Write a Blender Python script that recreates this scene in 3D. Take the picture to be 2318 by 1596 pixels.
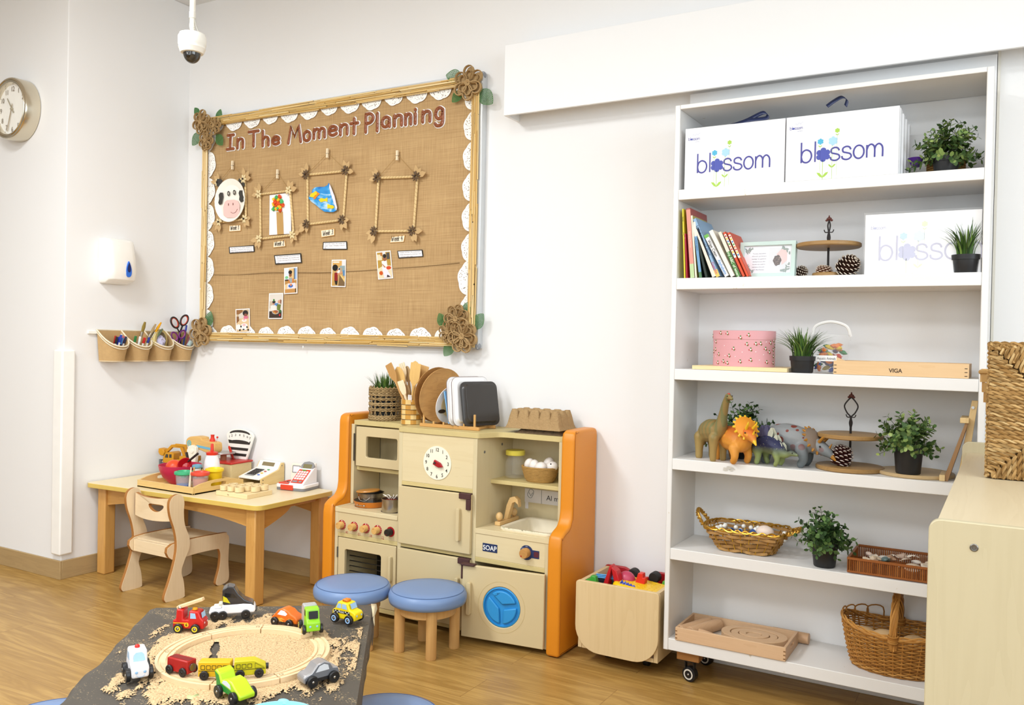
import bpy, math, random
import numpy as np
from mathutils import Vector, Matrix
from math import sin, cos, pi, radians, atan2, sqrt
random.seed(7)
for o in list(bpy.data.objects): bpy.data.objects.remove(o)
SC = bpy.context.scene
COL = SC.collection
# ---------------------------------------------------------------- camera (2318x1596 frame)
FPX, YAW, PIT, ROL, CH = 1943.2, -.5254, -.012, .0206, 1.25
_f = Vector((sin(YAW)*cos(PIT), cos(YAW)*cos(PIT), sin(PIT)))
_r0 = Vector((cos(YAW), -sin(YAW), 0)); _u0 = _r0.cross(_f)
CR = cos(ROL)*_r0 + sin(ROL)*_u0; CU = -sin(ROL)*_r0 + cos(ROL)*_u0
cam = bpy.data.cameras.new('camera'); camo = bpy.data.objects.new('camera', cam); COL.objects.link(camo)
cam.sensor_width = 36; cam.lens = 36*FPX/2318; cam.clip_start = .05
camo.matrix_world = Matrix(((CR.x, CU.x, -_f.x, 0), (CR.y, CU.y, -_f.y, 0), (CR.z, CU.z, -_f.z, CH), (0, 0, 0, 1)))
SC.camera = camo
def W(ax, val, x, y):
    """point of the place on the plane ax=val that the photograph shows at pixel x, y"""
    d = CR*((x-1159)/FPX) - CU*((y-798)/FPX) + _f
    i = 'xyz'.index(ax); o = (0, 0, CH)[i]; t = (val-o)/d[i]
    return Vector((0, 0, CH)) + d*t
# ---------------------------------------------------------------- world, lights, exposure
SC.view_settings.view_transform = 'Standard'; SC.view_settings.look = 'None'
SC.view_settings.exposure = 0.13; SC.view_settings.gamma = 1.0; SC.view_settings.use_curve_mapping = False
wd = bpy.data.worlds.new('world'); SC.world = wd; wd.use_nodes = True
wd.node_tree.nodes['Background'].inputs[0].default_value = (.9, .95, 1, 1); wd.node_tree.nodes['Background'].inputs[1].default_value = .5
def area(name, loc, rot, sx, sy, power, col):
    l = bpy.data.lights.new(name, 'AREA'); l.shape = 'RECTANGLE'; l.size = sx; l.size_y = sy; l.energy = power; l.color = col
    o = bpy.data.objects.new(name, l); o.location = loc; o.rotation_euler = rot; COL.objects.link(o); return o
CZ = 3.15
LAMPS = [(-2.9, 1.0, 60, (.93, .97, 1)), (-1.3, 1.3, 10, (.93, .97, 1)), (-3.0, -1.0, 62, (.93, .97, 1)), (-.8, -.6, 30, (.93, .97, 1)), (.8, .9, 15, (.93, .97, 1)), (.9, -1.4, 15, (.93, .97, 1))]
for i, (lx, ly, e, c) in enumerate(LAMPS): area('ceiling_lamp_light', (lx, ly, CZ-.05), (0, 0, 0), .6, .6, e, c)
area('window_and_fill_light', (-3.4, -2.5, 2.0), (radians(90), 0, 0), 4.6, 2.0, 42, (.80, .91, 1))  # unseen area light added as frontal fill, no actual window
area('window_and_fill_light', (.4, -2.5, 2.0), (radians(90), 0, 0), 2.2, 2.0, 30, (.80, .91, 1))  # extra fill added behind the camera to brighten the bookshelf inside
area('window_and_fill_light', (2.9, .2, 2.1), (radians(90), 0, radians(90)), 4.0, 1.7, 104, (.80, .91, 1))
# ---------------------------------------------------------------- materials
def lin(c):
    if isinstance(c, str): c = [int(c[i:i+2], 16)/255 for i in (0, 2, 4)]
    return tuple((x/12.92 if x <= .04045 else ((x+.055)/1.055)**2.4) for x in c[:3]) + (1,)
MATS = {}
def nd(nt, typ, **k):
    n = nt.nodes.new(typ)
    for a, b in k.items():
        if a.startswith('i_'):
            key = a[2:]; key = int(key) if key.isdigit() else key.replace('_', ' ')
            n.inputs[key].default_value = b
        else: setattr(n, a, b)
    return n
def base(name, rough=.5, spec=.5, metal=0):
    m = bpy.data.materials.new(name); m.use_nodes = True; nt = m.node_tree; b = nt.nodes['Principled BSDF']
    b.inputs['Roughness'].default_value = rough; b.inputs['Metallic'].default_value = metal
    b.inputs['Specular IOR Level'].default_value = spec
    return m, nt, b
def M(c, rough=.5, spec=.4, metal=0, var=.04, vs=12, bump=0, bs=60):
    """plain procedural colour with a faint mottling of its own"""
    key = ('M', c, rough, spec, metal, var, vs, bump, bs)
    if key in MATS: return MATS[key]
    m, nt, b = base('colour_'+str(c), rough, spec, metal)
    tc = nd(nt, 'ShaderNodeTexCoord'); no = nd(nt, 'ShaderNodeTexNoise'); no.inputs['Scale'].default_value = vs
    mx = nd(nt, 'ShaderNodeMix', data_type='RGBA'); L = lin(c)
    mx.inputs['A'].default_value = tuple(x*(1-var) for x in L[:3]) + (1,); mx.inputs['B'].default_value = tuple(min(1, x*(1+var)) for x in L[:3]) + (1,)
    nt.links.new(tc.outputs['Object'], no.inputs['Vector']); nt.links.new(no.outputs['Fac'], mx.inputs['Factor']); nt.links.new(mx.outputs['Result'], b.inputs['Base Color'])
    if bump:
        n2 = nd(nt, 'ShaderNodeTexNoise'); n2.inputs['Scale'].default_value = bs; bp = nd(nt, 'ShaderNodeBump'); bp.inputs['Strength'].default_value = bump; bp.inputs['Distance'].default_value = .004
        nt.links.new(tc.outputs['Object'], n2.inputs['Vector']); nt.links.new(n2.outputs['Fac'], bp.inputs['Height']); nt.links.new(bp.outputs['Normal'], b.inputs['Normal'])
    MATS[key] = m; return m
def WOOD(c1, c2, axis='x', sc=1.0, rough=.45, spec=.4, ring=1.0):
    """wood with grain running along one axis"""
    key = ('W', c1, c2, axis, sc, rough, ring)
    if key in MATS: return MATS[key]
    m, nt, b = base('wood_'+c1, rough, spec)
    tc = nd(nt, 'ShaderNodeTexCoord'); mp = nd(nt, 'ShaderNodeMapping'); s = [14*sc]*3; s['xyz'.index(axis)] = 1.1*sc
    mp.inputs['Scale'].default_value = s
    n1 = nd(nt, 'ShaderNodeTexNoise'); n1.inputs['Scale'].default_value = 1; n1.inputs['Detail'].default_value = 4; n1.inputs['Distortion'].default_value = .6
    mul = nd(nt, 'ShaderNodeMath', operation='MULTIPLY'); mul.inputs[1].default_value = 7*ring
    sn = nd(nt, 'ShaderNodeMath', operation='FRACT')
    mp2 = nd(nt, 'ShaderNodeMapping'); s2 = [110*sc]*3; s2['xyz'.index(axis)] = 4*sc; mp2.inputs['Scale'].default_value = s2
    n2 = nd(nt, 'ShaderNodeTexNoise'); n2.inputs['Scale'].default_value = 1; n2.inputs['Detail'].default_value = 2
    ad = nd(nt, 'ShaderNodeMath', operation='MULTIPLY_ADD'); ad.inputs[1].default_value = .35
    ad2 = nd(nt, 'ShaderNodeMath', operation='MULTIPLY_ADD'); ad2.inputs[1].default_value = .55
    mx = nd(nt, 'ShaderNodeMix', data_type='RGBA'); mx.inputs['A'].default_value = lin(c1); mx.inputs['B'].default_value = lin(c2)
    l = nt.links.new
    l(tc.outputs['Object'], mp.inputs[0]); l(tc.outputs['Object'], mp2.inputs[0]); l(mp.outputs[0], n1.inputs['Vector']); l(mp2.outputs[0], n2.inputs['Vector'])
    l(n1.outputs['Fac'], mul.inputs[0]); l(mul.outputs[0], sn.inputs[0]); l(sn.outputs[0], ad.inputs[0]); l(n2.outputs['Fac'], ad2.inputs[0]); l(ad2.outputs[0], ad.inputs[2])
    l(ad.outputs[0], mx.inputs['Factor']); l(mx.outputs['Result'], b.inputs['Base Color'])
    MATS[key] = m; return m
def ISL(name, cols, rough=.5, spec=.3, bump=0):
    """each separate leaf, reed or stick of one mesh gets its own tone"""
    key = ('I', name)
    if key in MATS: return MATS[key]
    m, nt, b = base(name, rough, spec)
    g = nd(nt, 'ShaderNodeNewGeometry'); cr = nd(nt, 'ShaderNodeValToRGB'); e = cr.color_ramp.elements
    while len(e) < len(cols): e.new(.5)
    for i, c in enumerate(cols): e[i].position = i/(len(cols)-1); e[i].color = lin(c)
    nt.links.new(g.outputs['Random Per Island'], cr.inputs[0]); nt.links.new(cr.outputs[0], b.inputs['Base Color'])
    MATS[key] = m; return m
def GLASS(name, c='ffffff', rough=.03, alpha=.25):
    key = ('G', name)
    if key in MATS: return MATS[key]
    m, nt, b = base(name, rough, .6); b.inputs['Base Color'].default_value = lin(c); b.inputs['Alpha'].default_value = alpha
    MATS[key] = m; return m
def METAL(c='b8b8b8', rough=.25): return M(c, rough, .5, 1, .03, 30)
# ---------------------------------------------------------------- mesh builder
def rrect(w, h, r, cx=0, cy=0, n=4):
    p = []
    for k, (sx, sy) in enumerate(((1, 1), (-1, 1), (-1, -1), (1, -1))):
        for i in range(n+1):
            a = (k + i/n)*pi/2; p.append((cx+sx*(w/2-r)+r*cos(a), cy+sy*(h/2-r)+r*sin(a)))
    return p
def circ(r, cx=0, cy=0, n=24, ry=None): return [(cx+r*cos(2*pi*i/n), cy+(ry or r)*sin(2*pi*i/n)) for i in range(n)]
PL = {'xz': lambda a, b, d: (a, d, b), 'xy': lambda a, b, d: (a, b, d), 'yz': lambda a, b, d: (d, a, b)}
def spline(pts, n=6, closed=False):
    P = [Vector(p) for p in pts]; N = len(P); out = []
    for i in range(N if closed else N-1):
        g = (lambda k: P[k % N]) if closed else (lambda k: P[max(0, min(N-1, k))])
        a, b, c, d = g(i-1), g(i), g(i+1), g(i+2)
        for j in range(n):
            t = j/n; out.append(.5*((2*b)+(c-a)*t+(2*a-5*b+4*c-d)*t*t+(3*b-a-3*c+d)*t**3))
    if not closed: out.append(P[-1])
    return out
_txt = {}
def text_geo(body, bold=0.0, depth=.0):
    k = (body, bold, depth)
    if k not in _txt:
        cu = bpy.data.curves.new('t', 'FONT'); cu.body = body; cu.size = 1; cu.align_x = 'CENTER'; cu.offset = bold; cu.extrude = depth; cu.resolution_u = 4
        ob = bpy.data.objects.new('t', cu); me = bpy.data.meshes.new_from_object(ob)
        _txt[k] = ([v.co.copy() for v in me.vertices], [tuple(p.vertices) for p in me.polygons])
        bpy.data.objects.remove(ob); bpy.data.meshes.remove(me); bpy.data.curves.remove(cu)
    return _txt[k]
class MB:
    def __init__(s, T=None): s.v = []; s.f = []; s.m = []; s.T = T or Matrix.Identity(4); s.mi = 0
    def add(s, vs, fs):
        n = len(s.v); s.v += [s.T @ Vector(v) for v in vs]; s.f += [tuple(n+i for i in f) for f in fs]; s.m += [s.mi]*len(fs); return s
    def box(s, x0, x1, y0, y1, z0, z1):
        return s.add([(x, y, z) for z in (z0, z1) for y in (y0, y1) for x in (x0, x1)], [(0, 2, 3, 1), (4, 5, 7, 6), (0, 1, 5, 4), (2, 6, 7, 3), (0, 4, 6, 2), (1, 3, 7, 5)])
    def tube(s, pts, r, n=6, closed=False, flat=None, fa=1):
        P = [Vector(p) for p in pts]; N = len(P); R = r if isinstance(r, (list, tuple)) else [r]*N; vs = []; fs = []
        up = None
        for i in range(N):
            t = (P[(i+1) % N]-P[i-1]) if closed else (P[min(N-1, i+1)]-P[max(0, i-1)])
            t = t.normalized() if t.length > 1e-9 else Vector((0, 0, 1))
            if up is None:
                up = Vector((0, 0, 1)) if abs(t.z) < .9 else Vector((1, 0, 0))
            a = t.cross(up)
            if a.length < 1e-6: a = t.orthogonal()
            a.normalize(); b = a.cross(t).normalized(); up = b
            for k in range(n):
                q = 2*pi*k/n + pi/n; vs.append(P[i]+R[i]*(cos(q)*a*fa+sin(q)*b*(flat or 1)))
        M2 = N if closed else N-1
        for i in range(M2):
            for k in range(n):
                j = (i+1) % N; fs.append((i*n+k, i*n+(k+1) % n, j*n+(k+1) % n, j*n+k))
        if not closed: fs.append(tuple(range(n))[::-1]); fs.append(tuple((N-1)*n+k for k in range(n)))
        return s.add(vs, fs)
    def cyl(s, p0, p1, r0, r1=None, n=16): return s.tube([p0, p1], [r0, r0 if r1 is None else r1], n)
    def lathe(s, prof, c=(0, 0, 0), n=24, sx=1, sy=1, loop=False):
        vs = []; fs = []; m = len(prof)
        for i in range(n):
            a = 2*pi*i/n
            for r, z in prof: vs.append((c[0]+r*cos(a)*sx, c[1]+r*sin(a)*sy, c[2]+z))
        for i in range(n):
            j = (i+1) % n
            for k in range(m-1): fs.append((i*m+k, j*m+k, j*m+k+1, i*m+k+1))
            if loop: fs.append((i*m+m-1, j*m+m-1, j*m, i*m))
        if not loop:
            if prof[0][0] > 1e-6: fs.append(tuple(i*m for i in range(n))[::-1])
            if prof[-1][0] > 1e-6: fs.append(tuple(i*m+m-1 for i in range(n)))
        return s.add(vs, fs)
    def ell(s, c, r, n=16, m=10, R=None):
        if not isinstance(r, (list, tuple)): r = (r, r, r)
        vs = []; fs = []; R = R or Matrix.Identity(3); c = Vector(c)
        for j in range(m+1):
            p = pi*j/m
            for i in range(n):
                a = 2*pi*i/n; vs.append(c+R @ Vector((r[0]*sin(p)*cos(a), r[1]*sin(p)*sin(a), r[2]*cos(p))))
        for j in range(m):
            for i in range(n): fs.append((j*n+i, j*n+(i+1) % n, (j+1)*n+(i+1) % n, (j+1)*n+i))
        return s.add(vs, fs)
    def prism(s, poly, d0, d1, pl='xz'):
        g = PL[pl]; n = len(poly)
        return s.add([g(a, b, d) for d in (d0, d1) for a, b in poly], [tuple(range(n)), tuple(range(2*n-1, n-1, -1))] + [(i, i+n, (i+1) % n+n, (i+1) % n) for i in range(n)])
    def ring(s, outer, inner, d0, d1, pl='xz'):
        g = PL[pl]; n = len(outer); vs = [g(a, b, d) for d in (d0, d1) for p in (outer, inner) for a, b in p]; fs = []
        for i in range(n):
            j = (i+1) % n
            fs += [(i, j, n+j, n+i), (2*n+i, 3*n+i, 3*n+j, 2*n+j), (i, 2*n+i, 2*n+j, j), (n+i, n+j, 3*n+j, 3*n+i)]
        return s.add(vs, fs)
    def grid(s, fn, nu, nv, th=0):
        vs = [fn(i/nu, j/nv) for j in range(nv+1) for i in range(nu+1)]
        fs = [(j*(nu+1)+i, j*(nu+1)+i+1, (j+1)*(nu+1)+i+1, (j+1)*(nu+1)+i) for j in range(nv) for i in range(nu)]
        return s.add(vs, fs)
    def poly(s, pts): return s.add(pts, [tuple(range(len(pts)))])
    def text(s, body, size, o, xd=(1, 0, 0), yd=(0, 0, 1), bold=0, depth=.0004, sx=1):
        vs, fs = text_geo(body, bold, 0); X = Vector(xd).normalized(); Y = Vector(yd).normalized(); Z = X.cross(Y); o = Vector(o)
        return s.add([o+X*v.x*size*sx+Y*v.y*size+Z*depth for v in vs], fs)
    def build(s, name, mat, parent=None, sm=35, bev=0, sub=0, seg=2, sol=0, local=False, disp=None):
        off = Vector((0, 0, 0))
        if parent is not None and not local:
            off = WL.get(parent.name, off)
        me = bpy.data.meshes.new(name); me.from_pydata([v-off for v in s.v], [], s.f)
        if isinstance(mat, (list, tuple)):
            for q in mat: me.materials.append(q)
            me.polygons.foreach_set('material_index', s.m)
        else: me.materials.append(mat)
        import bmesh
        bm = bmesh.new(); bm.from_mesh(me); bmesh.ops.recalc_face_normals(bm, faces=bm.faces); bm.to_mesh(me); bm.free()
        if sm: me.polygons.foreach_set('use_smooth', [True]*len(me.polygons)); me.set_sharp_from_angle(angle=radians(sm))
        o = bpy.data.objects.new(name, me); COL.objects.link(o)
        if parent is not None: o.parent = parent; WL[o.name] = off if not local else Vector((0, 0, 0))
        if sol: q = o.modifiers.new('thick', 'SOLIDIFY'); q.thickness = sol; q.offset = 0
        if bev: q = o.modifiers.new('bevel', 'BEVEL'); q.width = bev; q.segments = seg; q.limit_method = 'ANGLE'; q.angle_limit = radians(40); q.harden_normals = False
        if sub: q = o.modifiers.new('sub', 'SUBSURF'); q.levels = sub; q.render_levels = sub
        return o
WL = {}
def tag(o, label, cat, group=None, kind=None):
    o['label'] = label; o['category'] = cat
    if group: o['group'] = group
    if kind: o['kind'] = kind
    return o
def thing(name, label, cat, loc, rz=0, group=None):
    o = bpy.data.objects.new(name, None); COL.objects.link(o); o.location = loc; o.rotation_euler = (0, 0, rz); o.empty_display_size = .02
    WL[o.name] = Vector(loc); return tag(o, label, cat, group)
def struct(mb, name, mat, **k):
    o = mb.build(name, mat, **k); o['kind'] = 'structure'; return o
def dup(root, loc, rz=None, label=None, group=None):
    r = root.copy(); COL.objects.link(r); r.location = loc
    if rz is not None: r.rotation_euler = (0, 0, rz)
    if label: r['label'] = label
    if group: r['group'] = group
    def rec(a, b):
        for ch in list(a.children):
            c = ch.copy(); COL.objects.link(c); c.parent = b; rec(ch, c)
    rec(root, r); return r
def one(mb, name, mat, label, cat, group=None, loc=None, **k):
    """a thing that is a single mesh"""
    return tag(mb.build(name, mat, **k), label, cat, group)
def TR(loc, rz=0, rx=0, ry=0, s=1): return Matrix.Translation(Vector(loc)) @ Matrix.Rotation(rz, 4, 'Z') @ Matrix.Rotation(ry, 4, 'Y') @ Matrix.Rotation(rx, 4, 'X') @ Matrix.Scale(s, 4)
# ================================================================ THE ROOM
XL, YB, YP = -4.14, 3.36, 2.62          # recess side wall, board wall, pillar front
def wallmat(name, c, bump=.05):
    m, nt, b = base(name, .6, .25); tc = nd(nt, 'ShaderNodeTexCoord'); n = nd(nt, 'ShaderNodeTexNoise'); n.inputs['Scale'].default_value = 90
    bp = nd(nt, 'ShaderNodeBump'); bp.inputs['Strength'].default_value = bump; bp.inputs['Distance'].default_value = .002
    n2 = nd(nt, 'ShaderNodeTexNoise'); n2.inputs['Scale'].default_value = 1.5; mx = nd(nt, 'ShaderNodeMix', data_type='RGBA'); L = lin(c)
    mx.inputs['A'].default_value = L; mx.inputs['B'].default_value = tuple(x*.975 for x in L[:3])+(1,)
    l = nt.links.new; l(tc.outputs['Object'], n.inputs['Vector']); l(n.outputs['Fac'], bp.inputs['Height']); l(bp.outputs['Normal'], b.inputs['Normal'])
    l(tc.outputs['Object'], n2.inputs['Vector']); l(n2.outputs['Fac'], mx.inputs['Factor']); l(mx.outputs['Result'], b.inputs['Base Color']); return m
WALL = wallmat('wall_paint', 'efeeed'); WFAR = wallmat('far_wall_paint', 'b4b1ac'); TRIM = wallmat('trim_paint', 'f0f0f0', .01)
def floor_mat():
    m, nt, b = base('oak_vinyl', .33, .45); l = nt.links.new
    tc = nd(nt, 'ShaderNodeTexCoord'); mp = nd(nt, 'ShaderNodeMapping'); mp.inputs['Rotation'].default_value = (0, 0, .0)
    br = nd(nt, 'ShaderNodeTexBrick'); br.inputs['Scale'].default_value = 1; br.inputs['Brick Width'].default_value = 1.2; br.inputs['Row Height'].default_value = .18
    br.inputs['Mortar Size'].default_value = .0012; br.inputs['Color1'].default_value = (0, 0, 0, 1); br.inputs['Color2'].default_value = (1, 1, 1, 1); br.inputs['Mortar'].default_value = (.5, .5, .5, 1)
    br.offset = .37
    l(tc.outputs['Object'], mp.inputs[0]); l(mp.outputs[0], br.inputs['Vector'])
    add = nd(nt, 'ShaderNodeVectorMath', operation='MULTIPLY_ADD'); add.inputs[1].default_value = (9, 5, 0); l(br.outputs['Color'], add.inputs[0]); l(mp.outputs[0], add.inputs[2])
    m1 = nd(nt, 'ShaderNodeMapping'); m1.inputs['Scale'].default_value = (1.2, 11, 1); l(add.outputs[0], m1.inputs[0])
    n1 = nd(nt, 'ShaderNodeTexNoise'); n1.inputs['Scale'].default_value = 1; n1.inputs['Detail'].default_value = 3; n1.inputs['Distortion'].default_value = 1.2; l(m1.outputs[0], n1.inputs['Vector'])
    ml = nd(nt, 'ShaderNodeMath', operation='MULTIPLY'); ml.inputs[1].default_value = 8; fr = nd(nt, 'ShaderNodeMath', operation='PINGPONG'); fr.inputs[1].default_value = 1
    l(n1.outputs['Fac'], ml.inputs[0]); l(ml.outputs[0], fr.inputs[0])
    m2 = nd(nt, 'ShaderNodeMapping'); m2.inputs['Scale'].default_value = (6, 130, 1); l(add.outputs[0], m2.inputs[0])
    n2 = nd(nt, 'ShaderNodeTexNoise'); n2.inputs['Scale'].default_value = 1; n2.inputs['Detail'].default_value = 3; l(m2.outputs[0], n2.inputs['Vector'])
    a1 = nd(nt, 'ShaderNodeMath', operation='MULTIPLY_ADD'); a1.inputs[1].default_value = .42; l(fr.outputs[0], a1.inputs[0])
    a2 = nd(nt, 'ShaderNodeMath', operation='MULTIPLY'); a2.inputs[1].default_value = .6; l(n2.outputs['Fac'], a2.inputs[0]); l(a2.outputs[0], a1.inputs[2])
    cr = nd(nt, 'ShaderNodeValToRGB'); e = cr.color_ramp.elements; e[0].color = lin('967036'); e[0].position = .1; e[1].color = lin('c09a58'); e[1].position = .85
    x = e.new(.5); x.color = lin('aa8446'); l(a1.outputs[0], cr.inputs[0])
    mm = nd(nt, 'ShaderNodeMix', data_type='RGBA', blend_type='MULTIPLY'); mm.inputs['B'].default_value = (.62, .55, .5, 1)
    l(br.outputs['Fac'], mm.inputs['Factor']); l(cr.outputs[0], mm.inputs['A']); l(mm.outputs['Result'], b.inputs['Base Color'])
    bp = nd(nt, 'ShaderNodeBump'); bp.inputs['Strength'].default_value = .06; bp.inputs['Distance'].default_value = .001; l(n2.outputs['Fac'], bp.inputs['Height']); l(bp.outputs['Normal'], b.inputs['Normal'])
    return m
struct(MB().box(-7, 3, -2.6, YB+.1, -.05, 0), 'floor', floor_mat(), sm=0)
struct(MB().box(-7, 3, -2.6, YB+.1, CZ, CZ+.05), 'ceiling', wallmat('ceiling_paint', 'e6e6e6'), sm=0)
struct(MB().box(XL, 3, YB, YB+.1, 0, CZ), 'wall_back', WALL, sm=0)
struct(MB().box(-7, XL, YP, YB+.1, 0, CZ), 'wall_pillar', WALL, sm=0, bev=.004)
struct(MB().box(-7.1, -7, -2.6, YP, 0, CZ), 'wall_left', WFAR, sm=0)
struct(MB().box(3, 3.1, -2.6, YB+.1, 0, CZ), 'wall_right', WFAR, sm=0)
struct(MB().box(-7, 3, -2.7, -2.6, 0, CZ), 'wall_front', WFAR, sm=0)
BBW = WOOD('8f7550', 'b09468', 'x', 1.2, .5); BBY = WOOD('8f7550', 'b09468', 'y', 1.2, .5)
def bb(name, x0, x1, y0, y1, m): struct(MB().box(x0, x1, y0, y1, 0, .094), name, m, bev=.002)
bb('baseboard_back', XL, -1.0, YB-.012, YB, BBW); bb('baseboard_pillar_side', XL, XL+.012, YP, YB-.012, BBY); bb('baseboard_left', -7, XL+.012, YP-.012, YP, BBW)
for n_, (a_, b_) in (('baseboard_right', (-1.0, 3)),): bb(n_, a_, b_, YB-.012, YB, BBW)
# padded corner guard on the pillar
t = MB(); q = [W('y', YP, 138, 790), W('y', YP, 150, 1258)]
t.prism([(XL-.055, YP-.022), (XL+.022, YP-.022), (XL+.022, YP+.05), (XL, YP+.05), (XL, YP), (XL-.055, YP)], .125, 1.165, 'xy')
struct(t, 'trim_1', M('f6f4ef', .35, .5), bev=.008, seg=3)
# sliding door panel under its pelmet
struct(MB().box(-1.135, -.06, 3.336, YB, 0, 2.26), 'door_1', TRIM, bev=.003)
struct(MB().box(-.058, -.050, 3.34, YB, 0, 2.27), 'trim_4', M('d9d4c8', .5))
t = MB(); t.box(-1.945, 1.6, 3.238, 3.250, 2.242, 2.55); t.box(-1.945, 1.6, 3.25, YB, 2.538, 2.55); t.box(-1.945, -1.933, 3.25, YB, 2.242, 2.538)
t.box(-1.933, 1.6, 3.27, YB, 2.30, 2.35)
struct(t, 'trim_2', TRIM, bev=.0015)
# ================================================================ WALL CLOCK
def wall_clock():
    R = .160; y0 = YP-.022
    c = Vector((-4.522, 0, 2.41)); r = thing('wall_clock', 'round silver wall clock with white dial on the left wall', 'clock', (c.x, y0, c.z))
    def lat(prof, n=48):     # lathe around the y axis, towards the room
        t = MB(Matrix.Translation((c.x, y0, c.z)) @ Matrix.Rotation(pi/2, 4, 'X')); return t.lathe(prof, n=n)
    lat([(R-.02, -.022), (R, -.018), (R, .05), (R-.004, .058), (R-.011, .060), (R-.014, .056), (R-.018, .060), (R-.026, .057), (R-.029, .045), (R-.029, .03), (0, .03)]).build('rim', M('d8cfbb', .22, .6, 1, .05, 8), r)
    lat([(0, .031), (R-.029, .031), (R-.029, .034), (0, .034)]).build('dial', M('fbf8f0', .5), r)
    t = MB(); N = M('8a7a62', .5)
    for h in range(1, 13):
        a = pi/2-h*pi/6; t.text(str(h), .036, (c.x+.105*cos(a), y0-.036, c.z+.105*sin(a)-.012), bold=.012, sx=.9)
    for h in range(12):
        a = h*pi/6; t.prism([(c.x+q*cos(a)+w*sin(a), c.z+q*sin(a)-w*cos(a)) for q, w in ((.128, .0007), (.133, .0007), (.133, -.0007), (.128, -.0007))], y0-.036, y0-.0345)
    t.build('numerals', N, r)
    def hand(nm, a, l0, l1, w, d, m):
        a = radians(a); t = MB(); P = [(c.x+q*sin(a)+v*cos(a), c.z+q*cos(a)-v*sin(a)) for q, v in ((-l0, w), (l1, w*.6), (l1, -w*.6), (-l0, -w))]
        t.prism(P, y0-d, y0-d+.0015); t.build(nm, m, r)
    hand('hour_hand', -37, .025, .075, .0045, .039, M('a79b80', .4)); hand('minute_hand', 197, .025, .118, .0022, .042, M('b09a78', .4))
    hand('second_hand', 199, .03, .12, .0008, .044, M('9c8a6a', .4))
    lat([(0, .034), (.007, .034), (.006, .046), (0, .046)], 16).build('hand_pin', M('a79b80', .4), r)
    lat([(0, .053), (R-.028, .053)]).build('glass', GLASS('clock_glass', 'ffffff', .02, .06), r)
wall_clock()
# ================================================================ DOME CAMERA ON ITS POLE
def dome_camera():
    Y = 2.15; p = W('y', Y, 435, 96); zc = p.z
    r = thing('security_camera', 'white dome security camera hanging on a pole from the ceiling', 'security camera', (p.x, Y, zc))
    W_ = M('f2efe6', .35)
    R = .050; c = (p.x, Y, zc)
    MB().lathe([(R*.97, .022), (R, .018), (R, -.009), (R*.96, -.012), (R*.96, -.023), (R*.93, -.025), (R*.86, -.035), (R*.8, -.040), (R*.55, -.042), (0, -.042)], c, 32).build('housing', W_, r)
    MB().lathe([(0, .023), (R*.9, .023), (R*.9, .030), (0, .030)], c, 32).build('mount_plate', W_, r)
    prof = [(R*.62*cos(a), -.041-R*.72*sin(a)) for a in [i*pi/2/8 for i in range(9)]]
    MB().lathe(prof, c, 28).build('dome', M('33302c', .06, .8), r)
    MB().ell((p.x+.006, Y-.018, zc-.052), .013).build('lens', M('0c0c0e', .1, .8), r)
    t = MB(); t.cyl((p.x, Y, zc+.03), (p.x, Y, zc+.05), .008); t.cyl((p.x, Y, zc+.048), (p.x, Y, zc+.105), .0095); t.cyl((p.x, Y, zc+.105), (p.x, Y, CZ), .0105)
    t.build('pole', M('e9e4d8', .35), r)
    t = MB(); t.cyl((p.x, Y, zc+.052), (p.x, Y, zc+.07), .0108); t.cyl((p.x, Y, zc+.088), (p.x, Y, zc+.112), .012); t.build('collar', M('dcd8ce', .3), r)
    MB().tube(spline([(p.x+.012, Y, zc+.085), (p.x+.022, Y, zc+.055), (p.x+.037, Y, zc+.03)]), .0022).build('cable', M('9a968c', .5), r)
dome_camera()
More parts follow.
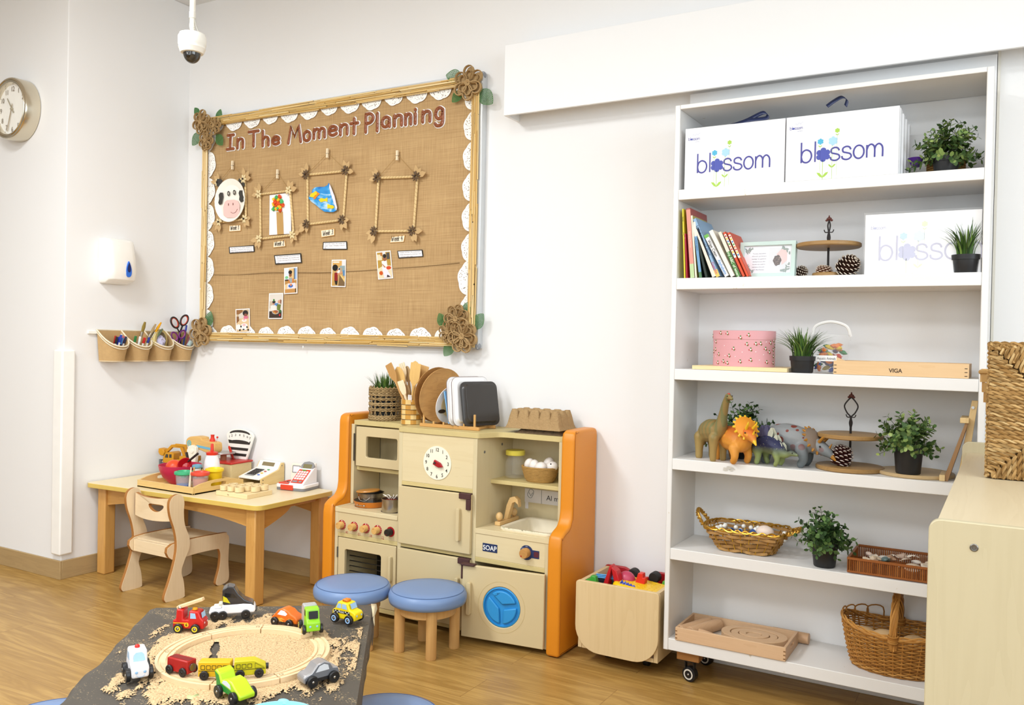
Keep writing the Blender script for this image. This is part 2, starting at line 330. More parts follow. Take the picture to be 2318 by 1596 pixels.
# ================================================================ SOAP DISPENSER
def dispenser():
    a = W('x', XL+.1, 244, 548); x0 = XL; y0, y1 = 2.80, 2.965; z0, z1 = 1.515, 1.752
    r = thing('soap_dispenser', 'white wall soap dispenser with blue drop window near the corner', 'dispenser', (x0, (y0+y1)/2, z0))
    t = MB(); ym = (y0+y1)/2; hw = (y1-y0)/2
    secs = [(z0, .03, .8), (z0+.004, .06, .9), (z0+.02, .098, .97), (z0+.06, .108, 1), (z1-.09, .098, 1), (z1-.02, .08, .985), (z1-.006, .07, .97), (z1, .05, .93)]
    vs = []; n = 0
    for z, d, w in secs:
        P = [(0, -hw*w)] + [(d-.03*(1-sin(q)), -hw*w+.03*(1-cos(q))) for q in [i*pi/8 for i in range(5)]]
        P = [(0, -hw*w), (d*.6, -hw*w), (d*.85, -hw*w*.97), (d*.96, -hw*w*.85), (d, -hw*w*.6), (d*1.02, 0), (d, hw*w*.6), (d*.96, hw*w*.85), (d*.85, hw*w*.97), (d*.6, hw*w), (0, hw*w)]
        n = len(P); vs += [(x0+u, ym+v, z) for u, v in P]
    fs = [(i*n+k, i*n+(k+1) % n, (i+1)*n+(k+1) % n, (i+1)*n+k) for i in range(len(secs)-1) for k in range(n)]
    fs += [tuple(range(n)), tuple(range(len(vs)-n, len(vs)))]
    t.add(vs, fs).build('body', M('f6f3ec', .18, .5, 0, .01), r, sm=50, bev=.004)
    def drop(s, xx, dz=0):
        P = [(ym+.02+s*.021*sin(q)*sin(q/2)**1.1, z0+.096+dz+s*.046*cos(q)*1.0-.0) for q in [2*pi*i/28 for i in range(28)]]
        return [(xx, a_, b_) for a_, b_ in P]
    def dropb(s, d, dz): 
        P = [(ym+.022+s*.021*sin(q)*sin(q/2), z0+.078+dz+s*.042*cos(q)) for q in [2*pi*i/28 for i in range(28)]]
        return MB().prism(P, x0+.10, x0+d, 'yz')
    dropb(1, .1125, 0).build('sight_window', M('2f6fd6', .15), r)
    dropb(.6, .114, .009).build('sight_glass', M('1a2c66', .1), r)
dispenser()
# ================================================================ NOTICE BOARD
BX0, BX1, BZ0, BZ1 = -3.97, -2.125, 1.222, 2.47
BF = 3.334                                   # face of the burlap
def burlap_mat():
    m, nt, b = base('burlap', .9, .1); l = nt.links.new; tc = nd(nt, 'ShaderNodeTexCoord')
    def lay(sx, sz, sc, det=2):
        mp = nd(nt, 'ShaderNodeMapping'); mp.inputs['Scale'].default_value = (sx, 1, sz); n = nd(nt, 'ShaderNodeTexNoise'); n.inputs['Scale'].default_value = sc; n.inputs['Detail'].default_value = det
        l(tc.outputs['Object'], mp.inputs[0]); l(mp.outputs[0], n.inputs['Vector']); return n
    a = lay(5, 220, 1, 3); c = lay(220, 8, 1, 3); d = lay(1, 1.3, 3)
    m1 = nd(nt, 'ShaderNodeMath', operation='ADD'); l(a.outputs['Fac'], m1.inputs[0]); l(c.outputs['Fac'], m1.inputs[1])
    m2 = nd(nt, 'ShaderNodeMath', operation='MULTIPLY_ADD'); m2.inputs[1].default_value = .5; l(m1.outputs[0], m2.inputs[0])
    m3 = nd(nt, 'ShaderNodeMath', operation='MULTIPLY'); m3.inputs[1].default_value = .35; l(d.outputs['Fac'], m3.inputs[0]); l(m3.outputs[0], m2.inputs[2])
    cr = nd(nt, 'ShaderNodeValToRGB'); e = cr.color_ramp.elements; e[0].position = .45; e[0].color = lin('a4835a'); e[1].position = .9; e[1].color = lin('ccab7c'); l(m2.outputs[0], cr.inputs[0]); l(cr.outputs[0], b.inputs['Base Color'])
    bp = nd(nt, 'ShaderNodeBump'); bp.inputs['Strength'].default_value = .5; bp.inputs['Distance'].default_value = .002; l(m1.outputs[0], bp.inputs['Height']); l(bp.outputs['Normal'], b.inputs['Normal']); return m
JUTE = M('b39468', .95, .1, 0, .12, 60, .5, 300); JUTED = M('8d7250', .95, .1, 0, .12, 60, .5, 300)
board = thing('notice_board', 'large burlap notice board framed with reeds and paper doilies', 'notice board', (BX0, YB, BZ0))
t = MB(); t.grid(lambda u, v: (BX0+.03+u*(BX1-BX0-.06), BF-.0016*sin(9*u+3*v)*sin(7*v)+.0006*sin(40*u), BZ0+.02+v*(BZ1-BZ0-.04)), 60, 40)
t.box(BX0+.03, BX1-.03, BF+.006, YB, BZ0+.02, BZ1-.02); t.build('burlap_sheet', burlap_mat(), board, sm=60)
# seam where the two widths of burlap meet
sp = [W('y', BF-.002, x, y) for x, y in ((478, 622), (540, 622), (600, 618), (650, 617), (740, 617), (850, 611), (900, 607), (960, 603), (1040, 595))]
t = MB(); t.tube(spline(sp, 6), .0016, 5)
for i in range(150):
    k = i/149; q = sp[0].lerp(sp[-1], k); j = min(7, int(k*8)); q = sp[j].lerp(sp[j+1], k*8-j)
    t.tube([q+Vector((0, -.001, .001)), q+Vector((random.uniform(-.002, .002), -.002, -random.uniform(.004, .012)))], .0004, 3)
t.build('hem', JUTED, board)
t = MB(); w = .016
t.ring([(BX0-.005, BZ0-.005), (BX1+.018, BZ0-.005), (BX1+.018, BZ1+.01), (BX0-.005, BZ1+.01)], [(BX0+.02, BZ0+.02), (BX1-.006, BZ0+.02), (BX1-.006, BZ1-.015), (BX0+.02, BZ1-.015)], 3.322, YB)
t.build('frame', M('cfd2d4', .35, .5, .3), board, bev=.003)
t = MB()
for cx, cz in ((BX1+.008, BZ1), (BX1+.008, BZ0+.006)): t.ell((cx, 3.335, cz), (.017, .016, .017))
t.build('frame_corner', M('8e9298', .35), board)
REED = ISL('reed', ['c49a4c', 'e0bd78', 'edd9a8', 'b98a38', 'e8cd90', 'd6ab5c'], .4, .4)
def reeds(nm, a, b, wid, across):
    t = MB(); a = Vector(a); b = Vector(b); L = (b-a).length; d = (b-a)/L; ac = Vector(across)
    rows = 7
    for k in range(rows):
        for lay in range(2):
            s = -random.random()*.25
            while s < L:
                ln = random.uniform(.18, .5); e = min(L, s+ln); s0 = max(0, s)
                o = ac*((k+.5)/rows*wid+random.uniform(-.002, .002)+lay*.003)+Vector((0, -.004-lay*.004-random.random()*.002, 0))
                if e-s0 > .02:
                    wob = ac*random.uniform(-.004, .004)
                    t.tube([a+d*s0+o, a+d*((s0+e)/2)+o+wob*.4, a+d*e+o+wob], random.uniform(.0026, .0038), 5)
                s = e+random.uniform(.002, .01)
    t.build(nm, REED, board)
fy = 3.322
reeds('reed_border', (BX0, fy, BZ0+.02), (BX0, fy, BZ1), .042, (1, 0, 0)); reeds('reed_border', (BX1-.04, fy, BZ0), (BX1-.04, fy, BZ1), .042, (1, 0, 0))
reeds('reed_border', (BX0, fy, BZ1-.045), (BX1, fy, BZ1-.045), .045, (0, 0, 1)); reeds('reed_border', (BX0, fy, BZ0), (BX1, fy, BZ0), .045, (0, 0, 1))
def doily_mat():
    m, nt, b = base('doily', .7, .2); l = nt.links.new; tc = nd(nt, 'ShaderNodeTexCoord'); v = nd(nt, 'ShaderNodeTexVoronoi'); v.inputs['Scale'].default_value = 120
    cr = nd(nt, 'ShaderNodeValToRGB'); cr.color_ramp.interpolation = 'CONSTANT'; e = cr.color_ramp.elements; e[0].color = (1, 1, 1, 1); e[0].position = 0; e[1].color = (0, 0, 0, 1); e[1].position = 1
    l(tc.outputs['Object'], v.inputs['Vector'])
    lt = nd(nt, 'ShaderNodeMath', operation='GREATER_THAN'); lt.inputs[1].default_value = .27; l(v.outputs['Distance'], lt.inputs[0]); l(lt.outputs[0], b.inputs['Alpha'])
    b.inputs['Base Color'].default_value = lin('fbfaf6'); return m
DOI = doily_mat(); DOR = M('fbfaf6', .7, .2)
def doily(c, R, up):
    """half of a lace paper doily showing from under the reeds"""
    c = Vector(c); up = Vector(up); rt = up.cross(Vector((0, 1, 0))); P = []
    for i in range(41):
        a = pi*i/40; rr = R*(1+.07*abs(cos(a*3.5)))
        P.append((rr*cos(a), rr*sin(a)))
    t = MB(); n = len(P)
    vs = [c+rt*x*k+up*y*k for k in (.0, .9) for x, y in P]
    t.mi = 0; t.add([c]+[c+rt*x*.93+up*y*.93 for x, y in P], [(0, i+1, i+2) for i in range(n-1)])
    t.mi = 1; t.add([c+rt*x*k+up*y*k+Vector((0, -.0006, 0)) for k in (.9, 1.0) for x, y in P], [(i, i+1, n+i+1, n+i) for i in range(n-1)])
    t.build('paper_doily', [DOI, DOR], board, sm=0)
dy = BF-.004
for i in range(13): x = -3.87+i*.1385; doily((x, dy-.001*(i % 2), BZ1-.016), .066 if i % 3 else .06, (0, 0, -1))
for i in range(12): x = -3.90+i*.146; doily((x, dy-.001*(i % 2), BZ0+.018), .068 if i % 3 else .062, (0, 0, 1))
for i in range(8): doily((BX0+.015, dy-.001*(i % 2), 1.33+i*.148), .076, (1, 0, 0))
for i in range(8): doily((BX1-.016, dy-.001*(i % 2), 1.40+i*.14), .07 if i != 1 else .085, (-1, 0, 0))
# burlap flowers and green gauze leaves in the corners
def flower(c, R, np_=6, rot=0):
    c = Vector(c); t = MB()
    for k in range(np_):
        a = rot+2*pi*k/np_; d = Vector((cos(a), 0, sin(a))); s = Vector((-sin(a), 0, cos(a))); wd_ = R*.40
        for q, rr in ((1, .045), (.66, .038)):
            loop = [c+d*(R*.12+R*.88*q*(.5-.5*cos(u)))+s*wd_*q*.95*sin(u)*(.75+.25*(.5-.5*cos(u)))+Vector((0, -.006-.005*q, 0)) for u in [2*pi*i/16 for i in range(16)]]
            t.tube(loop, R*rr, 5, closed=True, fa=2.6)
        t.add([c+d*(R*.12+R*.84*(.5-.5*cos(u)))+s*wd_*.85*sin(u)*(.8)+Vector((0, -.001, 0)) for u in [2*pi*i/12 for i in range(12)]], [tuple(range(12))])
    sp_ = [c+Vector((R*.04*(1+i*.16)*cos(i*.8), -.016-.0002*i, R*.04*(1+i*.16)*sin(i*.8))) for i in range(24)]
    t.tube(sp_, R*.045, 5); t.ell(c+Vector((0, -.006, 0)), (R*.2, .008, R*.2), 10, 6)
    t.build('burlap_flower', JUTE, board)
LEAFM = ISL('gauze', ['3f6b3a', '5c8a55', '4c7a48'], .9, .1)
def gauze(c, L, a, wd_=.4):
    c = Vector(c); d = Vector((cos(a), 0, sin(a))); s = Vector((-sin(a), 0, cos(a))); t = MB(); n = 15
    W_ = lambda u: wd_*L*sin(pi*min(1, u*1.0))**.8*(1-.25*u)
    for i in range(n):
        u = (i+.7)/(n+.5); w_ = W_(u); t.tube([c+d*L*u-s*w_, c+d*L*u+s*w_], .0011, 4)
        v = -1+2*(i+.5)/n; us = [k/20 for k in range(1, 20) if W_(k/20) > abs(v)*wd_*L*.93]
        if len(us) > 1: t.tube([c+d*L*us[0]+s*v*wd_*L*.93, c+d*L*us[-1]+s*v*wd_*L*.93], .0010, 4)
    e = [c+d*L*u+s*W_(u) for u in [k/16 for k in range(17)]]+[c+d*L*u-s*W_(u) for u in [k/16 for k in range(15, 0, -1)]]
    t.tube(e, .0013, 4, closed=True); t.build('gauze_leaf', LEAFM, board)
ff = 3.31
def FP(x, y, d=0): return W('y', ff-d, x, y)
for x, y, L, a in ((1045, 175, .09, 2.9), (1085, 205, .1, -.75), (1045, 205, .07, -2.4)): gauze(FP(x, y, -.004), L, a)
flower(FP(1063, 189), .079, 6, .5)
for x, y, L, a in ((450, 262, .06, 2.2), (492, 275, .07, 1.2), (452, 300, .09, -2.3), (490, 305, .08, -.9)): gauze(FP(x, y, -.004), L, a)
flower(FP(459, 277), .068, 6, .3); flower(FP(489, 286, .006), .048, 7, .1); flower(FP(470, 319, .003), .056, 7, .8)
for x, y, L, a in ((470, 740, .09, 1.3), (1005, 740, .07, 2.0), (1050, 715, .08, 1.0), (1070, 745, .09, .9), (1025, 775, .08, -2.2)): gauze(FP(x, y, -.004), L, a)
flower(FP(457, 752), .085, 6, .2); flower(FP(1036, 722), .067, 7, .4); flower(FP(1017, 752, .004), .052, 7, .1); flower(FP(1050, 761, .008), .078, 7, .6)
# ---- the title: one thing per cut-out letter
WHITEP = M('fdfcfa', .5); BARK = M('8c4a22', .35, .5, 0, .35, 55, .6, 120)
GL = {   # strokes on a 0..1 (x-height .62) letter body: list of polylines
 'I': [[(.08, 1), (.5, 1)], [(.29, 1), (.27, .5), (.26, 0)], [(.03, 0), (.5, 0)]],
 'n': [[(.05, .62), (.05, 0)], [(.05, .42), (.17, .6), (.32, .6), (.4, .45), (.4, 0)]],
 'T': [[(0, 1), (.62, 1)], [(.32, 1), (.32, 0)]],
 'h': [[(.05, 1), (.05, 0)], [(.05, .4), (.18, .58), (.32, .55), (.4, .38), (.4, 0)]],
 'e': [[(.07, .32), (.42, .36), (.4, .52), (.25, .62), (.1, .55), (.03, .3), (.1, .06), (.28, 0), (.44, .1)]],
 'M': [[(0, 0), (.14, 1), (.36, .35), (.58, 1), (.7, 0)]],
 'o': [[(.24, .62), (.07, .5), (.03, .28), (.1, .06), (.25, 0), (.4, .08), (.45, .3), (.4, .52), (.24, .62)]],
 'm': [[(.05, .62), (.05, 0)], [(.05, .42), (.14, .6), (.26, .6), (.33, .42), (.33, 0)], [(.33, .42), (.42, .6), (.54, .6), (.62, .42), (.62, 0)]],
 't': [[(.2, .98), (.2, 0)], [(0, .68), (.42, .68)]],
 'P': [[(.05, 1), (.05, 0)], [(.05, 1), (.3, 1), (.46, .84), (.44, .64), (.28, .5), (.05, .48)]],
 'l': [[(.1, 1), (.1, 0)]],
 'a': [[(.42, .5), (.26, .62), (.1, .52), (.04, .28), (.1, .06), (.24, 0), (.38, .12), (.42, .5), (.44, 0)]],
 'i': [[(.1, .6), (.1, 0)], [(.1, .82), (.1, .86)]],
 'g': [[(.42, .5), (.26, .62), (.1, .52), (.04, .3), (.1, .1), (.26, .04), (.4, .2), (.42, .5), (.43, -.1), (.34, -.3), (.12, -.32), (.02, -.2)]],
 'W': [[(0, 1), (.16, 0), (.36, .7), (.52, 0), (.74, 1)]], 'k': [[(.05, 1), (.05, 0)], [(.4, .6), (.06, .28), (.42, 0)]],
 'b': [[(.04, 1), (.04, 0)], [(.04, .3), (.1, .52), (.26, .62), (.44, .52), (.5, .3), (.42, .08), (.26, 0), (.1, .08), (.04, .3)]],
 's': [[(.4, .46), (.34, .58), (.2, .62), (.06, .54), (.07, .38), (.22, .32), (.37, .26), (.42, .13), (.32, .02), (.18, 0), (.05, .06), (.02, .18)]],
 '1': [[(0, .75), (.2, 1), (.2, 0)]], '2': [[(.02, .75), (.16, 1), (.4, .9), (.4, .65), (.02, 0), (.48, 0)]],
 '3': [[(.04, .9), (.22, 1), (.4, .88), (.36, .6), (.18, .52), (.4, .44), (.44, .18), (.26, 0), (.02, .1)]],
 '4': [[(.3, 1), (0, .35), (.46, .35)], [(.34, .6), (.34, 0)]]}
def gstroke(t, ch, o, xd, yd, h, r, dn=(0, -.001, 0), n=6, flat=None, kx=1):
    o = Vector(o); xd = Vector(xd); yd = Vector(yd); dn = Vector(dn)
    for pl in GL[ch]:
        P = [o+xd*x*h*kx+yd*y*h+dn for x, y in pl]
        t.tube(spline(P, 4) if len(P) > 2 and ch not in 'MWIT14k' else P, r, n, fa=flat or 1)
        for q in (P[0], P[-1]): t.ell(q, (r, r*(flat or 1), r) if flat else r, 8, 5)
chars = 'InTheMomentPlanning'
words = ['In']*2+['The']*3+['Moment']*6+['Planning']*8
LB = [(514, 533, 305, 342), (538, 554, 313, 339), (563, 589, 297, 336), (595, 612, 295, 334), (617, 636, 308, 331), (653, 685, 285, 328), (688, 706, 296, 323), (711, 739, 291, 317), (745, 766, 285, 311), (771, 790, 281, 309), (794, 814, 268, 307), (828, 848, 257, 303), (854, 858, 255, 300), (865, 886, 264, 292), (893, 913, 260, 289), (918, 934, 257, 286), (940, 945, 246, 283), (957, 977, 251, 280), (985, 1006, 243, 289)]
ordn = {}
for i, (ch, (x0, x1, yt, yb)) in enumerate(zip(chars, LB)):
    gx = [p[0] for l_ in GL[ch] for p in l_]; gy = [p[1] for l_ in GL[ch] for p in l_]; xb = (x0+x1)/2
    A = W('y', BF, x0+2, yb-3); B = W('y', BF, x1-2, yb-3); T_ = W('y', BF, x0+2, yt+3)
    sl = (W('y', BF, x1, yb).z-W('y', BF, x0, yb).z)
    h = (T_.z-A.z)/(max(gy)-min(gy)); kx = (B.x-A.x)/max(.08, (max(gx)-min(gx)))/h if ch not in 'li' else 1
    o = Vector((A.x-min(gx)*h*kx, BF, A.z-min(gy)*h))
    k = (words[i], ch); ordn[k] = ordn.get(k, 0)+1; tot = [c for c, w_ in zip(chars, words) if w_ == words[i]].count(ch)
    which = '' if tot == 1 else ['first ', 'second ', 'third '][ordn[k]-1]
    r = thing('cutout_letter', 'brown textured cut-out letter, the %s%s in the word %s on the board' % (which, ch, words[i]), 'letter', o, 0, 'cut-out title letters')
    t = MB(); gstroke(t, ch, o, (1, 0, 0), (.0, 0, 1), h, .0125, (0, -.003, 0), 8, flat=.2, kx=kx); t.build('white_backing', WHITEP, r)
    t = MB(); gstroke(t, ch, o, (1, 0, 0), (.0, 0, 1), h, .0085, (0, -.008, 0), 8, flat=.5, kx=kx)
    for pl in GL[ch]:
        for a_, b_ in zip(pl, pl[1:]):
            for q in range(3): u = (q+random.random())/3; P = o+Vector(((a_[0]+(b_[0]-a_[0])*u)*h*kx+random.uniform(-.003, .003), -.011, (a_[1]+(b_[1]-a_[1])*u)*h+random.uniform(-.003, .003))); t.ell(P, random.uniform(.003, .005), 7, 5)
    t.build('bark_face', BARK, r)
# ---- twig frames
TWIG = M('e2c690', .5, .3, 0, .12, 40); TWL = M('c9a878', .7, .2, 0, .08, 30)
def twig_frame(pts, peg, label, dark, has_dot=False):
    P = [W('y', BF-.008, x, y) for x, y in pts]    # TL TR BR BL
    r = thing('twig_frame', label, 'picture frame', P[3], 0, 'twig picture frames on the board')
    for a, b in ((0, 1), (1, 2), (3, 2), (0, 3)):
        t = MB(); t.mi = 0; A, B = P[a], P[b]; t.cyl(A, B, .0062, n=8); d = (B-A).normalized(); n_ = d.cross(Vector((0, 1, 0)))
        t.mi = 1; L = (B-A).length; k = int(L/.018)
        for i in range(1, k):
            c = A+d*L*i/k; t.tube([c+n_*.0065*cos(u)+Vector((0, 1, 0))*.0065*sin(u)+d*.005*cos(u) for u in [2*pi*j/8 for j in range(8)]], .0008, 3, closed=True)
        t.build('stick', [TWIG, M('b08a50', .6)], r)
    for j, c in enumerate(P):
        t = MB(); c = c+Vector((0, -.008, 0)); outx = -1 if j in (0, 3) else 1; outz = 1 if j < 2 else -1
        t.mi = 0
        for a in ((pi/2*outz), (0 if outx > 0 else pi), (pi/2*outz + outx*outz*-.75)):
            a += random.uniform(-.25, .25); L = random.uniform(.045, .062); d = Vector((cos(a), -.15, sin(a))); s = Vector((-sin(a), 0, cos(a)))
            Q = [c+d*L*u+s*w_*L for u, w_ in ((.15, 0), (.4, .2), (.65, .24), (.85, .13), (1.05, 0), (.85, -.13), (.65, -.24), (.4, -.2))]
            t.add([q+Vector((0, .002, 0)) for q in Q]+[q for q in Q], [tuple(range(8)), tuple(range(15, 7, -1))]+[(i, i+8, (i+1) % 8+8, (i+1) % 8) for i in range(8)])
        t.mi = 1
        for k in range(9 if dark else 6):
            a = 2*pi*k/(9 if dark else 6)+random.uniform(-.2, .2); L = .016 if dark else .014; R_ = Matrix.Rotation(-a, 3, 'Y')
            t.ell(c+Vector((cos(a)*L, -.006, sin(a)*L)), (.011, .0045, .0042 if dark else .0062), 8, 5, R_)
        t.mi = 2
        if has_dot or dark: t.ell(c+Vector((0, -.012, 0)), .005, 8, 6)
        t.build('seed_flower', [TWL, M('6b5640', .6, .3, 0, .2) if dark else M('e3cfa0', .5), M('2e2018', .5)], r)
    pg = W('y', BF-.012, *peg)
    t = MB(); t.tube([P[0]+Vector((0, -.006, 0)), pg+Vector((-.004, 0, .0)), pg+Vector((.004, 0, .0)), P[1]+Vector((0, -.006, 0))], .0011, 5); t.build('string', M('b08d58', .8), r)
    return pg
def peg(c, lab):
    r = thing('clothes_peg', lab, 'peg', c, 0, 'clothes pegs holding the frames')
    for s in (-1, 1): MB().box(c.x-.006, c.x+.006, c.y-.004+s*.0035, c.y-.001+s*.0035, c.z-.022, c.z+.026).build('peg_half', WOOD('dcc29a', 'eedcbc', 'z', 4), r, bev=.001)
    MB().tube([(c.x-.007, c.y-.008, c.z), (c.x+.007, c.y-.008, c.z), (c.x+.007, c.y+.002, c.z), (c.x-.007, c.y+.002, c.z)], .0011, 5, closed=True).build('spring', METAL(), r)
g = twig_frame([(497, 414), (555, 406), (557, 496), (500, 503)], (527, 375), 'twig frame with cream seeds behind the paper-plate cow', False, True); peg(g, 'small wooden peg above the paper-plate cow')
g = twig_frame([(589, 440), (657, 432), (665, 532), (590, 541)], (629, 395), 'twig frame with pale seeds around the paper tree', False); peg(g, 'small wooden peg above the paper tree frame')
g = twig_frame([(696, 396), (785, 387), (777, 498), (697, 508)], (742, 348), 'twig frame with dark seeds around the blue fish painting', True); peg(g, 'small wooden peg above the fish painting frame')
g = twig_frame([(857, 403), (945, 400), (936, 523), (850, 524)], (900, 353), 'empty twig frame with dark seeds, rightmost on the board', True); peg(g, 'small wooden peg above the empty twig frame')
# ---- art work
def Pz(y, pts): return [W('y', y, a, b) for a, b in pts]
def sheet(t, pts, y0, th=.0012):
    P = [W('y', y0, a, b) for a, b in pts]; n = len(P); B = [p+Vector((0, th, 0)) for p in P]
    t.add(P+B, [tuple(range(n)), tuple(range(2*n-1, n-1, -1))]+[(i, i+n, (i+1) % n+n, (i+1) % n) for i in range(n)]); return t
def ovl(cx, cy, rx, ry, n=28, a=0): return [(cx+rx*cos(q)*cos(a)-ry*sin(q)*sin(a), cy+rx*cos(q)*sin(a)+ry*sin(q)*cos(a)) for q in [2*pi*i/n for i in range(n)]]
c0 = W('y', BF-.03, 522, 454)
cow = thing('paper_plate_cow', 'white paper-plate cow face with black ears and pink snout', 'artwork', c0)
t = MB(); cc = W('y', BF-.022, 521.5, 454); rx = (W('y', BF-.022, 556, 454)-cc).length; rz = (W('y', BF-.022, 521, 405)-cc).z
n = 72; rings = [(0, .004), (.72, .004), (.8, 0), (.98, -.008), (1, -.006)]; vs = [cc+Vector((0, .004, 0))]
for k, d in rings[1:]:
    for i in range(n): a = 2*pi*i/n; vs.append(cc+Vector((rx*k*cos(a), d+(.0012*(i % 2) if k > .75 else 0), rz*k*sin(a))))
fs = [(0, 1+i, 1+(i+1) % n) for i in range(n)]+[(1+j*n+i, 1+j*n+(i+1) % n, 1+(j+1)*n+(i+1) % n, 1+(j+1)*n+i) for j in range(3) for i in range(n)]
t.add(vs, fs).build('plate', M('fbf6ea', .6), cow, sol=.0015, sm=20)
BLK = M('3b3833', .6); yy = BF-.0215
sheet(MB(), [(491, 421), (489, 411), (492, 405), (499, 405), (504, 409), (500, 416), (494, 423)], yy-.005).build('ear', BLK, cow); sheet(MB(), [(539, 408), (541, 404), (548, 404), (552, 411), (554, 420), (550, 423), (545, 414)], yy-.001).build('ear', BLK, cow)
sheet(MB(), [(498, 436), (504, 436), (505, 445), (503, 455), (502, 461), (497, 464), (494, 459), (496, 450), (495, 441)], yy-.006).build('patch', BLK, cow)
sheet(MB(), [(542, 431), (549, 431), (549, 440), (553, 449), (552, 456), (545, 458), (541, 452), (542, 445), (540, 437)], yy-.006).build('patch', BLK, cow)
for x, y in ((517, 438), (530, 435.5)):
    e_ = sheet(MB(), ovl(x, y, 2.8, 5.7), yy-.006).build('eye', BLK, cow); sheet(MB(), ovl(x, y, 1.4, 3), yy-.0068).build('pupil', M('b9b1a3', .4), e_)
sn_ = sheet(MB(), [(509, 457), (514, 453), (530, 452), (538, 455), (542, 463), (542, 480), (539, 489), (530, 493), (514, 493), (506, 487), (505, 470)], yy-.006).build('snout', M('f4c7c0', .6), cow)
for x, y in ((517, 463), (527.5, 462)): sheet(MB(), ovl(x, y, .9, 3), yy-.0068).build('nostril', M('7a4a44'), sn_)
t = MB(); t.tube(spline([W('y', yy-.007, a, b) for a, b in ((522, 480), (527, 482.5), (533, 480.5), (537.5, 473))]), .0011, 5); t.build('mouth', M('7a4a44'), sn_)
c0 = W('y', BF-.004, 634, 480); tree = thing('paper_tree_picture', 'white sheet with brown paper trunk and crumpled tissue treetop', 'artwork', c0)
sheet(MB(), [(610.5, 442), (658, 436), (659, 529), (609.5, 532)], BF-.006).build('sheet', M('f7f5f8', .6), tree)
sheet(MB(), [(625.5, 480), (640, 479), (642, 530), (627.5, 531)], BF-.008).build('trunk', M('c0985c', .7), tree)
random.seed(3)
for x, y, c in ((626, 447, 'g'), (633, 445, 'r'), (621, 452, 'y'), (630, 453, 'y'), (637, 455, 'g'), (623, 458, 'r'), (629, 459, 'r'), (634, 462, 'r'), (640, 464, 'r'), (619, 463, 'y'), (626, 466, 'r'), (632, 467, 'y'), (635, 469, 'y'), (619, 473, 'g'), (625, 472, 'y'), (629, 472, 'g'), (634, 476, 'r'), (622, 455, 'r'), (638, 458, 'g'), (628, 463, 'r')):
    t = MB(); p = W('y', BF-.013, x, y); n0 = len(t.v); t.ell(p, (.0105, .008, .0105), 7, 5)
    for k in range(len(t.v)): t.v[k] = t.v[k]+Vector([random.uniform(-.0035, .0035) for _ in range(3)])
    t.build('crumpled_tissue', M({'g': '4fb86a', 'r': 'e0521c', 'y': 'f7c92a'}[c], .6), tree, sm=0)
fish = thing('fish_painting', 'blue painted paper piece with orange and yellow fish', 'artwork', W('y', BF-.01, 730, 450))
def paintmat():
    m, nt, b = base('blue_paint', .5, .3); l = nt.links.new; tc = nd(nt, 'ShaderNodeTexCoord'); mp = nd(nt, 'ShaderNodeMapping'); mp.inputs['Scale'].default_value = (9, 9, 22); mp.inputs['Rotation'].default_value = (0, .5, 0)
    n = nd(nt, 'ShaderNodeTexNoise'); n.inputs['Scale'].default_value = 1; n.inputs['Distortion'].default_value = 1.5; cr = nd(nt, 'ShaderNodeValToRGB'); e = cr.color_ramp.elements
    e[0].position = .3; e[0].color = lin('2a72c8'); e[1].position = .72; e[1].color = lin('d6ecf8'); x = e.new(.5); x.color = lin('3fa4e2'); l(tc.outputs['Object'], mp.inputs[0]); l(mp.outputs[0], n.inputs['Vector']); l(n.outputs['Fac'], cr.inputs[0]); l(cr.outputs[0], b.inputs['Base Color']); return m
sheet(MB(), [(744.5, 414), (741, 419), (734, 423), (722, 423), (713, 424), (707, 429), (706, 436), (700, 443), (698.5, 449), (705, 457), (715, 464), (724, 472), (734, 479), (745, 480), (755, 480), (762, 476), (762, 470), (757, 458), (751, 440), (747, 421)], BF-.012).build('painted_sheet', paintmat(), fish)
sheet(MB(), [(746, 416), (751, 428), (757, 444), (763, 470), (761, 476), (754, 455), (748, 436), (745, 424)], BF-.018, .0008).build('curled_edge', M('ece4ee', .6), fish)
for c, P in (('f6d21e', [(700, 445), (704, 438), (711, 435), (715, 432), (718, 437), (715, 444), (708, 447)]), ('f08a1c', [(716, 433), (724, 439), (718, 444), (713, 451), (709, 450), (712, 443), (717, 440)]), ('f6d21e', [(721, 452), (727, 448), (735, 450), (741, 447), (741, 457), (735, 455), (726, 458)]), ('f6d21e', [(741, 462), (748, 464), (754, 465), (757, 469), (752, 473), (746, 471), (741, 472)])):
    sheet(MB(), P, BF-.0145, .001).build('paper_fish', M(c, .5), fish)
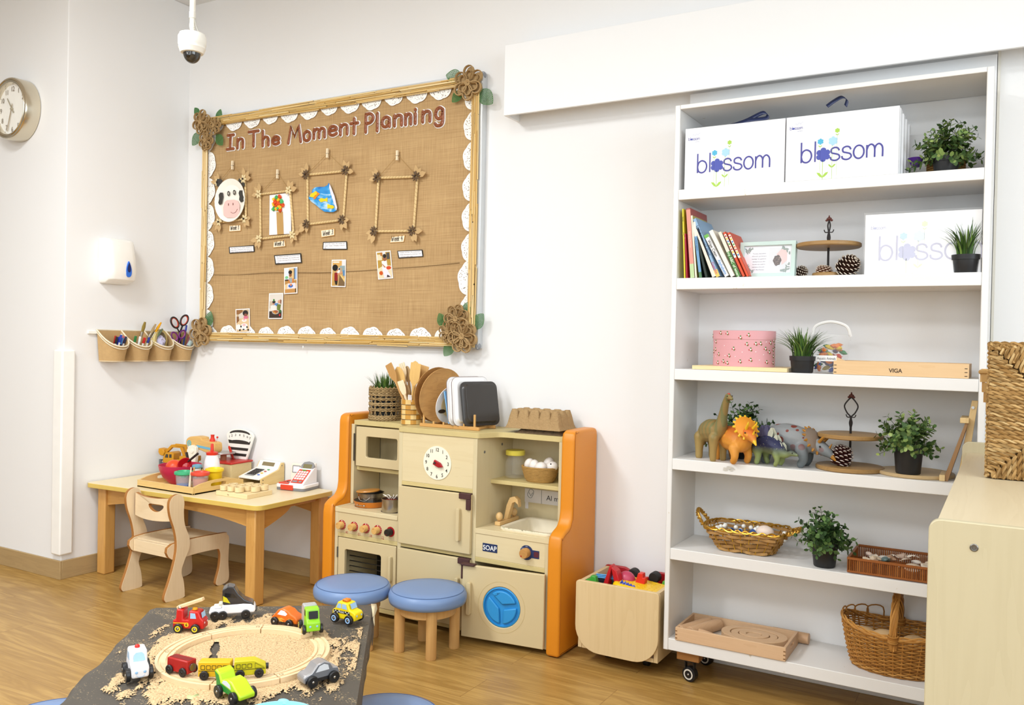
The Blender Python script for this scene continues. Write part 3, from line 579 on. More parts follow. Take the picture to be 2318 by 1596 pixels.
# ---- captions, week cards
for nm, P, num, lab in ((1, [(519, 510), (545, 509), (545, 523), (518, 525)], '1', 'cream card reading Week 1'), (2, [(619, 547), (645, 544), (646, 558), (618, 561)], '2', 'cream card reading Week 2'), (3, [(726, 521), (757, 517), (757, 533), (727, 538)], '3', 'cream card reading Week 3'), (4, [(886, 536), (917, 532), (914, 548), (882, 550)], '4', 'cream card reading Week 4')):
    c = W('y', BF-.004, sum(q[0] for q in P)/4, sum(q[1] for q in P)/4); r = thing('week_card', lab, 'card', c, 0, 'week cards')
    sheet(MB(), P, BF-.005, .003).build('card', M('d6a55e', .6), r)
    cx = sum(q[0] for q in P)/4; cy = sum(q[1] for q in P)/4
    sheet(MB(), [(cx+(a-cx)*.93, cy+(b-cy)*.85) for a, b in P], BF-.006, .001).build('card_face', M('f6e8cf', .6), r)
    a = W('y', BF-.007, P[3][0]+4, P[3][1]-4); b = W('y', BF-.007, P[2][0], P[2][1]-4); xd = (b-a).normalized(); L = (b-a).length; t = MB(); h = .024; x = 0
    for ch in 'Week '+num:
        if ch == ' ': x += .008; continue
        gstroke(t, ch, a+xd*x, xd, (.08, 0, 1), h, .0011, (0, -.0005, 0), 4, kx=.75); x += {'W': .018, 'e': .0105, 'k': .011}.get(ch, .01)
    t.build('handwriting', M('2e2620', .5), r)
CAP = [(['Paper Plate Cow: We crafted a splendid cow', 'paper plate, cutting ears, eyes, and a nose', 'little hands worked out of shape'], [(518, 559), (575, 555), (576, 570), (519, 574)], 'black-edged caption under the Week 1 card'),
       (['The children have been busy transforming', 'rolls and crepe paper into beautiful trees', 'is unique, showing off their creativity and', 'skills.'], [(620, 578), (681, 573), (683, 595), (623, 599)], 'black-edged caption under the Week 2 card'),
       (['Fish in the Ocean: We created fish', 'paper "ocean," bringing a colorful', 'life.'], [(731, 548), (785, 546), (786, 565), (730, 565)], 'black-edged caption under the Week 3 card'),
       (['Pumpkin with Rice: We transformed a', 'unique decoration by covering it with', 'textured, crafty look.'], [(899, 568), (956, 565), (958, 581), (902, 585)], 'black-edged caption beside the pumpkin photo')]
for L, P, lab in CAP:
    c = W('y', BF-.004, P[0][0], P[0][1]); r = thing('caption_strip', lab, 'caption', c, 0, 'typed captions')
    sheet(MB(), P, BF-.006).build('black_border', M('2c2a28', .5), r); cx = sum(q[0] for q in P)/4; cy = sum(q[1] for q in P)/4
    sheet(MB(), [(cx+(a-cx)*.93, cy+(b-cy)*.78) for a, b in P], BF-.0072, .0006).build('paper', M('faf8fa', .5), r)
    A, B, D = (W('y', BF-.0082, *P[i]) for i in (0, 1, 3)); xd = (B-A).normalized(); yd = (A-D).normalized(); hh = (A-D).length; ww = (B-A).length; t = MB()
    for i, s in enumerate(L):
        sz = hh/(len(L)+1)*.85; wd0 = max(v.x for v in text_geo(s)[0])-min(v.x for v in text_geo(s)[0]); k = ww*.84*(.6 if i == len(L)-1 and len(s) < 30 else 1)*(.18 if len(s) < 8 else 1)/(wd0*sz)
        t.text(s, sz, (A+xd*(ww*.08+wd0*sz*k/2)-yd*(hh*(i+1)/(len(L)+.7)+sz*.2)), xd, yd, depth=.0, sx=k)
    t.build('printed_text', M('8a8488', .5), r)
# ---- photographs pinned to the board
def photo(P, lab, shapes):
    c = W('y', BF-.004, *P[3]); r = thing('photo_print', lab, 'photo', c, 0, 'photos pinned on the board')
    sheet(MB(), P, BF-.006).build('print_border', M('f4f0ee', .4), r)
    def m(u, v): 
        a = [P[0][k]*(1-u)+P[1][k]*u for k in (0, 1)]; b = [P[3][k]*(1-u)+P[2][k]*u for k in (0, 1)]; return (a[0]*(1-v)+b[0]*v, a[1]*(1-v)+b[1]*v)
    t = MB(); ms = []
    for i, (c_, Q) in enumerate(shapes):
        if isinstance(Q[0], (int, float)): Q = [(Q[0]+Q[2]*cos(a), Q[1]+Q[3]*sin(a)) for a in [2*pi*k/16 for k in range(16)]]
        Q = [(.06+.88*min(1, max(0, u)), .04+.92*min(1, max(0, v))) for u, v in Q]
        ms.append(M(c_, .35)); t.mi = i; t.poly([W('y', BF-.0065-.00012*i, *m(u, v)) for u, v in Q])
    t.build('picture', ms, r, sm=0)
FR = [(0, 0), (1, 0), (1, 1), (0, 1)]
def R_(a, b, c, d): return [(a, b), (c, b), (c, d), (a, d)]
photo([(643, 607), (673, 604), (673, 664), (643, 666)], 'photo of a child painting blue paper, topmost of the left three', [('d8c29a', FR), ('dfe6ee', R_(0, 0, .35, .45)), ('e3bf86', R_(.35, 0, .75, .5)), ('8fb0dc', R_(.8, 0, 1, .45)), ('3a3230', R_(.78, 0, .84, .45)), ('7cc488', (.15, .36, .14, .06)), ('3a2c22', R_(0, .44, .3, .52)), ('b98a4c', R_(0, .5, 1, .65)), ('e8c896', [(0, .66), (.3, .6), (1, .62), (1, 1), (0, 1)]), ('c48f50', R_(0, .85, .88, 1)), ('201a16', R_(.88, .82, .95, 1)), ('9fa6a8', [(.35, .38), (.6, .38), (.65, .58), (.35, .6)]), ('8c5a3c', (.47, .26, .12, .08)), ('231d1c', (.46, .15, .16, .08)), ('dc7c30', [(.3, .46), (.38, .46), (.5, .7), (.42, .72)]), ('dc7c30', [(.66, .42), (.75, .42), (.7, .66), (.6, .68)]), ('e4dfe8', [(.25, .62), (.9, .6), (.95, .83), (.2, .83)]), ('2f6cc0', (.5, .72, .2, .07)), ('dc7c30', (.52, .68, .08, .05))])
photo([(609, 664), (641, 663), (639, 722), (607, 722)], 'photo of a child and a woman at a cooking pot', [('ded6cc', FR), ('c8b49c', R_(0, .3, .25, .6)), ('4e86c4', R_(.3, .38, .7, .5)), ('3c2e24', R_(0, .72, 1, 1)), ('ece4dc', [(.08, .48), (.5, .46), (.55, .7), (.1, .66)]), ('c99274', (.33, .4, .1, .05)), ('2a211e', (.35, .33, .13, .06)), ('4e8a40', (.34, .25, .07, .05)), ('6f7a34', [(.6, .42), (.92, .44), (.85, .72), (.62, .66)]), ('d69c7c', (.77, .32, .12, .07)), ('8a5c48', [(.84, .22), (.95, .26), (.93, .42), (.86, .4)]), ('b4aca4', (.5, .76, .28, .09)), ('a35c34', (.5, .74, .22, .06)), ('d69a3c', [(.2, .68), (.3, .7), (.6, .82), (.5, .84)]), ('3a6a3c', (.88, .72, .1, .06)), ('c22c2c', (.85, .88, .06, .05))])
photo([(533, 700), (565, 698), (566, 752), (534, 754)], 'photo of a child with cow plates on a table', [('c9b08c', FR), ('96683c', R_(0, 0, .5, .2)), ('d8cfc4', [(.2, .2), (.6, .08), (.6, .4), (.1, .4)]), ('8a5c34', R_(0, .3, .2, .6)), ('e2c498', [(0, .62), (.4, .38), (1, .4), (1, 1), (0, 1)]), ('241c1c', (.72, .16, .22, .13)), ('8c5040', (.74, .25, .12, .07)), ('d8708c', [(.58, .3), (.92, .3), (.92, .42), (.58, .42)]), ('f2ece8', (.62, .49, .2, .07)), ('e8a4ac', (.62, .46, .1, .03)), ('f6f0ee', (.15, .78, .18, .13)), ('f6f0ee', (.6, .78, .3, .16)), ('eec0c4', (.6, .7, .14, .06)), ('26211f', (.35, .76, .06, .05)), ('26211f', (.83, .8, .06, .05)), ('26211f', (.55, .9, .09, .03)), ('26211f', (.25, .92, .08, .04)), ('26211f', (.92, .93, .07, .04))])
photo([(751, 588), (783, 587.5), (782, 650), (749, 649)], 'photo of a child in a red shirt reaching over a counter', [('c9a468', FR), ('d8a860', R_(0, 0, .75, .2)), ('efe8e0', R_(.05, .03, .55, .08)), ('e4e2e2', R_(.75, 0, 1, .25)), ('8fa4a8', R_(.6, .2, 1, .5)), ('5a86b0', R_(.85, .38, 1, .6)), ('ece8e4', R_(.35, .28, .6, .5)), ('2c2a2a', (.55, .33, .06, .04)), ('c8a070', R_(.65, .28, .75, .45)), ('7a6040', [(.6, .5), (1, .8), (1, 1), (.5, 1)]), ('e2c078', [(.62, .52), (1, .72), (1, .86), (.62, .58)]), ('c79a52', R_(0, .5, .18, 1)), ('8c1f22', [(.18, .48), (.42, .47), (.45, .8), (.2, .8)]), ('d0946c', [(.4, .52), (.8, .42), (.82, .48), (.45, .6)]), ('c68c64', (.36, .36, .12, .07)), ('1e1a19', (.22, .28, .22, .13)), ('26201e', [(.2, .8), (.44, .8), (.4, .96), (.28, .96)])])
photo([(851, 570), (884, 567), (890, 630), (856, 633)], 'photo of a child decorating a pumpkin with rice', [('b99440', FR), ('e4d8b8', R_(0, .08, .35, .3)), ('b8763c', R_(.25, 0, .4, .14)), ('e2dedc', R_(.42, 0, .65, .2)), ('54504e', R_(.72, .03, .95, .28)), ('e9d9b4', [(0, .62), (.5, .5), (1, .55), (1, 1), (0, 1)]), ('f0ece8', [(.3, .34), (.7, .32), (.72, .56), (.34, .58)]), ('9c6246', (.56, .26, .14, .09)), ('2c2624', (.56, .15, .14, .08)), ('b8764c', [(.3, .44), (.38, .46), (.6, .6), (.5, .62)]), ('f0e4d0', (.82, .63, .26, .1)), ('d44f28', (.8, .62, .19, .07)), ('e8e4ee', [(.3, .58), (.6, .6), (.95, .98), (.4, 1)]), ('d05a20', (.2, .8, .14, .08)), ('382620', [(.65, .88), (.9, .97), (.6, .98)])])
MB().ell(W('y', 3.325, 686, 786), (.004, .003, .008), 8, 6).build('pin', M('f2f2f2'), board)
# ================================================================ LEFT TABLE, CHAIR AND WHAT STANDS ON IT
LAMT = M('e9d9b4', .35, .45, 0, .03, 6); EDGE = M('d8b95e', .45, .4, 0, .06, 12); HONEY = WOOD('b07a34', 'cf9c56', 'z', 1.3, .4); HONEYX = WOOD('b07a34', 'cf9c56', 'x', 1.3, .4)
TZ = .477
def rpoly(P, r, n=5):
    out = []; N = len(P)
    for i in range(N):
        a, b, c = Vector(P[i-1]), Vector(P[i]), Vector(P[(i+1) % N]); u = (a-b).normalized(); v = (c-b).normalized()
        rr = r[i] if isinstance(r, (list, tuple)) else r
        for k in range(n+1): t_ = k/n; p = (b+u*rr)*(1-t_)**2+b*2*t_*(1-t_)+(b+v*rr)*t_*t_; out.append((p.x, p.y))
    return out
TP = [(-4.13, 2.742), (-2.948, 2.806), (-2.955, 3.325), (-4.13, 3.325)]
table = thing('activity_table', 'low wooden table with yellow-edged top in the corner', 'table', (-3.54, 3.05, 0))
PT = rpoly(TP, [.03, .05, .03, .02]); t = MB()
t.mi = 0; t.prism([(x, y) for x, y in PT], TZ-.0245, TZ, 'xy')
o = t.build('tabletop', [EDGE, LAMT], table, bev=.003)
for p in o.data.polygons:
    if abs(p.normal.z) > .9 and p.center.z > TZ-.01: p.material_index = 1
def tleg(x, y): MB().box(x, x+.062, y, y+.062, 0, TZ-.0246).build('leg', HONEY, table, bev=.006)
LEG = [(-4.098, 2.79), (-3.055, 2.832), (-3.05, 3.255), (-4.098, 3.255)]
for x, y in LEG: tleg(x, y)
def apron(a, b, hgt=.09, low=.05, asym=0):
    """arched apron under the top"""
    a = Vector(a); b = Vector(b); L = (b-a).length; n = 20; d = (b-a)/L; s = Vector((-d.y, d.x, 0)); vs = []
    prof = [(u, TZ-.026, TZ-.026-(low+(hgt-low)*((abs(2*u-1))**2.2 if not asym else (1-u/.5)**.7 if u < .5 else 0)).real) for u in [i/n for i in range(n+1)]]
    for w in (-.01, .01):
        for u, z1, z0 in prof: vs += [a+d*L*u+s*w+Vector((0, 0, z1)), a+d*L*u+s*w+Vector((0, 0, z0))]
    m = 2*(n+1); fs = []
    for i in range(n):
        q = 2*i; fs += [(q, q+1, q+3, q+2), (m+q, m+q+2, m+q+3, m+q+1), (q, q+2, m+q+2, m+q), (q+1, m+q+1, m+q+3, q+3)]
    fs += [(0, m, m+1, 1), (2*n, 2*n+1, m+2*n+1, m+2*n)]
    MB().add(vs, fs).build('apron', HONEYX if abs(d.x) > .5 else WOOD('a06c2a', 'c08840', 'y', 1.3, .4), table)
apron((-4.037, 2.815, 0), (-3.056, 2.860, 0)); apron((-3.02, 2.895, 0), (-3.015, 3.254, 0), .105, .022, 1); apron((-4.067, 2.853, 0), (-4.067, 3.254, 0)); apron((-4.037, 3.29, 0), (-3.05, 3.29, 0))
# ---- chair
def chair():
    PLY = WOOD('d9bd92', 'ead3ae', 'z', 1.5, .4); PE = M('a8713a', .5, .3, 0, .15, 40)
    r = thing('child_chair', 'small pale plywood chair with handle hole tucked under the table', 'chair', (-3.53, 2.82, 0))
    LW, RW = -3.712, -3.398      # left and right side panels
    def yz(pts, x0): return pts
    rear = [(2.735, 0), (2.775, .004), (2.778, .05), (2.768, .13), (2.79, .19), (2.812, .25), (2.806, .31), (2.775, .37), (2.765, .42), (2.766, .46), (2.752, .49), (2.72, .498), (2.69, .487), (2.674, .46), (2.682, .40), (2.706, .32), (2.716, .25), (2.706, .18), (2.68, .09), (2.652, .02), (2.66, .002)]
    rear = [(2.752, .0), (2.762, .02), (2.755, .08), (2.742, .13), (2.76, .18), (2.785, .23), (2.785, .28), (2.757, .35), (2.75, .41), (2.752, .455), (2.742, .486), (2.712, .499), (2.68, .487), (2.667, .455), (2.675, .40), (2.70, .33), (2.712, .26), (2.703, .19), (2.675, .10), (2.648, .03), (2.652, .006), (2.668, 0)]
    fr = [(2.70, .19), (2.70, .262), (3.0, .262), (3.03, .25), (3.045, .225), (3.042, .12), (3.048, .03), (3.03, .006), (2.985, 0), (2.965, .012), (2.968, .035), (2.985, .09), (2.99, .15), (2.983, .178), (2.965, .187), (2.85, .19)]
    def panel(nm, pts, x0, par):
        P = [(p.y, p.z) for p in spline([(0, a, b) for a, b in pts], 4, True)]
        t = MB(); t.prism(P, x0, x0+.019, 'yz'); o = t.build(nm, [PLY, PE], par, bev=.0015)
        for p in o.data.polygons:
            if abs(p.normal.x) < .5: p.material_index = 1
    for x0 in (LW, RW):
        panel('rear_leg_panel', rear, x0+(0 if x0 == LW else 0), r)
        panel('front_leg_panel', fr, x0+(.0195 if x0 == LW else -.0195), r)
    MB().box(LW+.04, RW-.021, 2.715, 3.01, .238, .256).build('seat', WOOD('d9bd92', 'ead3ae', 'y', 1.5, .4), r, bev=.002)
    MB().box(LW+.04, RW-.021, 2.695, 2.713, .195, .252).build('seat_rail', WOOD('d9bd92', 'ead3ae', 'x', 1.5, .4), r, bev=.002)
    # back rest, slightly curved, with a bean-shaped grip hole
    n = 40; cx = (LW+RW)/2+.01; hw = (RW-LW)/2-.0195
    out = []; inn = []
    for i in range(n):
        a = 2*pi*i/n; ca, sa = cos(a), sin(a); k = max(abs(ca), abs(sa)); u, v = ca/k, sa/k
        z = .418+v*.05; z += .010*(abs(u)**2) if v > 0 else -.0; z += -.008*(1-u*u) if v < 0 else 0
        out.append((cx+u*hw, z)); inn.append((cx+.035+.05*ca, .428+.018*sa+(.005*cos(2*a))))
    t = MB(); t.ring(out, inn, 2.70, 2.718)
    for k, v in enumerate(t.v): u = (v.x-cx)/hw; t.v[k] = Vector((v.x, v.y-.018*(1-u*u)+.008, v.z))
    o = t.build('backrest', [WOOD('d9bd92', 'ead3ae', 'x', 1.5, .4), PE], r, bev=.0015)
    for p in o.data.polygons:
        if abs(p.normal.y) < .5: p.material_index = 1
    for x0, yb in ((LW, 2.70), (LW, 3.01), (RW, 2.70), (RW, 3.01)): MB().cyl((x0+.0095, yb, -.0), (x0+.0095, yb, .003), .008).build('glide', M('4a4038'), r)
chair()
# ---- things on the table (TZ)
def on(x, y, z=TZ): return W('z', z, x, y)
def tray():
    BAM = WOOD('cfa45c', 'e3bf7c', 'x', 2, .4); r = thing('serving_tray', 'bamboo serving tray holding the pink bowl and paint pots', 'tray', (-3.5, 2.95, TZ))
    x0, x1, y0, y1, zb = -3.815, -3.402, 2.815, 3.135, TZ+.0006
    MB().box(x0, x1, y0, y1, zb, zb+.007).build('base', BAM, r)
    for y in (y0, y1-.011): MB().box(x0, x1, y, y+.011, zb, zb+.037).build('long_side', BAM, r, bev=.0015)
    for x in (x0, x1-.011):
        ym = (y0+y1)/2; n = 48; hw = (y1-y0)/2-.0115; out = []; inn = []
        for i in range(n):
            a = 2*pi*i/n; ca, sa = cos(a), sin(a); k = max(abs(ca), abs(sa)); u, v = ca/k, sa/k
            z = zb+.0185+v*.0185+(0 if v < 0 else .021*max(0, cos(u*pi/2))**.7*v)
            out.append((ym+u*hw, z)); inn.append((ym+.048*max(-1, min(1, ca*1.15)), zb+.036+.0085*max(-1, min(1, sa*1.3))))
        MB().ring(out, inn, x, x+.011, 'yz').build('handle_side', WOOD('cfa45c', 'e3bf7c', 'y', 2, .4), r, bev=.001)
    return x0, x1, y0, y1, zb+.007
x0, x1, y0, y1, zt = tray()
def cupthing(c, r0, r1, h, name, label, cat, mat, lid=None, liquid=None, group=None, n=28):
    r = thing(name, label, cat, c, 0, group)
    MB().lathe([(0, .001), (r0-.003, .001), (r0, .004), (r1, h), (r1-.002, h), (r0-.0025, .005), (0, .005)], c, n).build('cup', mat, r)
    if liquid:
        f = liquid[1]; rr = r0+(r1-r0)*f-.0024
        MB().lathe([(0, .006), (r0-.004, .006), (rr, h*f), (rr*.6, h*f*1.08), (0, h*f)], c, n).build('paint', liquid[0], r)
    if lid:
        MB().lathe([(0, h-.001), (r1+.003, h-.003), (r1+.006, h+.001), (r1+.005, h+.012), (r1*.85, h+.015), (r1*.72, h+.006), (r1*.35, h-.018), (0, h-.02)], c, n).build('lid', lid, r)
    return r
pb = on(391, 1093, zt); pb = Vector((-3.685, y0+.155, zt))
BOWL = M('c72a50', .35, .4)
r = thing('mixing_bowl', 'pink plastic bowl on the bamboo tray', 'bowl', pb)
bp_ = [(0, 0), (.035, 0), (.052, .012), (.074, .035), (.088, .065), (.093, .088), (.0905, .088), (.085, .065), (.071, .037), (.05, .016), (0, .006)]
MB().lathe([(a*1.14, b*1.14) for a, b in bp_], pb, 40).build('bowl_wall', BOWL, r)
one(MB().ell(pb+Vector((-.032, -.012, .085)), (.042, .042, .038), 24, 14), 'play_ball', M('e4502a', .35), 'orange ball half sunk in the pink bowl', 'ball')
def ladle(c, d, lab):
    r = thing('toy_ladle', lab, 'ladle', c)
    d = Vector(d).normalized()
    R_ = Vector((0, 0, 1)).rotation_difference(Vector((.35, -.7, .6)).normalized()).to_matrix().to_4x4()
    MB(Matrix.Translation(c) @ R_).lathe([(a*1.3, b*1.3) for a, b in [(0, -.026), (.018, -.02), (.027, -.004), (.028, .004), (.0255, .004), (.016, -.017), (0, -.022)]], n=22).build('scoop', M('b0121c', .3), r)
    MB().tube([c+d*.022, c+d*.045, c+d*.092], [.004, .0058, .0062], 8).build('handle', M('2a1a18', .4), r)
ladle(pb+Vector((.035, .0, .104)), (.55, .25, .5), 'red ladle lying in the pink bowl, black handle to the right')
one(MB().tube([pb+Vector((-.005, .06, .085)), pb+Vector((-.045, .075, .15))], .007, 8), 'ladle_handle', M('2a1a18', .4), 'black spoon handle sticking out behind the pink bowl', 'spoon')
CLR = GLASS('clear_cup', 'dfe4e6', .15, .2)
pg = Vector((x1-.075, y0+.045, zt))
def at_tray(px, py, z=None): return W('z', z or zt, px, py)
g1 = at_tray(419, 1102); g2 = at_tray(462, 1098); g3 = at_tray(488, 1085)
g1 = Vector((-3.535, 2.872, zt)); g2 = Vector((-3.455, 2.905, zt)); g3 = Vector((-3.475, 3.01, zt))
cupthing(g1, .034, .040, .078, 'paint_pot', 'clear paint pot with green lid and blue paint, on the tray', 'paint pot', CLR, M('3fae7a', .4), (M('2560c0', .4, .4, 0, .25, 60), .35), 'lidded paint pots')
cupthing(g2, .034, .040, .078, 'paint_pot', 'clear paint pot with red lid and orange paint, on the tray', 'paint pot', CLR, M('dd4a34', .4), (M('df7030', .4), .75), 'lidded paint pots')
cupthing(g3, .033, .040, .082, 'paint_pot', 'yellow paint pot with yellow lid beside the red-lidded one', 'paint pot', M('edc415', .4), M('f3d21c', .4), None, 'lidded paint pots')
b1 = Vector((-3.488, 2.868, zt)); one(MB().tube([b1, b1+Vector((.002, .002, .05)), b1+Vector((.003, .006, .115))], [.0065, .006, .003], 8), 'paint_brush', M('e9dcc0', .4), 'white brush handle standing between the green and red pots', 'brush')
b2 = Vector((-3.50, 2.90, zt)); one(MB().tube([b2, b2+Vector((-.006, .01, .11))], .004, 8), 'wooden_stick', WOOD('b98a40', 'd4aa60', 'z', 4), 'thin brown stick leaning beside the red-lidded pot', 'stick')
b3 = Vector((-3.55, 2.965, zt)); cupthing(b3, .017, .019, .098, 'blue_pot', 'small pot with pale blue rim behind the green-lidded pot', 'pot', M('e8e2d6', .4), M('6fa3b8', .4))
# squeeze bottle
sb = W('z', TZ, 458, 1078); sb = Vector((-3.43, y1+.028, TZ))
sb = Vector((-3.57, 3.075, zt))
r = thing('squeeze_bottle', 'white squeeze bottle with red nozzle cap', 'bottle', sb)
MB().lathe([(0, .0), (.038, 0), (.041, .01), (.041, .09), (.036, .122), (.027, .15), (0, .15)], sb, 30).build('bottle_body', M('f6f4f4', .2), r)
MB().lathe([(0, .149), (.029, .149), (.030, .162), (.02, .165), (.009, .168), (.007, .205), (.0055, .207), (0, .207)], sb, 24).build('cap', M('d8341f', .35), r)
one(MB().lathe([(0, 0), (.034, 0), (.042, .028), (.040, .028), (.034, .003), (0, .003)], (sb.x, sb.y, zt), 28) if False else MB().lathe([(.0425, .06), (.050, .064), (.051, .074), (.0425, .074)], sb, 28, loop=True), 'yellow_band', M('efc51c', .4), 'yellow lid ring around the white squeeze bottle', 'ring')
# ---- excavator lorry
def excavator():
    c = W('z', TZ, 330, 1069); c = Vector((-4.0, 3.205, TZ)); r = thing('toy_excavator', 'toy excavator truck, ochre cab and arm on grey chassis', 'toy truck', c, .28)
    OC = M('c78a14', .45, .4, 0, .08); GR = M('5d6165', .5); BK = M('1d1b1a', .5)
    L = lambda: MB()
    def B(nm, m, *bs, bev=.002):
        t = MB()
        for b in bs: t.box(*b)
        return t.build(nm, m, r, local=True, bev=bev)
    B('chassis', GR, (-.05, .10, -.03, .03, .030, .045), (-.065, -.045, -.036, .036, .02, .055), (-.07, -.06, -.04, -.03, .03, .07), (-.07, -.06, .03, .04, .03, .07), (-.072, -.062, -.036, .036, .062, .067), (-.072, -.062, -.008, .008, .03, .062))
    for x in (-.035, .045, .085):
        for s in (-1, 1): MB().cyl((x, s*.028, .021), (x, s*.044, .021), .021, n=20).build('wheel', BK, r, local=True, bev=.003)
    cab = [(-.06, .045), (.0, .045), (.0, .098), (-.012, .104), (-.045, .100), (-.056, .078)]
    MB().prism(cab, -.03, .03, 'xz').build('cab', OC, r, local=True, bev=.003)
    t = MB(); t.add([(-.0566, y, z) if z < .08 else (-.0475, y, z) for y, z in ((-.024, .079), (.024, .079), (.024, .096), (-.024, .096))], [(0, 1, 2, 3)])
    for s in (-1, 1): t.prism([(-.045, .078), (-.028, .078), (-.028, .094), (-.040, .094)], s*.0302, s*.0308, 'xz'); t.prism([(-.022, .078), (-.010, .078), (-.010, .094), (-.022, .094)], s*.0302, s*.0308, 'xz')
    t.box(-.0612, -.0602, -.022, .022, .05, .066); t.build('windows', M('3a362c', .2), r, local=True)
    B('turntable', OC, (.02, .095, -.028, .028, .052, .064), (.03, .105, -.03, .03, .064, .088), (.005, .03, -.02, .02, .06, .07))
    t = MB(); arm = [(.05, .08), (.03, .13), (-.01, .138), (-.03, .135), (-.068, .098), (-.06, .09), (-.024, .123), (.018, .122), (.036, .078)]
    t.prism(arm, -.008, .008, 'xz'); t.prism([(.05, .14), (.075, .088), (.062, .088), (.042, .128), (-.005, .132), (-.005, .142)], -.012, -.004, 'xz'); t.build('boom_arm', OC, r, local=True, bev=.0015)
    MB().prism([(-.088, .118), (-.062, .114), (-.055, .098), (-.062, .082), (-.082, .086), (-.09, .1)], -.02, .02, 'xz').build('bucket', OC, r, local=True, bev=.004)
    r.scale = (1.2, 1.2, 1.2)
excavator()
# ---- wooden helicopter-like mixer and dial scale
def mixer():
    y = 3.2; c = W('y', y, 452, 1075); c = Vector((c.x, y, TZ)); r = thing('toy_mixer', 'toy mixer with wooden body, red beaters and cream stand', 'toy mixer', c)
    P = [W('y', y, a, b) for a, b in ((432, 1008), (431, 995), (438, 988), (452, 987), (464, 990), (467, 996), (490, 1001), (494, 1008), (493, 1022), (482, 1026), (462, 1018), (447, 1015))]
    P2 = [(p.x, p.z) for p in spline(P, 4, True)]
    MB().prism(P2, y-.028, y+.028).build('wooden_body', WOOD('c08a3e', 'dfb268', 'x', 3), r, bev=.004)
    Q = [W('y', y, a, b) for a, b in ((455, 1006), (492, 1014), (492, 1019), (455, 1011))]; MB().prism([(p.x, p.z) for p in Q], y-.0295, y-.028).build('blue_stripe', M('6fb2cf', .5), r)
    q = W('y', y, 438, 1002); t = MB(Matrix.Translation((q.x, y-.0285, q.z)) @ Matrix.Rotation(pi/2, 4, 'X')); t.lathe([(.009, 0), (.0165, 0), (.0165, .001), (.009, .001)], n=24, loop=True); t.lathe([(0, 0), (.005, 0), (.005, .001), (0, .001)], n=16); t.build('painted_dial', M('6fb2b8', .5), r)
    a = W('y', y, 481, 1000); t = MB(); t.lathe([(0, -.002), (.015, -.002), (.015, .010), (.010, .02), (.009, .031), (.011, .038), (0, .038)], (a.x, y, a.z), 20); t.build('red_knob', M('d8341f', .4), r)
    a = W('y', y, 492, 990); b = W('y', y, 489, 1005); MB().tube(spline([b, (a.x-.002, y, a.z-.01), a], 4), .0009, 4).build('wire', M('c22a20'), r); MB().ell(a, .0058, 12, 8).build('wire_bead', M('d8341f', .4), r)
    P = [W('y', y-.04, a, b) for a, b in ((426, 1078), (426, 1018), (430, 1009), (438, 1007), (446, 1012), (447, 1022), (442, 1078))]; z0 = TZ+.0
    t = MB(); t.prism([(p.x, max(TZ, p.z)) for p in P], y-.05, y-.03); t.build('stand', M('f1ead8', .4), r, bev=.003)
    q = W('y', y-.05, 435, 1021); MB(Matrix.Translation((q.x, y-.05, q.z)) @ Matrix.Rotation(pi/2, 4, 'X')).lathe([(0, 0), (.012, 0), (.012, .004), (0, .005)], n=24).build('stand_button', M('f5efe0', .4), r)
    a = W('y', y, 478, 1025); t = MB(); t.box(a.x-.006, a.x+.006, y-.006, y+.006, TZ+.02, a.z+.004); t.lathe([(0, 0), (.022, 0), (.02, .02), (.013, .04), (.008, .046), (0, .046)], (a.x+.005, y-.02, TZ), 20); t.build('red_whisk', M('cf3020', .4), r)
mixer()
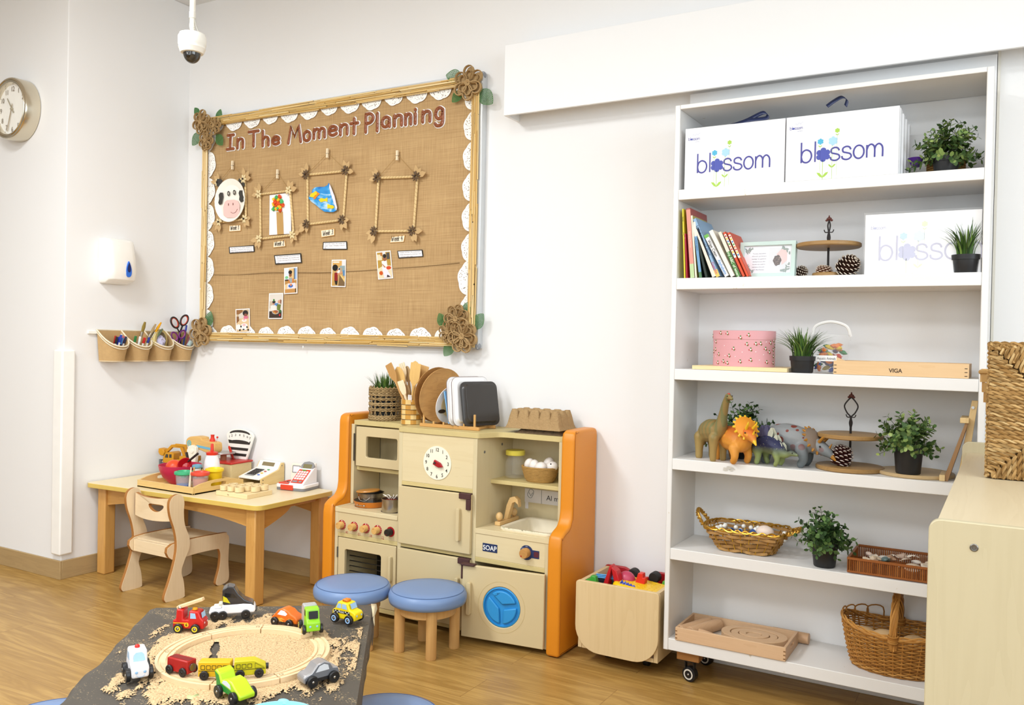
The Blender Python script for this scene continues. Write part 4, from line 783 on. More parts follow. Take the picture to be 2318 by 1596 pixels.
def scale():
    BE = WOOD('d8bd84', 'e8d29e', 'x', 2); A = W('z', TZ, 484, 1085); c = W('z', TZ, 530, 1090); c = Vector((-3.652, 3.262, TZ))
    r = thing('toy_scale', 'toy weighing scale with black and white striped dial', 'scale', c, radians(3))
    MB().box(-.09, .09, -.075, .075, 0, .092).build('wooden_box', BE, r, local=True, bev=.002)
    MB().box(-.096, .096, -.08, .08, .092, .102).build('red_lid', M('c8352c', .35), r, local=True, bev=.003)
    MB().cyl((-.03, -.012, .102), (-.03, -.012, .134), .016, n=20).build('pillar', M('a06848', .5), r, local=True)
    MB().lathe([(0, .134), (.06, .136), (.066, .141), (.065, .143), (.055, .140), (0, .138)], (-.03, -.012, 0), 32).build('weighing_plate', M('b9b5b0', .25, .5, .6), r, local=True)
    # fan-shaped dial leaning back a little
    T = Matrix.Translation((.012, .055, .102)) @ Matrix.Rotation(-.06, 4, 'X') @ Matrix.Diagonal((1.34, 1, .92, 1))
    out = [(-.043, 0), (.043, 0), (.074, .137)]+[(.074*cos(a)*1.0, .137+.042*sin(a)) for a in [pi*i/14 for i in range(1, 14)]]+[(-.074, .137)]
    MB(T).prism(out, 0, .012).build('dial_board', M('f5f1e8', .4), r, local=True, bev=.002)
    BK = M('34312e', .45); t = MB(T)
    wd = lambda z: .043+(.031)*z/.137-.007
    for a, b in ((.012, .03), (.046, .064), (.082, .1)): pass
    for a, b in ((.018, .034), (.052, .068)): t.prism([(-wd(a), a), (wd(a), a), (wd(b), b), (-wd(b), b)], -.0008, 0)
    t.prism([(-wd(.09), .090), (wd(.09), .090), (wd(.106)+.001, .110), (wd(.106)-.003, .110), (wd(.1)-.007, .098)]+[(.056*cos(a), .098+.015*sin(a)) for a in [pi*i/10 for i in range(0, 11)]]+[(-wd(.1)+.007, .098), (-wd(.106)+.003, .110), (-wd(.106)-.001, .110)], -.0008, 0)
    t.prism([(.058*cos(a), .146+.026*sin(a)) for a in [pi*(.06+.88*i/12) for i in range(13)]]+[(.05*cos(a), .146+.012*sin(a)) for a in [pi*(.94-.88*i/12) for i in range(13)]], -.0008, 0)
    t.build('black_stripes', BK, r, local=True, sm=0)
    t = MB(T)
    for i in range(7): a = pi*(.86-.72*i/6); t.text(str(i+1), .019, (.062*cos(a), -.001, .112+.024*sin(a)), bold=0, depth=.0)
    t.build('numerals', M('5a5550'), r, local=True)
    t = MB(T); t.prism([(-.022, -.0), (-.012, 0), (-.036, .065), (-.043, .075), (-.047, .07), (-.046, .062)], -.018, -.012); t.build('pointer', M('d6301f', .4), r, local=True, bev=.001)
scale()
def terminal():
    BE = WOOD('d9b470', 'e8ca8e', 'y', 2); c = W('z', TZ, 596, 1099); r = thing('toy_card_reader', 'toy till with black keypad in a wooden side case', 'toy till', Vector((-3.415, 3.27, TZ)), 0); r.scale = (1.15, .98, 1.08)
    sx = .066
    side = [(-.085, 0), (.085, 0), (.085, .098), (.062, .098), (.042, .067), (-.085, .036)]
    for x in (-sx-.006, sx): MB().prism(side, x, x+.006, 'yz').build('wooden_side', BE, r, local=True, bev=.002)
    MB().box(-sx, sx, -.085, .08, .0, .006).build('wooden_base', BE, r, local=True)
    top = [(-.09, .036), (-.09, .029), (.05, .055), (.085, .09), (.085, .1), (.062, .102), (.042, .071)]
    MB().prism(top, -sx, sx, 'yz').build('white_top', M('f5f2ea', .35), r, local=True, bev=.002)
    sl = lambda y: .036+(y+.09)*(.035/.132)
    def patch(x0, x1, ya, yb, dz=.001, f=sl): return [(x0, ya, f(ya)+dz), (x1, ya, f(ya)+dz), (x1, yb, f(yb)+dz), (x0, yb, f(yb)+dz)]
    MB().poly(patch(-.05, .008, -.068, .018)).build('keypad', M('9a9a98', .5), r, local=True)
    for i in range(4):
        for j in range(4):
            x = -.044+i*.0128; y = -.055+j*.018; t = MB(); b = patch(x, x+.0105, y, y+.013, .0012); u = patch(x+.001, x+.0095, y+.001, y+.012, .004); t.add(b+u, [(4, 5, 6, 7), (0, 1, 5, 4), (1, 2, 6, 5), (2, 3, 7, 6), (3, 0, 4, 7)]); t.build('key', M('33312f', .4), r, local=True)
    for k, cc in enumerate(('3f6fd8', 'f0c428', 'b8493c', '4f9e5a')):
        y = -.05+k*.022; t = MB(); t.lathe([(0, sl(y)+.001), (.0065, sl(y)+.001), (.006, sl(y)+.004), (0, sl(y)+.0045)], (.026+k*.0015, y, 0), 14); t.build('round_button', M(cc, .35), r, local=True)
    s2 = lambda y: .071+(y-.042)*(.031/.02)
    MB().poly([(-.04, .046, .079), (.036, .046, .079), (.036, .057, .096), (-.04, .057, .096)]).build('display', M('8a7c5c', .2), r, local=True)
    t = MB()
    for y, z in ((-.07, .012), (-.07, .028), (.066, .085)): t.cyl((sx+.006, y, z), (sx+.0066, y, z), .0028, n=10)
    t.build('screws', METAL('6a6a6a', .4), r, local=True)
terminal()
def register():
    c = W('z', TZ, 697, 1103); r = thing('toy_cash_register', 'white and red toy cash register with card slot', 'toy till', Vector((-3.14, 3.255, TZ)), radians(8)); r.scale = (1.12, 1.1, 1.12)
    WH = M('f3f0ef', .3); RD = M('d8452c', .4); GY = M('7f7f82', .4)
    base_ = rrect(.155, .13, .02, 0, 0); MB().prism(base_, 0, .012, 'xy').build('grey_base', GY, r, local=True, bev=.002)
    MB().prism(rrect(.157, .132, .02), .012, .027, 'xy').build('white_deck', WH, r, local=True, bev=.003)
    MB().box(-.045, .022, -.0705, -.062, .003, .026).build('drawer_front', RD, r, local=True, bev=.003)
    wedge = [(-.058, .026), (.055, .026), (.055, .095), (.035, .095)]
    MB().prism(wedge, -.012, .066, 'yz').build('keypad_housing', WH, r, local=True, bev=.003)
    f = lambda y: .026+(y+.058)*(.069/.093)
    pt = lambda x0, x1, ya, yb, d: [(x0, ya-d*.6, f(ya)+d*.8), (x1, ya-d*.6, f(ya)+d*.8), (x1, yb-d*.6, f(yb)+d*.8), (x0, yb-d*.6, f(yb)+d*.8)]
    MB().poly(pt(-.006, .056, -.048, .022, .001)).build('red_panel', RD, r, local=True)
    for i in range(4):
        for j in range(4):
            x = .0+i*.0135; y = -.03+j*.0115; t = MB(); b = pt(x, x+.0105, y, y+.0085, .0014); u = pt(x+.001, x+.0095, y+.001, y+.0075, .004); t.add(b+u, [(4, 5, 6, 7), (0, 1, 5, 4), (1, 2, 6, 5), (2, 3, 7, 6), (3, 0, 4, 7)]); t.build('key', M('f6ecea', .4), r, local=True)
    for x in (.0, .034): MB().poly(pt(x, x+(.026 if x == 0 else .015), -.044, -.036, .002)).build('grey_key', M('8f8f92'), r, local=True)
    for x in (.018, .029): q = pt(x, x, .018, .018, .002)[0]; MB().ell(q, (.006, .005, .003), 12, 6).build('green_button', M('5bb845'), r, local=True)
    T = Matrix.Translation((.028, .035, .093)) @ Matrix.Rotation(-.5, 4, 'X')
    MB(T).prism([(-.034, -.012), (.034, -.012), (.036, .01), (.024, .026), (0, .031), (-.024, .026), (-.036, .01)], -.004, .006).build('display_head', M('8f8f90', .4), r, local=True, bev=.002)
    MB(T).prism(rrect(.046, .02, .002, 0, .006), -.0048, -.004).build('display', M('827b58', .2), r, local=True)
    MB().box(.035, .064, .046, .056, .07, .115).build('back_plate', M('ece6dc', .4), r, local=True, bev=.003)
    MB().ring(rrect(.056, .085, .006, -.042, -.01), rrect(.038, .05, .004, -.042, -.006), .027, .032, 'xy').build('red_tray_rim', RD, r, local=True, bev=.001)
    MB().box(-.052, -.03, -.012, -.006, .0275, .03).build('slot', M('2c2a2a'), r, local=True)
    T = Matrix.Translation((-.042, .048, .045)) @ Matrix.Rotation(-.12, 4, 'X')
    MB(T).box(-.03, .03, -.005, .005, -.018, .062).build('screen_stand', M('f2ead8', .4), r, local=True, bev=.004)
    MB(T).ring(rrect(.044, .034, .003, 0, .035), rrect(.037, .027, .002, 0, .035), -.0065, -.004).build('screen_frame', M('8a8a88'), r, local=True)
    MB(T).prism(rrect(.037, .027, .002, 0, .035), -.0055, -.004).build('screen', M('efeaf0', .2), r, local=True)
register()
def ringtray():
    PINE = WOOD('e0c084', 'edd6a6', 'x', 2.5); a = W('z', TZ, 488, 1124); b = W('z', TZ, 562, 1131); c_ = W('z', TZ, 624, 1118)
    cx, cy = (a.x+c_.x)/2-.01, (b.y+.07); c = Vector((cx, cy, TZ)); w = (b-a).length; r = thing('peg_board_tray', 'pale wooden board with rows of round wooden cups', 'toy', Vector((-3.222, 2.975, TZ)), radians(1)); r.scale = (1.0, 1.22, 1.12)
    MB().box(-.105, .105, -.068, .068, 0, .02).build('board', PINE, r, local=True, bev=.002)
    t0 = None; k = 0
    for i in range(4):
        for j in range(3):
            if (i, j) in ((3, 0), (0, 2)): continue
            x = -.075+i*.05; y = -.045+j*.045
            MB().lathe([(0, .021), (.015, .021), (.0195, .022), (.0195, .043), (.0155, .043), (.0155, .026), (0, .026)], (x, y, 0), 20).build('cup', PINE, r, local=True)
    MB().text('hey', .008, (-.02, -.0685, .007)).build('stamp', M('6a4a30'), r, local=True)
ringtray()
# ---- rail with four fabric pots on the recess wall
def potrail():
    zt = W('x', XL+.01, 200, 752).z; y0 = W('x', XL, 197, 752).y; r = thing('pot_rail', 'white rail on the side wall carrying fabric pots', 'rail', (XL, 2.8, zt-.01))
    MB().box(XL, XL+.012, 2.745, 3.34, zt-.008, zt+.008).build('bar', M('f4f1ea', .4), r, bev=.002)
    out = []
    JT = M('c2a070', .85, .1, 0, .1, 50, .4, 300); CR = M('e6d9bf', .8, .1, 0, .06, 60, .3, 200)
    tops = [(219, 293, 773), (290, 341, 771), (337, 393, 770), (384, 437, 774)]
    for i, lab in enumerate(('fabric pot full of marker pens, leftmost on the rail', 'fabric pot with brushes, second on the rail', 'fabric pot with tape roll and tissue, third on the rail', 'fabric pot with scissors, rightmost on the rail')):
        w = .142; yc = 2.862+i*.1405; D = .112; z1 = zt+.012; z0 = z1-.165; ti = .085
        p = thing('fabric_pot', lab, 'pot', (XL+.014, yc, z0), 0, 'fabric pots on the wall rail')
        def loop(k, z, dd=0):
            hw = (w/2-dd)*k; d = (D-dd)*k; P = []
            for q in [pi*j/14 for j in range(15)]: P.append((XL+.014+(.003 if dd else 0)+d*max(0, sin(q))**.6, yc-hw*cos(q), z-(ti*max(0, sin(q))**.6 if z > z0+.1 else 0)))
            return P
        t = MB(); secs = [loop(.80, z0), loop(.84, z0+.03), loop(1, z1), loop(.97, z1, .004), loop(.79, z0+.006, .004)]; n = 15
        t.add([v for s in secs for v in s], [(a*n+b, a*n+(b+1) % n, (a+1)*n+(b+1) % n, (a+1)*n+b) for a in range(4) for b in range(n)]+[tuple(range(n)), tuple(range(4*n, 5*n))])
        t.build('pot_wall', JT, p)
        MB().tube(loop(1.02, z1+.001), .0042, 6, closed=True).build('rim', CR, p); MB().tube(loop(1.005, z1-.012), .0028, 6, closed=True).build('rim_band', CR, p); MB().tube(loop(.8, z0+.004), .002, 5, closed=True).build('base_seam', CR, p)
        out.append((XL+.014, yc, z0, z1))
    return out
POTS = potrail()
def stick(name, lab, cat, base_, tip, parts, grp=None):
    """pen or brush: parts are (name, from, to, radius0, radius1, material)"""
    b = Vector(base_); d = Vector(tip)-b; r = thing(name, lab, cat, b, 0, grp)
    for nm, u, v, r0, r1, m in parts: MB().cyl(b+d*u, b+d*v, r0, r1, 10).build(nm, m, r, bev=.0006)
x, y, z0, z1 = POTS[0]
pens = [('b32018', .0, .115), ('2b3fae', .01, .11), ('f2eee6', .02, .12), ('f2eee6', .03, .125), ('20203a', .035, .105), ('f2eee6', -.01, .11), ('c44860', .045, .115), ('e9e4da', .05, .112)]
CC = ['b32018', '2b3fae', '2b3fae', 'c8c2b8', '4a8ad0', '22222a', 'd8607a', '282a4a']
for i, (c_, dy, L) in enumerate(pens):
    b = (x+.03+.006*(i % 3), y-.005+dy*.7, z0+.012); tp = (x+.055+.008*(i % 3), y+.0+dy+.006*(i % 2), z0+L+.022)
    nm = {'b32018': 'red', '2b3fae': 'blue', 'f2eee6': 'white', '20203a': 'black', 'c44860': 'pink', 'e9e4da': 'cream'}[c_]
    stick('marker_pen', 'marker pens standing in the leftmost fabric pot', 'pen', b, tp, [('barrel', 0, .7, .0055, .0055, M(c_, .35)), ('cap', .7, 1, .0062, .0058, M(CC[i], .35))], 'marker pens in the leftmost pot')
x, y, z0, z1 = POTS[1]
for i, (c_, k, L, lab) in enumerate((('2e7a3e', 'ece7dc', .118, 'green-capped marker in the second fabric pot'), ('f4f1ec', 'f4f1ec', .115, 'white marker in the second fabric pot'), ('c8201c', 'ece7dc', .11, 'red-capped marker in the second fabric pot'), ('2a3a8c', 'ece7dc', .112, 'blue-capped marker in the second fabric pot'))):
    b = (x+.04, y-.035+i*.022, z0+.01); stick('marker_pen', lab, 'pen', b, (x+.07, y-.032+i*.028, z0+L+.02), [('barrel', 0, .75, .006, .006, M(k, .35)), ('cap', .75, 1, .0072, .0068, M(c_, .35))])
def brush(b, tp, col, lab):
    b = Vector(b); tp = Vector(tp); d = tp-b; r = thing('paint_brush', lab, 'brush', b)
    MB().cyl(b, b+d*.55, .003, .004, 8).build('brush_handle', WOOD('c9a66a', 'e0c48e', 'z', 4), r); MB().cyl(b+d*.55, b+d*.72, .006, .008, 10).build('ferrule', METAL('8a8070', .35), r)
    MB().tube([b+d*.72, b+d*.86, b+d*1.0], [.008, .0105, .006], 10, flat=.6).build('bristles', M(col, .8, .2, 0, .2, 80), r)
brush((x+.05, y-.02, z0+.02), (x+.062, y+.03, z0+.215), '8f7a3c', 'brush with olive bristles, leftmost of the upright brushes')
brush((x+.05, y+.0, z0+.02), (x+.064, y+.095, z0+.205), 'a08a66', 'brush with beige bristles between the olive and yellow brushes')
brush((x+.055, y+.005, z0+.02), (x+.07, y+.125, z0+.215), 'd99a1e', 'brush with yellow bristles above the second pot')
brush((x+.06, y+.01, z0+.01), (x+.076, y+.13, z0+.18), '5f6a52', 'brush with grey-green bristles leaning right in the second pot')
x, y, z0, z1 = POTS[2]
r = thing('tape_roll', 'beige roll of masking tape standing in the third pot', 'tape roll', (x+.045, y, z0+.07))
T = Matrix.Translation((x+.05, y-.012, z0+.118)) @ Matrix.Rotation(.35, 4, 'Z') @ Matrix.Rotation(pi/2, 4, 'Y')
MB(T).lathe([(.046, -.014), (.06, -.014), (.06, .014), (.046, .014)], n=36, loop=True).build('tape', M('cdbb7c', .5), r); MB(T).lathe([(.044, -.0145), (.046, -.0145), (.046, .0145), (.044, .0145)], n=36, loop=True).build('core', M('a89878', .6), r)
t = MB(); t.ell((x+.055, y-.016, z0+.105), (.026, .035, .04), 14, 10)
for k in range(len(t.v)): t.v[k] += Vector([random.uniform(-.005, .005) for _ in range(3)])
one(t, 'crumpled_tissue', M('cfcbe6', .7), 'crumpled lilac tissue in the third fabric pot', 'tissue', sm=0)
x, y, z0, z1 = POTS[3]
def scissors(c, s, lab, ca, cb):
    c = Vector(c); r = thing('scissors', lab, 'scissors', c)
    for k, (dy, dz) in enumerate(((-.028, .05), (.022, .062))):
        q = c+Vector((.002*k, dy*s, dz*s)); P = [q+Vector((0, (.020*cos(a)+.008*sin(a)*(1 if dy > 0 else -1))*s, .024*sin(a)*s)) for a in [2*pi*i/24 for i in range(24)]]
        MB().tube(P, .0038*s, 8, closed=True).build('handle_loop', M(ca if k else ca, .4), r)
        P2 = [q+Vector((-.0005, (.0165*cos(a)+.006*sin(a)*(1 if dy > 0 else -1))*s, .0205*sin(a)*s)) for a in [2*pi*i/24 for i in range(24)]]
        MB().tube(P2, .0026*s, 8, closed=True).build('grip_lining', M(cb, .4), r)
        MB().tube([q+Vector((0, -dy*s*.35, -.02*s)), c+Vector((0, -dy*.1, .0)), c+Vector((0, -dy*.3*s, -.07*s))], [.004*s, .005*s, .003*s], 6, flat=.5).build('blade_arm', M(ca, .4), r)
scissors((x+.05, y-.015, z1-.01), 1.25, 'black and red scissors, handles up in the rightmost pot', '2a2422', 'c8401f')
scissors((x+.06, y-.03, z1-.075), 1.0, 'purple scissors low in the rightmost pot', '6a2a74', 'a84a86')
stick('pen', 'blue pen standing in the rightmost fabric pot', 'pen', (x+.045, y+.0, z0+.01), (x+.05, y+.03, z0+.205), [('barrel', 0, .85, .005, .005, M('2f4a8c', .4)), ('cap', .85, 1, .006, .005, M('2a3a9c', .3))])
stick('pen', 'dark red pen in the rightmost fabric pot', 'pen', (x+.06, y+.0, z0+.01), (x+.07, y+.04, z0+.165), [('barrel', 0, .8, .0065, .0065, M('7a1420', .3)), ('cap', .8, 1, .0065, .005, M('8a1a26', .3))])
stick('pen', 'yellow highlighter in the rightmost fabric pot', 'pen', (x+.05, y+.02, z0+.01), (x+.055, y+.045, z0+.13), [('barrel', 0, .8, .0065, .0065, M('e8d420', .3)), ('cap', .8, 1, .007, .006, M('ecd92c', .3))])
b = Vector((x+.075, y+.02, z0+.05)); e = Vector((x+.16, 3.315, 1.365))
r = thing('clear_tube', 'clear plastic tube leaning from the rightmost pot to the board', 'tube', b)
MB().tube([b, b.lerp(e, .5), e], [.022, .02, .003], 12, flat=.5).build('plastic_sleeve', GLASS('sleeve', 'd8dada', .1, .16), r)
MB().cyl(b+Vector((0, .004, .035)), b+Vector((0, .022, .062)), .013, n=14).build('cap', M('bfd6d2', .3), r)
# ================================================================ PLAY KITCHEN
KX0, KX1, KF, KB = -2.70, -1.575, 3.045, 3.355
BIRCH = WOOD('c8b78c', 'd4c59e', 'z', .9, .42, ring=.6); BIRCHX = WOOD('cfba8c', 'dccba2', 'x', .9, .42, ring=.8); KED = M('cdba82', .45, .35, 0, .05, 30); CREAM = M('d0bd93', .42, .35, 0, .04, 4)
kit = thing('play_kitchen', 'wooden play kitchen with padded orange side panels', 'play kitchen', ((KX0+KX1)/2, 3.2, 0))
def kb(nm, x0, x1, y0, y1, z0, z1, m=BIRCH, bev=.0015, par=None): return MB().box(x0, x1, y0, y1, z0, z1).build(nm, m, par or kit, bev=bev)
def K(px, py, y=KF): return W('y', y, px, py)
T = .0185
FX0, FX1 = -2.335, -1.925      # tall middle column outer faces
zc = .843                      # underside of top
RL = 3.17                      # recessed upper fronts
# carcass
kb('side_panel', KX0, KX0+T, KF, KB-.01, .02, .47); kb('side_panel', KX0, KX0+T, RL-.02, KB-.01, .47, .846); kb('side_panel', FX0, FX0+T, KF, KB-.01, .02, zc-.0005); kb('side_panel', FX1-T, FX1, KF, KB-.01, .02, zc-.0005)
kb('side_panel', KX1-T, KX1, KF, KB-.01, .02, .46); kb('side_panel', KX1-T, KX1, RL-.02, KB-.01, .46, .846)
kb('back_panel', KX0+T, KX1-T, KB-.009, KB-.002, .02, zc-.001)
# top: narrow - deep - narrow outline
P = [(KX0+.012, KB), (KX0+.012, 3.155), (FX0-.035, 3.155), (FX0-.004, KF-.004), (FX1+.004, KF-.004), (FX1+.055, 3.15), (KX1-.001, 3.15), (KX1-.001, KB)]
P[2] = (FX0-.02, 3.155)
MB().prism(rpoly(P, [.001, .001, .03, .012, .012, .03, .001, .001], 4), zc, zc+.022, 'xy').build('countertop', [KED], kit, bev=.0015)
# left column
ws = kb('worktop', KX0+.002, FX0, KF-.003, KB-.01, .447, .467, BIRCHX)
for x in (-2.60, -2.42): MB().lathe([(0, 0), (.055, 0), (.055, .0012), (0, .0012)], (x, 3.15 if x < -2.5 else 3.12, .467), 28).build('hob_ring', M('5a5048', .5), ws)
kb('control_panel', KX0+T, FX0, KF+.001, KF+.018, .352, .447, CREAM); kb('rail', KX0+T, FX0, KF, KB-.01, .333, .352, KED); kb('rail', KX0+T, FX0, RL, KB-.01, .627, .645, KED)
kb('rail', KX0+T, FX0, KF, KB-.01, .02, .04, KED)
KN = WOOD('c08a44', 'd9aa64', 'x', 3, .35)
for i in range(5):
    px_, py_ = ((774, 1188), (801.5, 1192), (828, 1196), (855, 1200), (884, 1204))[i]; p = K(px_, py_)
    Ty = Matrix.Translation((p.x, KF+.0005, p.z)) @ Matrix.Rotation(pi/2, 4, 'X')
    dl = MB(Ty).lathe([(0, 0), (.0225, 0), (.0225, .0012), (0, .0012)], n=32).build('knob_dial', M('a3121c', .4), kit)
    if i < 4:
        t = MB()
        for k in range(11): a = radians(60-k*24); q = (p.x+.0195*cos(a), KF-.001, p.z+.0195*sin(a)); t.box(q[0]-.0012, q[0]+.0012, KF-.0013, KF-.0007, q[2]-.0008, q[2]+.0008)
        t.prism([(p.x-.004, p.z+.021), (p.x+.004, p.z+.021), (p.x, p.z+.016)], KF-.0013, KF-.0007); t.build('dial_marks', M('f0dcd8'), dl)
    m = KN if i < 4 else M('241f1d', .4)
    kn = MB(Ty).lathe([(0, .001), (.016, .001), (.016, .026), (.0145, .029), (0, .029)], n=28).build('knob', m, kit)
    a = (2.2, 3.9, .4, 2.0, -1.9)[i]; MB(Matrix.Translation((p.x+.0095*cos(a), KF-.0285, p.z+.0095*sin(a))) @ Matrix.Rotation(pi/2, 4, 'X')).lathe([(0, 0), (.0018, 0), (.0018, .0008), (0, .0008)], n=10).build('red_dot', M('a81818'), kn)
    if i < 4:
        q = K(px_+11, py_+19); t = MB()
        for dx in (-.006, 0, .006): t.box(q.x+dx-.0003, q.x+dx+.0003, KF+.0002, KF+.001, q.z-.008, q.z+.008)
        for dz in (-.008, 0, .008): t.box(q.x-.006, q.x+.006, KF+.0002, KF+.001, q.z+dz-.0003, q.z+dz+.0003)
        sx, sz = ((-1, 1), (-1, -1), (1, 1), (1, -1))[i]; t.ell((q.x+sx*.003, KF+.0005, q.z+sz*.004), (.002, .0006, .002), 8, 5); t.build('hob_symbol', M('a3121c'), kit)
def handle(x, z0, z1, y, par, w=.014):
    MB().prism(rrect(w, z1-z0, w*.45, x, (z0+z1)/2), y-.018, y).build('handle', CREAM, par, bev=.002)
def hinge(x, z, par): 
    t = MB(); t.box(x-.003, x+.004, KF-.0035, KF, z-.024, z+.024); t.cyl((x, KF-.004, z-.024), (x, KF-.004, z+.024), .003, n=8); t.build('hinge', METAL('8a8a88', .4), par)
# microwave door (recessed)
a = K(808, 975, 3.155); b = K(904, 1066, 3.155)
ox, oz, ow, oh = (a.x+FX0-.004)/2, (.648+.838)/2, (FX0-.004)-a.x, .838-.648
ox = (KX0+T+.012+FX0-.006)/2; ow = FX0-.006-(KX0+T+.012)
d = MB().ring(rrect(ow, oh-.004, .004, ox, oz), rrect(ow*.56, oh*.52, .01, ox-.012, oz), 3.148, 3.165).build('microwave_door', CREAM, kit, bev=.003)
handle(FX0-.028, oz-.035, oz+.045, 3.148, d); 
MB().box(KX0+T+.001, KX0+T+.008, 3.143, 3.147, oz-.07, oz+.06).build('hinge', METAL('6a6a6a', .4), d)
# oven door
ow = FX0-.006-(KX0+T+.004); ox = (FX0-.006+KX0+T+.004)/2; oz = (.04+.331)/2; oh = .289
d = MB().ring(rrect(ow, oh, .004, ox, oz), rrect(ow*.63, .175, .012, ox-.022, oz+.005), KF-.001, KF+.016).build('oven_door', CREAM, kit, bev=.003)
t = MB()
for k in range(7): t.cyl((KX0+.03, 3.12, .11+k*.024), (FX0-.02, 3.12, .11+k*.024), .0025, n=6)
t.build('oven_rack', M('3a3836', .4, .5, .5), kit); MB().box(KX0+T+.01, FX0-.01, KB-.03, KB-.02, .05, .325).build('oven_back', M('28221c', .7), kit)
handle(FX0-.03, .17, .285, KF-.001, d); hinge(KX0+T+.003, .26, d)
# middle column: clock panel, fridge doors
kb('clock_panel', FX0+T, FX1-T, KF+.001, KF+.015, .627, zc-.001, BIRCHX); kb('rail', FX0+T, FX1-T, KF, KB-.01, .609, .627, KED); kb('rail', FX0+T, FX1-T, KF, KB-.01, .335, .352, KED); kb('rail', FX0+T, FX1-T, KF, KB-.01, .02, .038, KED)
p = K(990, 1048); Ty = Matrix.Translation((p.x, KF, p.z)) @ Matrix.Rotation(pi/2, 4, 'X'); R0 = .073
cd = MB(Ty).lathe([(0, 0), (R0, 0), (R0, .002), (0, .002)], n=40).build('clock_dial', M('f2ecd6', .4), kit)
t = MB()
for h in range(1, 13): a = pi/2-h*pi/6; t.text(str(h), .0215, (p.x+R0*.79*cos(a), KF-.0028, p.z+R0*.79*sin(a)-.0075), bold=.012, sx=.85)
t.build('numerals', M('2a2622'), cd)
Tp = Matrix.Translation((p.x, KF-.005, p.z)) @ Matrix.Rotation(radians(22), 4, 'Y')
MB(Tp).prism([(-.012, .011), (.02, .011), (.038, .0), (.02, -.011), (-.012, -.011)], -.010, .0).build('clock_hand', M('a31420', .35), cd, bev=.002)
MB(Tp).cyl((-.004, -.0125, 0), (-.004, -.01, 0), .005, n=16).build('hand_screw', M('3c3634', .4), cd)
def door(z0, z1, nm):
    d = kb(nm, FX0+T-.002, FX1-T+.003, KF-.018, KF-.001, z0, z1, CREAM, .003)
    handle(FX1-T-.052, (z0+z1)/2-.075, (z0+z1)/2+.065, KF-.018, d, .017); hinge(FX0+T-.004, z1-.06, d); hinge(FX0+T-.004, z0+.06, d)
    t = MB(); x1 = FX1-T+.006; t.box(x1-.058, x1, KF-.027, KF-.018, z1-.02, z1+.004); t.box(x1-.022, x1, KF-.027, KF-.018, z1-.064, z1-.02); t.box(x1-.058, x1, KF-.018, KF-.006, z1, z1+.004); t.build('corner_guard', M('4a2c2a', .7), d, bev=.003)
    return d
door(.354, .606, 'fridge_door'); door(.041, .332, 'freezer_door')
# right column
kb('rail', FX1, KX1-T, RL-.01, KB-.01, .640, .657, KED)
w_ = MB().ring([(FX1, KF-.002), (KX1, KF-.002), (KX1, KB-.01), (FX1, KB-.01)], [(FX1+.105, KF+.035), (KX1-.012, KF+.035), (KX1-.012, KB-.03), (FX1+.105, KB-.03)], .445, .466, 'xy').build('sink_worktop', BIRCHX, kit, bev=.0015)
SK = M('e8dcc0', .35, .4, 0, .05, 30)
cx, cy = (FX1+.105+KX1-.012)/2, (KF+.035+KB-.03)/2; sw, sd = KX1-.012-(FX1+.105), KB-.03-(KF+.035)
secs = [(1.08, .466), (1.10, .472), (1.08, .479), (.97, .479), (.93, .474), (.88, .41), (.80, .40)]; t = MB(); n = 24
vs = [(x, y, z) for k, z in secs for x, y in rrect(sw*k, sd*k, .03*k, cx, cy, 5)]; fs = [(a*n+b, a*n+(b+1) % n, (a+1)*n+(b+1) % n, (a+1)*n+b) for a in range(6) for b in range(n)]+[tuple(range(6*n, 7*n))]
t.add(vs, fs).build('sink_basin', SK, w_, sm=50)
t = MB()
random.seed(11)
for k in range(26):
    x = cx+random.uniform(-.5, .5)*sw; y = KF+.035-.016+random.uniform(-.004, .01); s_ = random.uniform(.0015, .005)
    t.poly([(x-s_, y, .4795), (x, y-.0015, .4795), (x+s_, y+.001, .4795), (x, y+.002, .4795)])
t.build('chipped_paint', M('4f9a5a', .6), w_)
# tap
FW = WOOD('c79a58', 'dcb67c', 'y', 3, .4); fx = FX1+.052
f = MB().box(fx-.013, fx+.013, 3.135, 3.30, .4665, .483).build('tap_base', FW, kit, bev=.002)
MB().ell((fx-.002, 3.155, .502), (.0155, .0155, .019), 18, 12).build('tap_knob', FW, f); MB().ell((fx-.002, 3.28, .502), (.0155, .0155, .019), 18, 12).build('tap_knob', FW, f)
sp_ = [(fx-.01, .482), (fx+.008, .483), (fx+.022, .53), (fx+.030, .555), (fx+.044, .562), (fx+.058, .552), (fx+.062, .54), (fx+.058, .572), (fx+.04, .585), (fx+.018, .578), (fx+.003, .545)]
MB().prism(sp_, 3.205, 3.232).build('spout', FW, f, bev=.002)
kb('soap_panel', FX1, KX1-T, KF+.001, KF+.018, .345, .445, BIRCHX); kb('rail', FX1, KX1-T, KF, KB-.01, .326, .345, KED); kb('rail', FX1, KX1-T, KF, KB-.01, .02, .04, KED)
p = K(1109, 1240.5); so = MB().prism(rrect(.071, .034, .001, p.x, p.z), KF-.0006, KF+.001).build('soap_label', M('1e2f58', .4), kit)
MB().text('SOAP', .0285, (p.x, KF-.0012, p.z-.010), bold=.012, sx=.95).build('soap_lettering', M('f4f4f2'), so)
p = K(1192, 1251); Ty = Matrix.Translation((p.x, KF+.0005, p.z)) @ Matrix.Rotation(pi/2, 4, 'X')
t = MB(Ty); t.lathe([(0, 0), (.030, 0), (.030, .0014), (0, .0014)], n=36); t.T = Matrix.Identity(4); q = K(1214, 1256); t.prism(rrect(.034, .032, .002, q.x-.004, q.z), KF-.0008, KF+.001); dl = t.build('program_dial', M('23335e', .4), kit)
